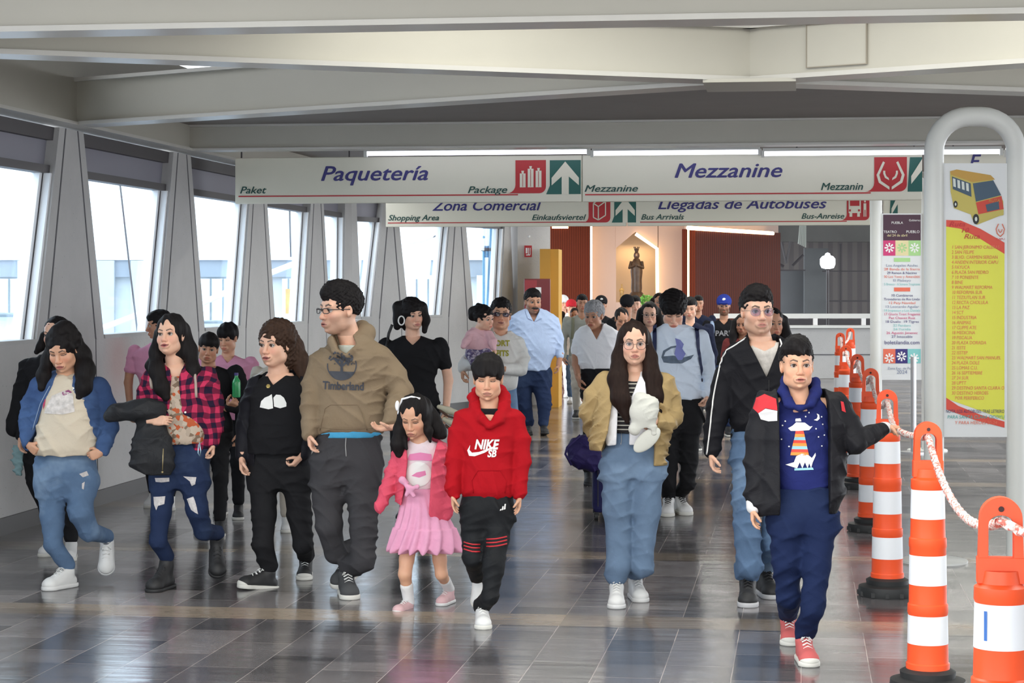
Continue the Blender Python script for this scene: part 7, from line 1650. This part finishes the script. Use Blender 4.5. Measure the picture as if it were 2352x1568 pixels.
def p_bottle_woman():
    D = dep(1224, 0); s = quick('older woman in a black jacket holding a green bottle, behind the plaid shirt', 479, 800, D, 'tan', yaw=6, pitch=6, hair='bowl', hairk={'curl': 0, 'freq': 160}, top=C_BLACK, low=C_BLACK2, female=True, line=.052, wid=1.16, headk=dict(fat=1.08, roll=6))
    s.cloth('jacket_sleeve', C_BLACK, [], [[(540, 858, 20, .02), (560, 905, 19, .06), (548, 935, 16, .14), (528, 934, 13, .18)]], folds=.006)
    s2 = s
    b = empty('bottle', s.root.location, TH); q = MB(); c = s.J(543, 912, .22); c = Vector([float(x) for x in c])
    q.lathe([(.026, 0), (.029, .01), (.029, .10), (.026, .115), (.013, .135), (.012, .15)], c, 20); q.build('bottle_body', mat('green_bottle', (.03, .30, .10), .2, var=.3, vs=12), b, smooth=True)
    q = MB(); q.lathe([(.014, .15), (.014, .168)], c, 14); q.build('bottle_cap', mat('violet_cap', (.06, .05, .20), .4), b, smooth=True)
    tag(b, 'small green bottle with a violet cap in the hand of the woman in black', 'bottle')
    s3 = Fig.__new__(Fig); s3.__dict__.update(s.__dict__); s3.skin = []
    s3.hand(526, 934, .18, (.5, -.5, .3), (.5, -.3, .6), (.2, -.6, .7), L=50, curl=.9)
    p_, f_, c_ = s3.skin[0]; b0 = [ch for ch in s.root.children if ch.name.startswith('body')][0]
    # join the raised hand into the body mesh
    me = b0.data; tmp = fast_mesh('body_tmp', p_, f_, SKIN, None, c_); bm = bmesh.new(); bm.from_mesh(me); bm.from_mesh(tmp.data); bm.to_mesh(me); bm.free(); me.polygons.foreach_set('use_smooth', [True] * len(me.polygons)); md = tmp.data; bpy.data.objects.remove(tmp); bpy.data.meshes.remove(md)
p_bottle_woman()
quick('young man in a pink sweater behind the woman holding the green bottle', 523, 776, dep(1188, .05), 'mid', yaw=-16, pitch=14, hair='bowl', hairk={'curl': 0, 'freq': 150, 'vol': 1.03}, top=pink, low=C_BLACK2, line=.052, headk=dict(eyes='down'))
quick('mostly hidden person in pale trousers behind the curly-haired woman', 634, 800, dep(1215, 0), 'mid', hair='long', hairk={'curl': 80}, hairm=H_HIGH, top=khaki, low=khaki, shoe_m=WHITE, female=True, wid=.9)

def p_black_polo():
    s = quick('woman with curly black hair and white hoop earrings in a black polo shirt', 948, 722, dep(1198, 0), 'light', yaw=24, pitch=8, hair='long', hairk={'curl': 95, 'vol': 1.12, 'side': .5}, arm='short', top=C_BLACK, low=C_BLACK2, female=True, wid=1.16, line=.040,
        hchains=[[(915, 705, 14, .0), (916, 735, 12, .02), (912, 750, 8, .03)], [(970, 705, 12, .03), (978, 735, 9, .04), (975, 760, 6, .05)]], headk=dict(roll=-6, fat=1.12, smile=1, lip=(.55, .16, .16)))
    q = MB(); c = s.J(922, 736, .10); q.tube([(c[0] + .022 * math.cos(k * math.pi / 10), c[1], c[2] + .032 * math.sin(k * math.pi / 10)) for k in range(20)], .0055, 6, closed=True); q.build('hoop_earring', PRINTW, s.root, smooth='full')
    s.strand_tube('bag_strap', [(902, 745), (894, 765), (888, 800)], .012, BLK, s.root, s.shirt)
    b = empty('cream_bag', s.root.location, TH); cm = mat_cloth('cream_padded', (.62, .58, .45), wr=.3); br = mat('brown_piping', (.09, .04, .025), .6)
    v = Vox(s.J(990, 1010, .2) - .03, s.J(1070, 915, .0) + .03, .005); s.chain(v, [(1008, 934, 5, .12), (1030, 942, 8, .12), (1052, 950, 7, .12)], .01); s.chain(v, [(1020, 962, 5, .12), (1036, 970, 8, .12), (1052, 968, 8, .12)], .006); p_, f_ = v.mesh(); fast_mesh('padding', p_, f_, cm, b)
    q = MB(); q.tube([s.J(1010, 942, .15), s.J(1030, 956, .15), s.J(1052, 962, .15)], .008, 6); q.tube([s.J(1022, 976, .15), s.J(1036, 986, .15), s.J(1050, 996, .15)], .012, 6); q.build('piping', br, b, smooth='full')
    tag(b, 'cream padded bag with brown edging held beside the girl and the boy in red', 'bag')
p_black_polo()

def p_father():
    D = dep(1176, 0); s = Fig('man with dark glasses in a white long-sleeved shirt carrying a toddler', 1148, 1176, 'mid', D=D)
    s.head(1150, 723, 70, yaw=4, pitch=-4, roll=4, f=.02, neck=(1150, 770, 0), fat=1.08, lip=(.45, .18, .16), mouth=.2, smile=1)
    s.hair('cap', vol=1.03, line=.046, amp=.003, curl=100, top=.006); s.glasses(mat('dark_thick_frame', (.02, .015, .03), .3), mat_glass('tinted_lens2', .06, (.35, .32, .50)), thick=.0028, sq=2.8, w=.022, hgt=.015)
    s.chestskin([(765, 1132, 1168, .8), (775, 1124, 1176, .7, .02), (800, 1118, 1180, .5, .02)])
    v, o = s.cloth('shirt', greyw, [(762, 1126, 1174, .7), (770, 1108, 1188, .6), (785, 1098, 1196, .6), (830, 1100, 1192, .66), (890, 1104, 1186, .70), (897, 1110, 1182, .6)],
        [[(1188, 790, 18), (1200, 822, 16), (1195, 848, 15, .06), (1150, 846, 13, .24)], [(1104, 792, 17), (1080, 822, 15, .02), (1066, 838, 13, .08), (1062, 846, 11, .12)], [(1066, 838, 13, .10), (1100, 836, 13, .22)]], cuts=[([(1130, 745), (1170, 745), (1164, 766), (1150, 772), (1138, 766)], -1, 0)], folds=.006)
    yl = mat('print_olive_yellow', (.34, .33, .03), .7); s.decal(v, text_mesh('SPORT', 1, 0, .04, .9), yl, 'lettering', 1146, 794, .060, o); s.decal(v, text_mesh('EFITS', 1, 0, .04, .9), yl, 'lettering', 1150, 817, .060, o)
    s.hand(1150, 846, .26, (-1, -.1, .1), (0, .9, .2), (0, -.4, 1), L=44, curl=.5); s.hand(1062, 848, .12, (0, -.05, -1), (.8, 0, 0), (0, -1, 0), L=44, curl=.5)
    a0 = s.shoe(1136, 1178, up=BLK, sole=SOLEW); a1 = s.shoe(1168, 1174, up=BLK, sole=SOLEW)
    s.cloth('jeans', DENIM_L, [(880, 1112, 1184, .62), (920, 1108, 1190, .64), (960, 1110, 1190, .64), (975, 1114, 1186, .6)], [[(1132, 960, 22), (1134, 1060, 19), ('L', *(a0 + np.array((0, 0, .03), f4)), .05)], [(1168, 960, 22), (1168, 1060, 19), ('L', *(a1 + np.array((0, 0, .03), f4)), .05)]])
    s.finish(std_trunk(1112, 1184, 795, 1128, 1172, 930, 22))
    # toddler on his arm
    t = Fig('toddler with curly black pigtails in a pink jacket carried on the arm', 1100, 1176, 'light', D=D)
    t.head(1112, 731, 54, yaw=48, pitch=8, roll=-6, f=.20, neck=(1100, 762, .17), child=1.0, fat=1.06, res=.0024)
    t.hair('pulled', vol=1.08, line=.046, amp=.005, curl=90, chains=[[(1098, 712, 11, .18), (1088, 716, 11, .16), (1084, 728, 8, .16)], [(1104, 703, 6, .2), (1098, 700, 5, .2)]])
    t.cloth('jacket', mat_cloth('pale_pink_quilt', (.72, .45, .50), wr=.9), [(752, 1084, 1116, .7, .16), (765, 1074, 1126, .7, .17), (785, 1066, 1130, .72, .18), (800, 1068, 1132, .7, .18), (808, 1076, 1128, .6, .18)], [[(1080, 768, 10, .20), (1070, 785, 9, .26), (1064, 795, 7, .28)], [(1124, 768, 10, .22), (1132, 785, 9, .28), (1134, 798, 7, .30)]], folds=.006, res=.006)
    t.hand(1135, 800, .30, (.4, -.2, -.8), (-.4, .3, 0), (0, -1, 0), L=20, curl=.5)
    a = t.J(1096, 845, .30); b = t.J(1130, 842, .26)
    t.cloth('leggings', mat_pattern('grey_violet_print', [(.10, .08, .17), (.35, .32, .42), (.16, .14, .26), (.50, .46, .55)], 60), [(800, 1070, 1128, .7, .18), (815, 1068, 1130, .7, .19), (826, 1074, 1126, .6, .20)], [[(1082, 815, 12, .24), (1088, 830, 9, .34), (1094, 850, 7, .32)], [(1116, 812, 12, .24), (1128, 828, 9, .32), (1130, 846, 7, .28)]], folds=.003, res=.006)
    t.finish([[(1098, 770, 10, .17), (1100, 810, 11, .18)], [(1094, 850, 6, .32), (1096, 862, 6, .33)], [(1130, 846, 6, .28), (1132, 858, 6, .29)]])
p_father()

def p_moustache():
    s = Fig('man with a moustache in a pale blue shirt and dark trousers', 1228, 992, 'tan', D=24.2)
    s.head(1224, 693, 56, yaw=16, pitch=4, f=.02, neck=(1222, 730, 0), moustache=True, fat=1.12, stubble=.35); s.hair('cap', vol=1.02, line=.044, amp=.003, curl=100)
    s.chestskin([(724, 1206, 1238, .8), (735, 1200, 1246, .6, .02), (760, 1196, 1250, .5, .03)])
    sh = mat_cloth('pale_blue_shirt', (.46, .57, .80), var=.04, wr=.5)
    v, o = s.cloth('shirt', sh, [(708, 1206, 1244, .8), (716, 1188, 1262, .6), (728, 1172, 1280, .58), (760, 1168, 1284, .62), (800, 1172, 1280, .70), (835, 1178, 1266, .72), (850, 1182, 1262, .7)], [[(1272, 740, 13), (1285, 778, 10), (1286, 818, 9, .04)], [(1182, 740, 13), (1170, 780, 10), (1168, 815, 9, .04)]], cuts=[([(1210, 690), (1240, 690), (1238, 716), (1226, 740), (1214, 716)], -1, .02)], folds=.008)
    for pts in ([(1206, 712), (1214, 706), (1224, 736), (1212, 730)], [(1242, 712), (1238, 706), (1228, 738), (1244, 730)]): s.print_poly(v, pts, sh, 'collar', o, off=.012)
    s.limb([(1288, 812, 7, .04), (1283, 838, 6, .06)]); s.hand(1283, 838, .06, (-.1, -.1, -1), (-1, 0, 0), (0, -1, 0), L=30, curl=.5); s.limb([(1166, 812, 7, .04), (1168, 836, 6, .06)]); s.hand(1168, 836, .06, (.1, -.1, -1), (1, 0, 0), (0, -1, 0), L=30, curl=.5)
    a0 = s.shoe(1214, 1003, up=BLK, sole=BLK, f=.15); a1 = s.shoe(1252, 996, up=BLK, sole=BLK, yaw=4, pitch=-8, f=.30)
    s.cloth('trousers', DENIM_D, [(842, 1180, 1266, .64), (870, 1176, 1268, .66), (885, 1180, 1266, .6)], [[(1200, 880, 23), (1206, 930, 18), ('L', *(a0 + np.array((0, 0, .03), f4)), .065)], [(1244, 880, 23), (1250, 930, 18, .08), ('L', *(a1 + np.array((0, 0, .03), f4)), .06)]], folds=.01)
    s.finish(std_trunk(1194, 1262, 745, 1204, 1244, 870, 20))
p_moustache()

def p_grey_man():
    s = Fig('grey-haired man in a white short-sleeved shirt looking left', 1370, 1112, 'tan', D=18.0, hair=H_GREY)
    s.head(1364, 725, 62, yaw=-22, pitch=8, f=.03, neck=(1370, 764, 0), fat=.98, brow=.8); s.hair('cap', vol=1.06, line=.044, amp=.004, curl=110, top=.006)
    s.chestskin([(756, 1352, 1390, .8), (766, 1344, 1396, .7, .02), (800, 1340, 1400, .5, .03)])
    v, o = s.cloth('shirt', C_WHITE, [(744, 1350, 1392, .8), (752, 1332, 1408, .62), (766, 1322, 1422, .58), (800, 1322, 1422, .64), (836, 1330, 1414, .68), (846, 1334, 1412, .66)], [[(1332, 772, 14), (1325, 794, 12), (1323, 804, 12)], [(1412, 772, 14), (1420, 794, 12), (1423, 804, 12)]], cuts=[([(1350, 720), (1388, 720), (1384, 752), (1370, 780), (1354, 750)], -1, .02)], folds=.006)
    for pts in ([(1346, 748), (1352, 742), (1366, 774), (1350, 768)], [(1390, 746), (1384, 740), (1372, 776), (1392, 766)]): s.print_poly(v, pts, C_WHITE, 'collar', o, off=.012)
    s.limb([(1322, 804, 9), (1322, 835, 8.5), (1328, 868, 6.5, .06)]); s.hand(1328, 868, .06, (.15, -.1, -1), (1, 0, 0), (0, -1, 0), L=42, curl=.5); s.limb([(1424, 804, 9), (1426, 835, 8.5), (1424, 868, 6.5, .04)]); s.hand(1424, 868, .04, (0, -.1, -1), (-1, 0, 0), (0, -1, 0), L=40, curl=.6)
    a0 = s.shoe(1354, 1116, up=BLK, sole=BLK); a1 = s.shoe(1392, 1108, up=BLK, sole=BLK)
    s.cloth('trousers', C_BLACK2, [(838, 1336, 1412, .64), (870, 1334, 1414, .66), (900, 1336, 1412, .66), (910, 1340, 1408, .6)], [[(1356, 900, 20), (1354, 1000, 16), ('L', *(a0 + np.array((0, 0, .03), f4)), .055)], [(1392, 900, 20), (1392, 1000, 16), ('L', *(a1 + np.array((0, 0, .03), f4)), .055)]])
    s.finish(std_trunk(1340, 1404, 778, 1354, 1394, 880, 18))
p_grey_man()

# suitcase with a soft bag on top, behind the woman with glasses
b = wf(1372, 1190); su = empty('suitcase', (b.x, b.y, 0), TH); nv = mat_cloth('navy_suitcase_nylon', (.018, .018, .075), rough=.6)
q = MB(); q.box(-.035, .33, -.11, .13, .05, .50); q.build('shell', nv, su, bevel=.03)
for x in (-.01, .30):
    for y in (-.08, .10):
        q = MB(); q.lathe([(.008, -.012), (.026, -.012), (.026, .012), (.008, .012)], (0, 0, 0), 16); w = q.build('wheel', BLK, su, smooth=True); w.location = (x, y, .026); w.rotation_euler = (0, math.pi / 2, 0)
        q = MB(); q.box(x - .02, x + .02, y - .015, y + .015, .03, .055); q.build('wheel_fork', BLK, su)
q = MB(); q.tube([(.06, .10, .48), (.06, .10, .95), (.24, .10, .95), (.24, .10, .48)], .009, 8); q.build('pull_handle', mat('grey_metal_tube', (.3, .3, .32), .3, metal=.8), su, smooth=True)
q = MB(); q.tube([(0, -.118, .10), (0, -.118, .45), (.3, -.118, .45), (.3, -.118, .10)], .004, 6); q.build('zip', BLK, su)
tag(su, 'navy wheeled suitcase standing behind the woman with round glasses', 'suitcase')
bg = empty('travel_bag', (b.x, b.y, 0), TH); bm_ = mat_cloth('violet_navy_bag', (.030, .022, .095), rough=.55, wr=.8)
S_ = FPX / (CH * FPX / 530.0)
v = Vox((-.42, -.40, .28), (.30, .10, .90), .008); Jb = lambda px, py: ((px - 1372) / S_, CH - (py - HY) / S_)
def bp(px, py, y=0): a = Jb(px, py); return (a[0], y - .21, a[1])
v.cap(bp(1330, 1038), bp(1362, 1048), .092, .088, .05); v.cap(bp(1340, 1012), bp(1362, 1020), .065, .06, .05); v.cap(bp(1318, 1022), bp(1328, 1052), .05, .05, .04); v.folds(.012, 9, .09); p_, f_ = v.mesh(); fast_mesh('bag_body', p_, f_, bm_, bg)
q = MB(); q.tube([bp(1310, 1060, -.08), bp(1296, 1035, -.1), bp(1300, 1020, -.1), bp(1330, 992, -.1)], .009, 8); q.tube([bp(1345, 985, -.03), bp(1352, 960, -.02), bp(1365, 990, -.03)], .010, 8); q.build('handle', bm_, bg, smooth='full')
tag(bg, 'violet navy soft bag resting on the wheeled suitcase', 'bag')

# ---- distant crowd
def cap_on(s, m, brim=True, emblem=None):
    v = Vox(s.hc - .14, s.hc + .16, .008); v.ell(s.HP((0, .015, .055)), np.array((.096, .116, .094)) * s.hs, .0, s.R); v.ell(s.HP((0, 0, -.055)), np.array((.13, .14, .085)) * s.hs, .0, s.R, 's')
    p_, f_ = v.mesh(); o = fast_mesh('cap', p_, f_, m, s.root)
    if brim:
        v = Vox(s.hc - .22, s.hc + .22, .007); v.ell(s.HP((0, -.115, .048)), np.array((.066, .062, .012)) * s.hs, .0, s.R); p_, f_ = v.mesh(); fast_mesh('cap_peak', p_, f_, m, o)
    if emblem: q = MB(); q.sphere(s.HP((0, -.086, .085)), (.022, .01, .022)); q.build('cap_badge', emblem, o, smooth='full')
redc = mat_cloth('red_cap', (.45, .02, .03)); bluec = mat_cloth('royal_blue_cap', (.03, .05, .30))
quick('woman with pinned dark hair and a white top looking down', 1428, 732, 21.5, 'tan', yaw=8, pitch=24, hair='pulled', top=C_WHITE, low=C_BLACK2, female=True, hairk={'curl': 0}, headk=dict(eyes='down'))
s = quick('person in a black cap and dark jacket behind the grey-haired man', 1381, 700, 28.5, 'tan', yaw=0, pitch=2, hair='cap', top=C_BLACK, low=C_BLACK2); cap_on(s, C_BLACK, emblem=mat('silver_badge', (.45, .45, .45), .4))
s = quick('person in a dark cap seen over the woman with pinned hair', 1440, 701, 25.0, 'tan', yaw=180, pitch=0, hair='cap', top=C_BLACK, low=C_BLACK2); cap_on(s, C_BLACK, brim=False)
s = quick('man in a cream shirt with a black strap across the chest', 1459, 699, 27.0, 'light', yaw=0, hair='cap', top=mat_cloth('cream_shirt', (.62, .60, .52)), low=C_BLACK2, female=False)
s.strand_tube('bag_strap', [(s.X(-.12), s.Y(1.37)), (s.X(0), s.Y(1.2)), (s.X(.13), s.Y(1.0))], .018, BLK, s.root, s.shirt, off=.01)
s = quick('young woman with long black hair and thin glasses beside the pale blue sweatshirt', 1492, 722, 19.0, 'light', yaw=-4, hair='long', hairk={'curl': 0, 'freq': 150}, top=C_BLACK, low=C_BLACK2, female=True, line=.050, hchains=longh(1492, 722, 250), headk=dict(lip=(.55, .18, .18))); s.glasses(mat('thin_metal_frame', (.25, .22, .2), .3, metal=.8), None, thick=.002)
quick('dark-haired person just left of the head of the young man in pale blue', 1514, 694, 26.0, 'tan', hair='long', hairk={'curl': 80}, top=navyc, low=C_BLACK2, female=True, hairm=H_BROWN, hchains=longh(1514, 694, 183, drop=.2))
s = quick('dark-haired man looking down right of the young man in pale blue', 1585, 707, 22.0, 'light', yaw=-12, pitch=14, hair='cap', top=navyc, low=C_BLACK2, headk=dict(eyes='down'), line=.05)
quick('man in a dark jacket far back in front of the wooden panel', 1604, 697, 29.0, 'tan', hair='cap', top=navyc, low=C_BLACK2)
s = quick('man in a royal blue cap and black printed shirt with a rucksack', 1663, 702, 24.0, 'tan', yaw=-6, hair='cap', arm='short', top=C_BLACK, low=DENIM_D, headk=dict(stubble=.7)); cap_on(s, bluec, emblem=PRINTW)
s.decal(s.shirt, text_mesh('PARK', 1, 0, .03), mat('print_grey', (.25, .25, .27), .7), 'lettering', s.X(0), s.Y(1.22), .085, s.shirto)
for sg in (-1, 1): s.strand_tube('rucksack_strap', [(s.X(sg * .15), s.Y(1.38)), (s.X(sg * .15), s.Y(1.28)), (s.X(sg * .16), s.Y(1.15))], .024, mat('pale_blue_strap', (.30, .40, .58), .7), s.root, s.shirt, off=.008)
quick('woman with brown skin and dark clothes right of the man in the blue cap', 1706, 745, 21.0, 'dark', yaw=-20, hair='long', hairk={'curl': 60}, arm='short', top=maroon, low=C_BLACK2, female=True, hairm=H_BLACK, hchains=longh(1706, 745, 226))
quick('woman with loose dark hair behind the man in the black track jacket', 1776, 742, 15.5, 'tan', yaw=10, hair='long', hairk={'curl': 70}, top=C_BLACK, low=C_BLACK2, female=True, hchains=longh(1776, 742, 306, drop=.25))
s = quick('man in a grey shirt with rucksack straps left of the wooden panel light strip', 1337, 696, 27.0, 'tan', yaw=4, hair='cap', top=mat_cloth('grey_green_shirt', (.34, .34, .30)), low=khaki)
for sg in (-1, 1): s.strand_tube('rucksack_strap', [(s.X(sg * .13), s.Y(1.38)), (s.X(sg * .13), s.Y(1.28)), (s.X(sg * .14), s.Y(1.10))], .02, olive, s.root, s.shirt, off=.008)
s = quick('person in a red cap among the crowd beside the mustard column', 1312, 706, 32.3, 'mid', hair='cap', top=C_WHITE, low=C_WHITE, shoe_m=WHITE, arm='short'); cap_on(s, redc)
s = quick('person in white clothes and a white cap beside the mustard column', 1294, 696, 33.0, 'mid', hair='cap', top=C_WHITE, low=C_WHITE, shoe_m=WHITE, arm='short', yaw=20); cap_on(s, mat_cloth('white_cap', (.7, .7, .7)))
quick('woman with long brown hair, white top and jeans behind the moustached man', 1320, 724, 30.6, 'dark', yaw=-10, hair='long', hairk={'curl': 50}, hairm=H_BROWN, top=C_WHITE, low=DENIM, shoe_m=WHITE, arm='short', female=True, hchains=longh(1304, 724, 161))
# green plant by the niche
pl_ = empty('potted_plant', wp(1485, 700, 39.0)); pl_.location.z = 0
gm = mat('leaf_green', (.10, .32, .04), .5, var=.4, vs=20); zc = CH - (690 - HY) / FPX * 39.0
q = MB(); q.lathe([(.14, 0), (.18, .35), (.19, .40), (.16, .40)], (0, 0, 0), 20); q.build('pot', mat('clay_pot', (.30, .12, .06), .7), pl_, smooth=True)
q = MB(); q.tube([(0, 0, .38), (.01, 0, zc - .05)], .02, 8); q.build('stem', mat('stem_brown', (.1, .07, .03), .7), pl_)
q = MB(); rr = random.Random(5)
for i in range(260):
    a, b_ = rr.uniform(0, 6.28), rr.uniform(-1, 1); r_ = .15 * rr.uniform(.6, 1); c = Vector((r_ * math.cos(a) * math.sqrt(1 - b_ * b_), r_ * math.sin(a) * math.sqrt(1 - b_ * b_), zc + r_ * b_ * .8)); u = Vector((rr.uniform(-1, 1), rr.uniform(-1, 1), rr.uniform(-1, 1))).normalized(); w = u.orthogonal().normalized()
    q.add([c - u * .03, c + w * .012, c + u * .03, c - w * .012], [(0, 1, 2, 3)])
q.build('foliage', gm, pl_)
tag(pl_, 'round green plant at the foot of the lit niche', 'plant')
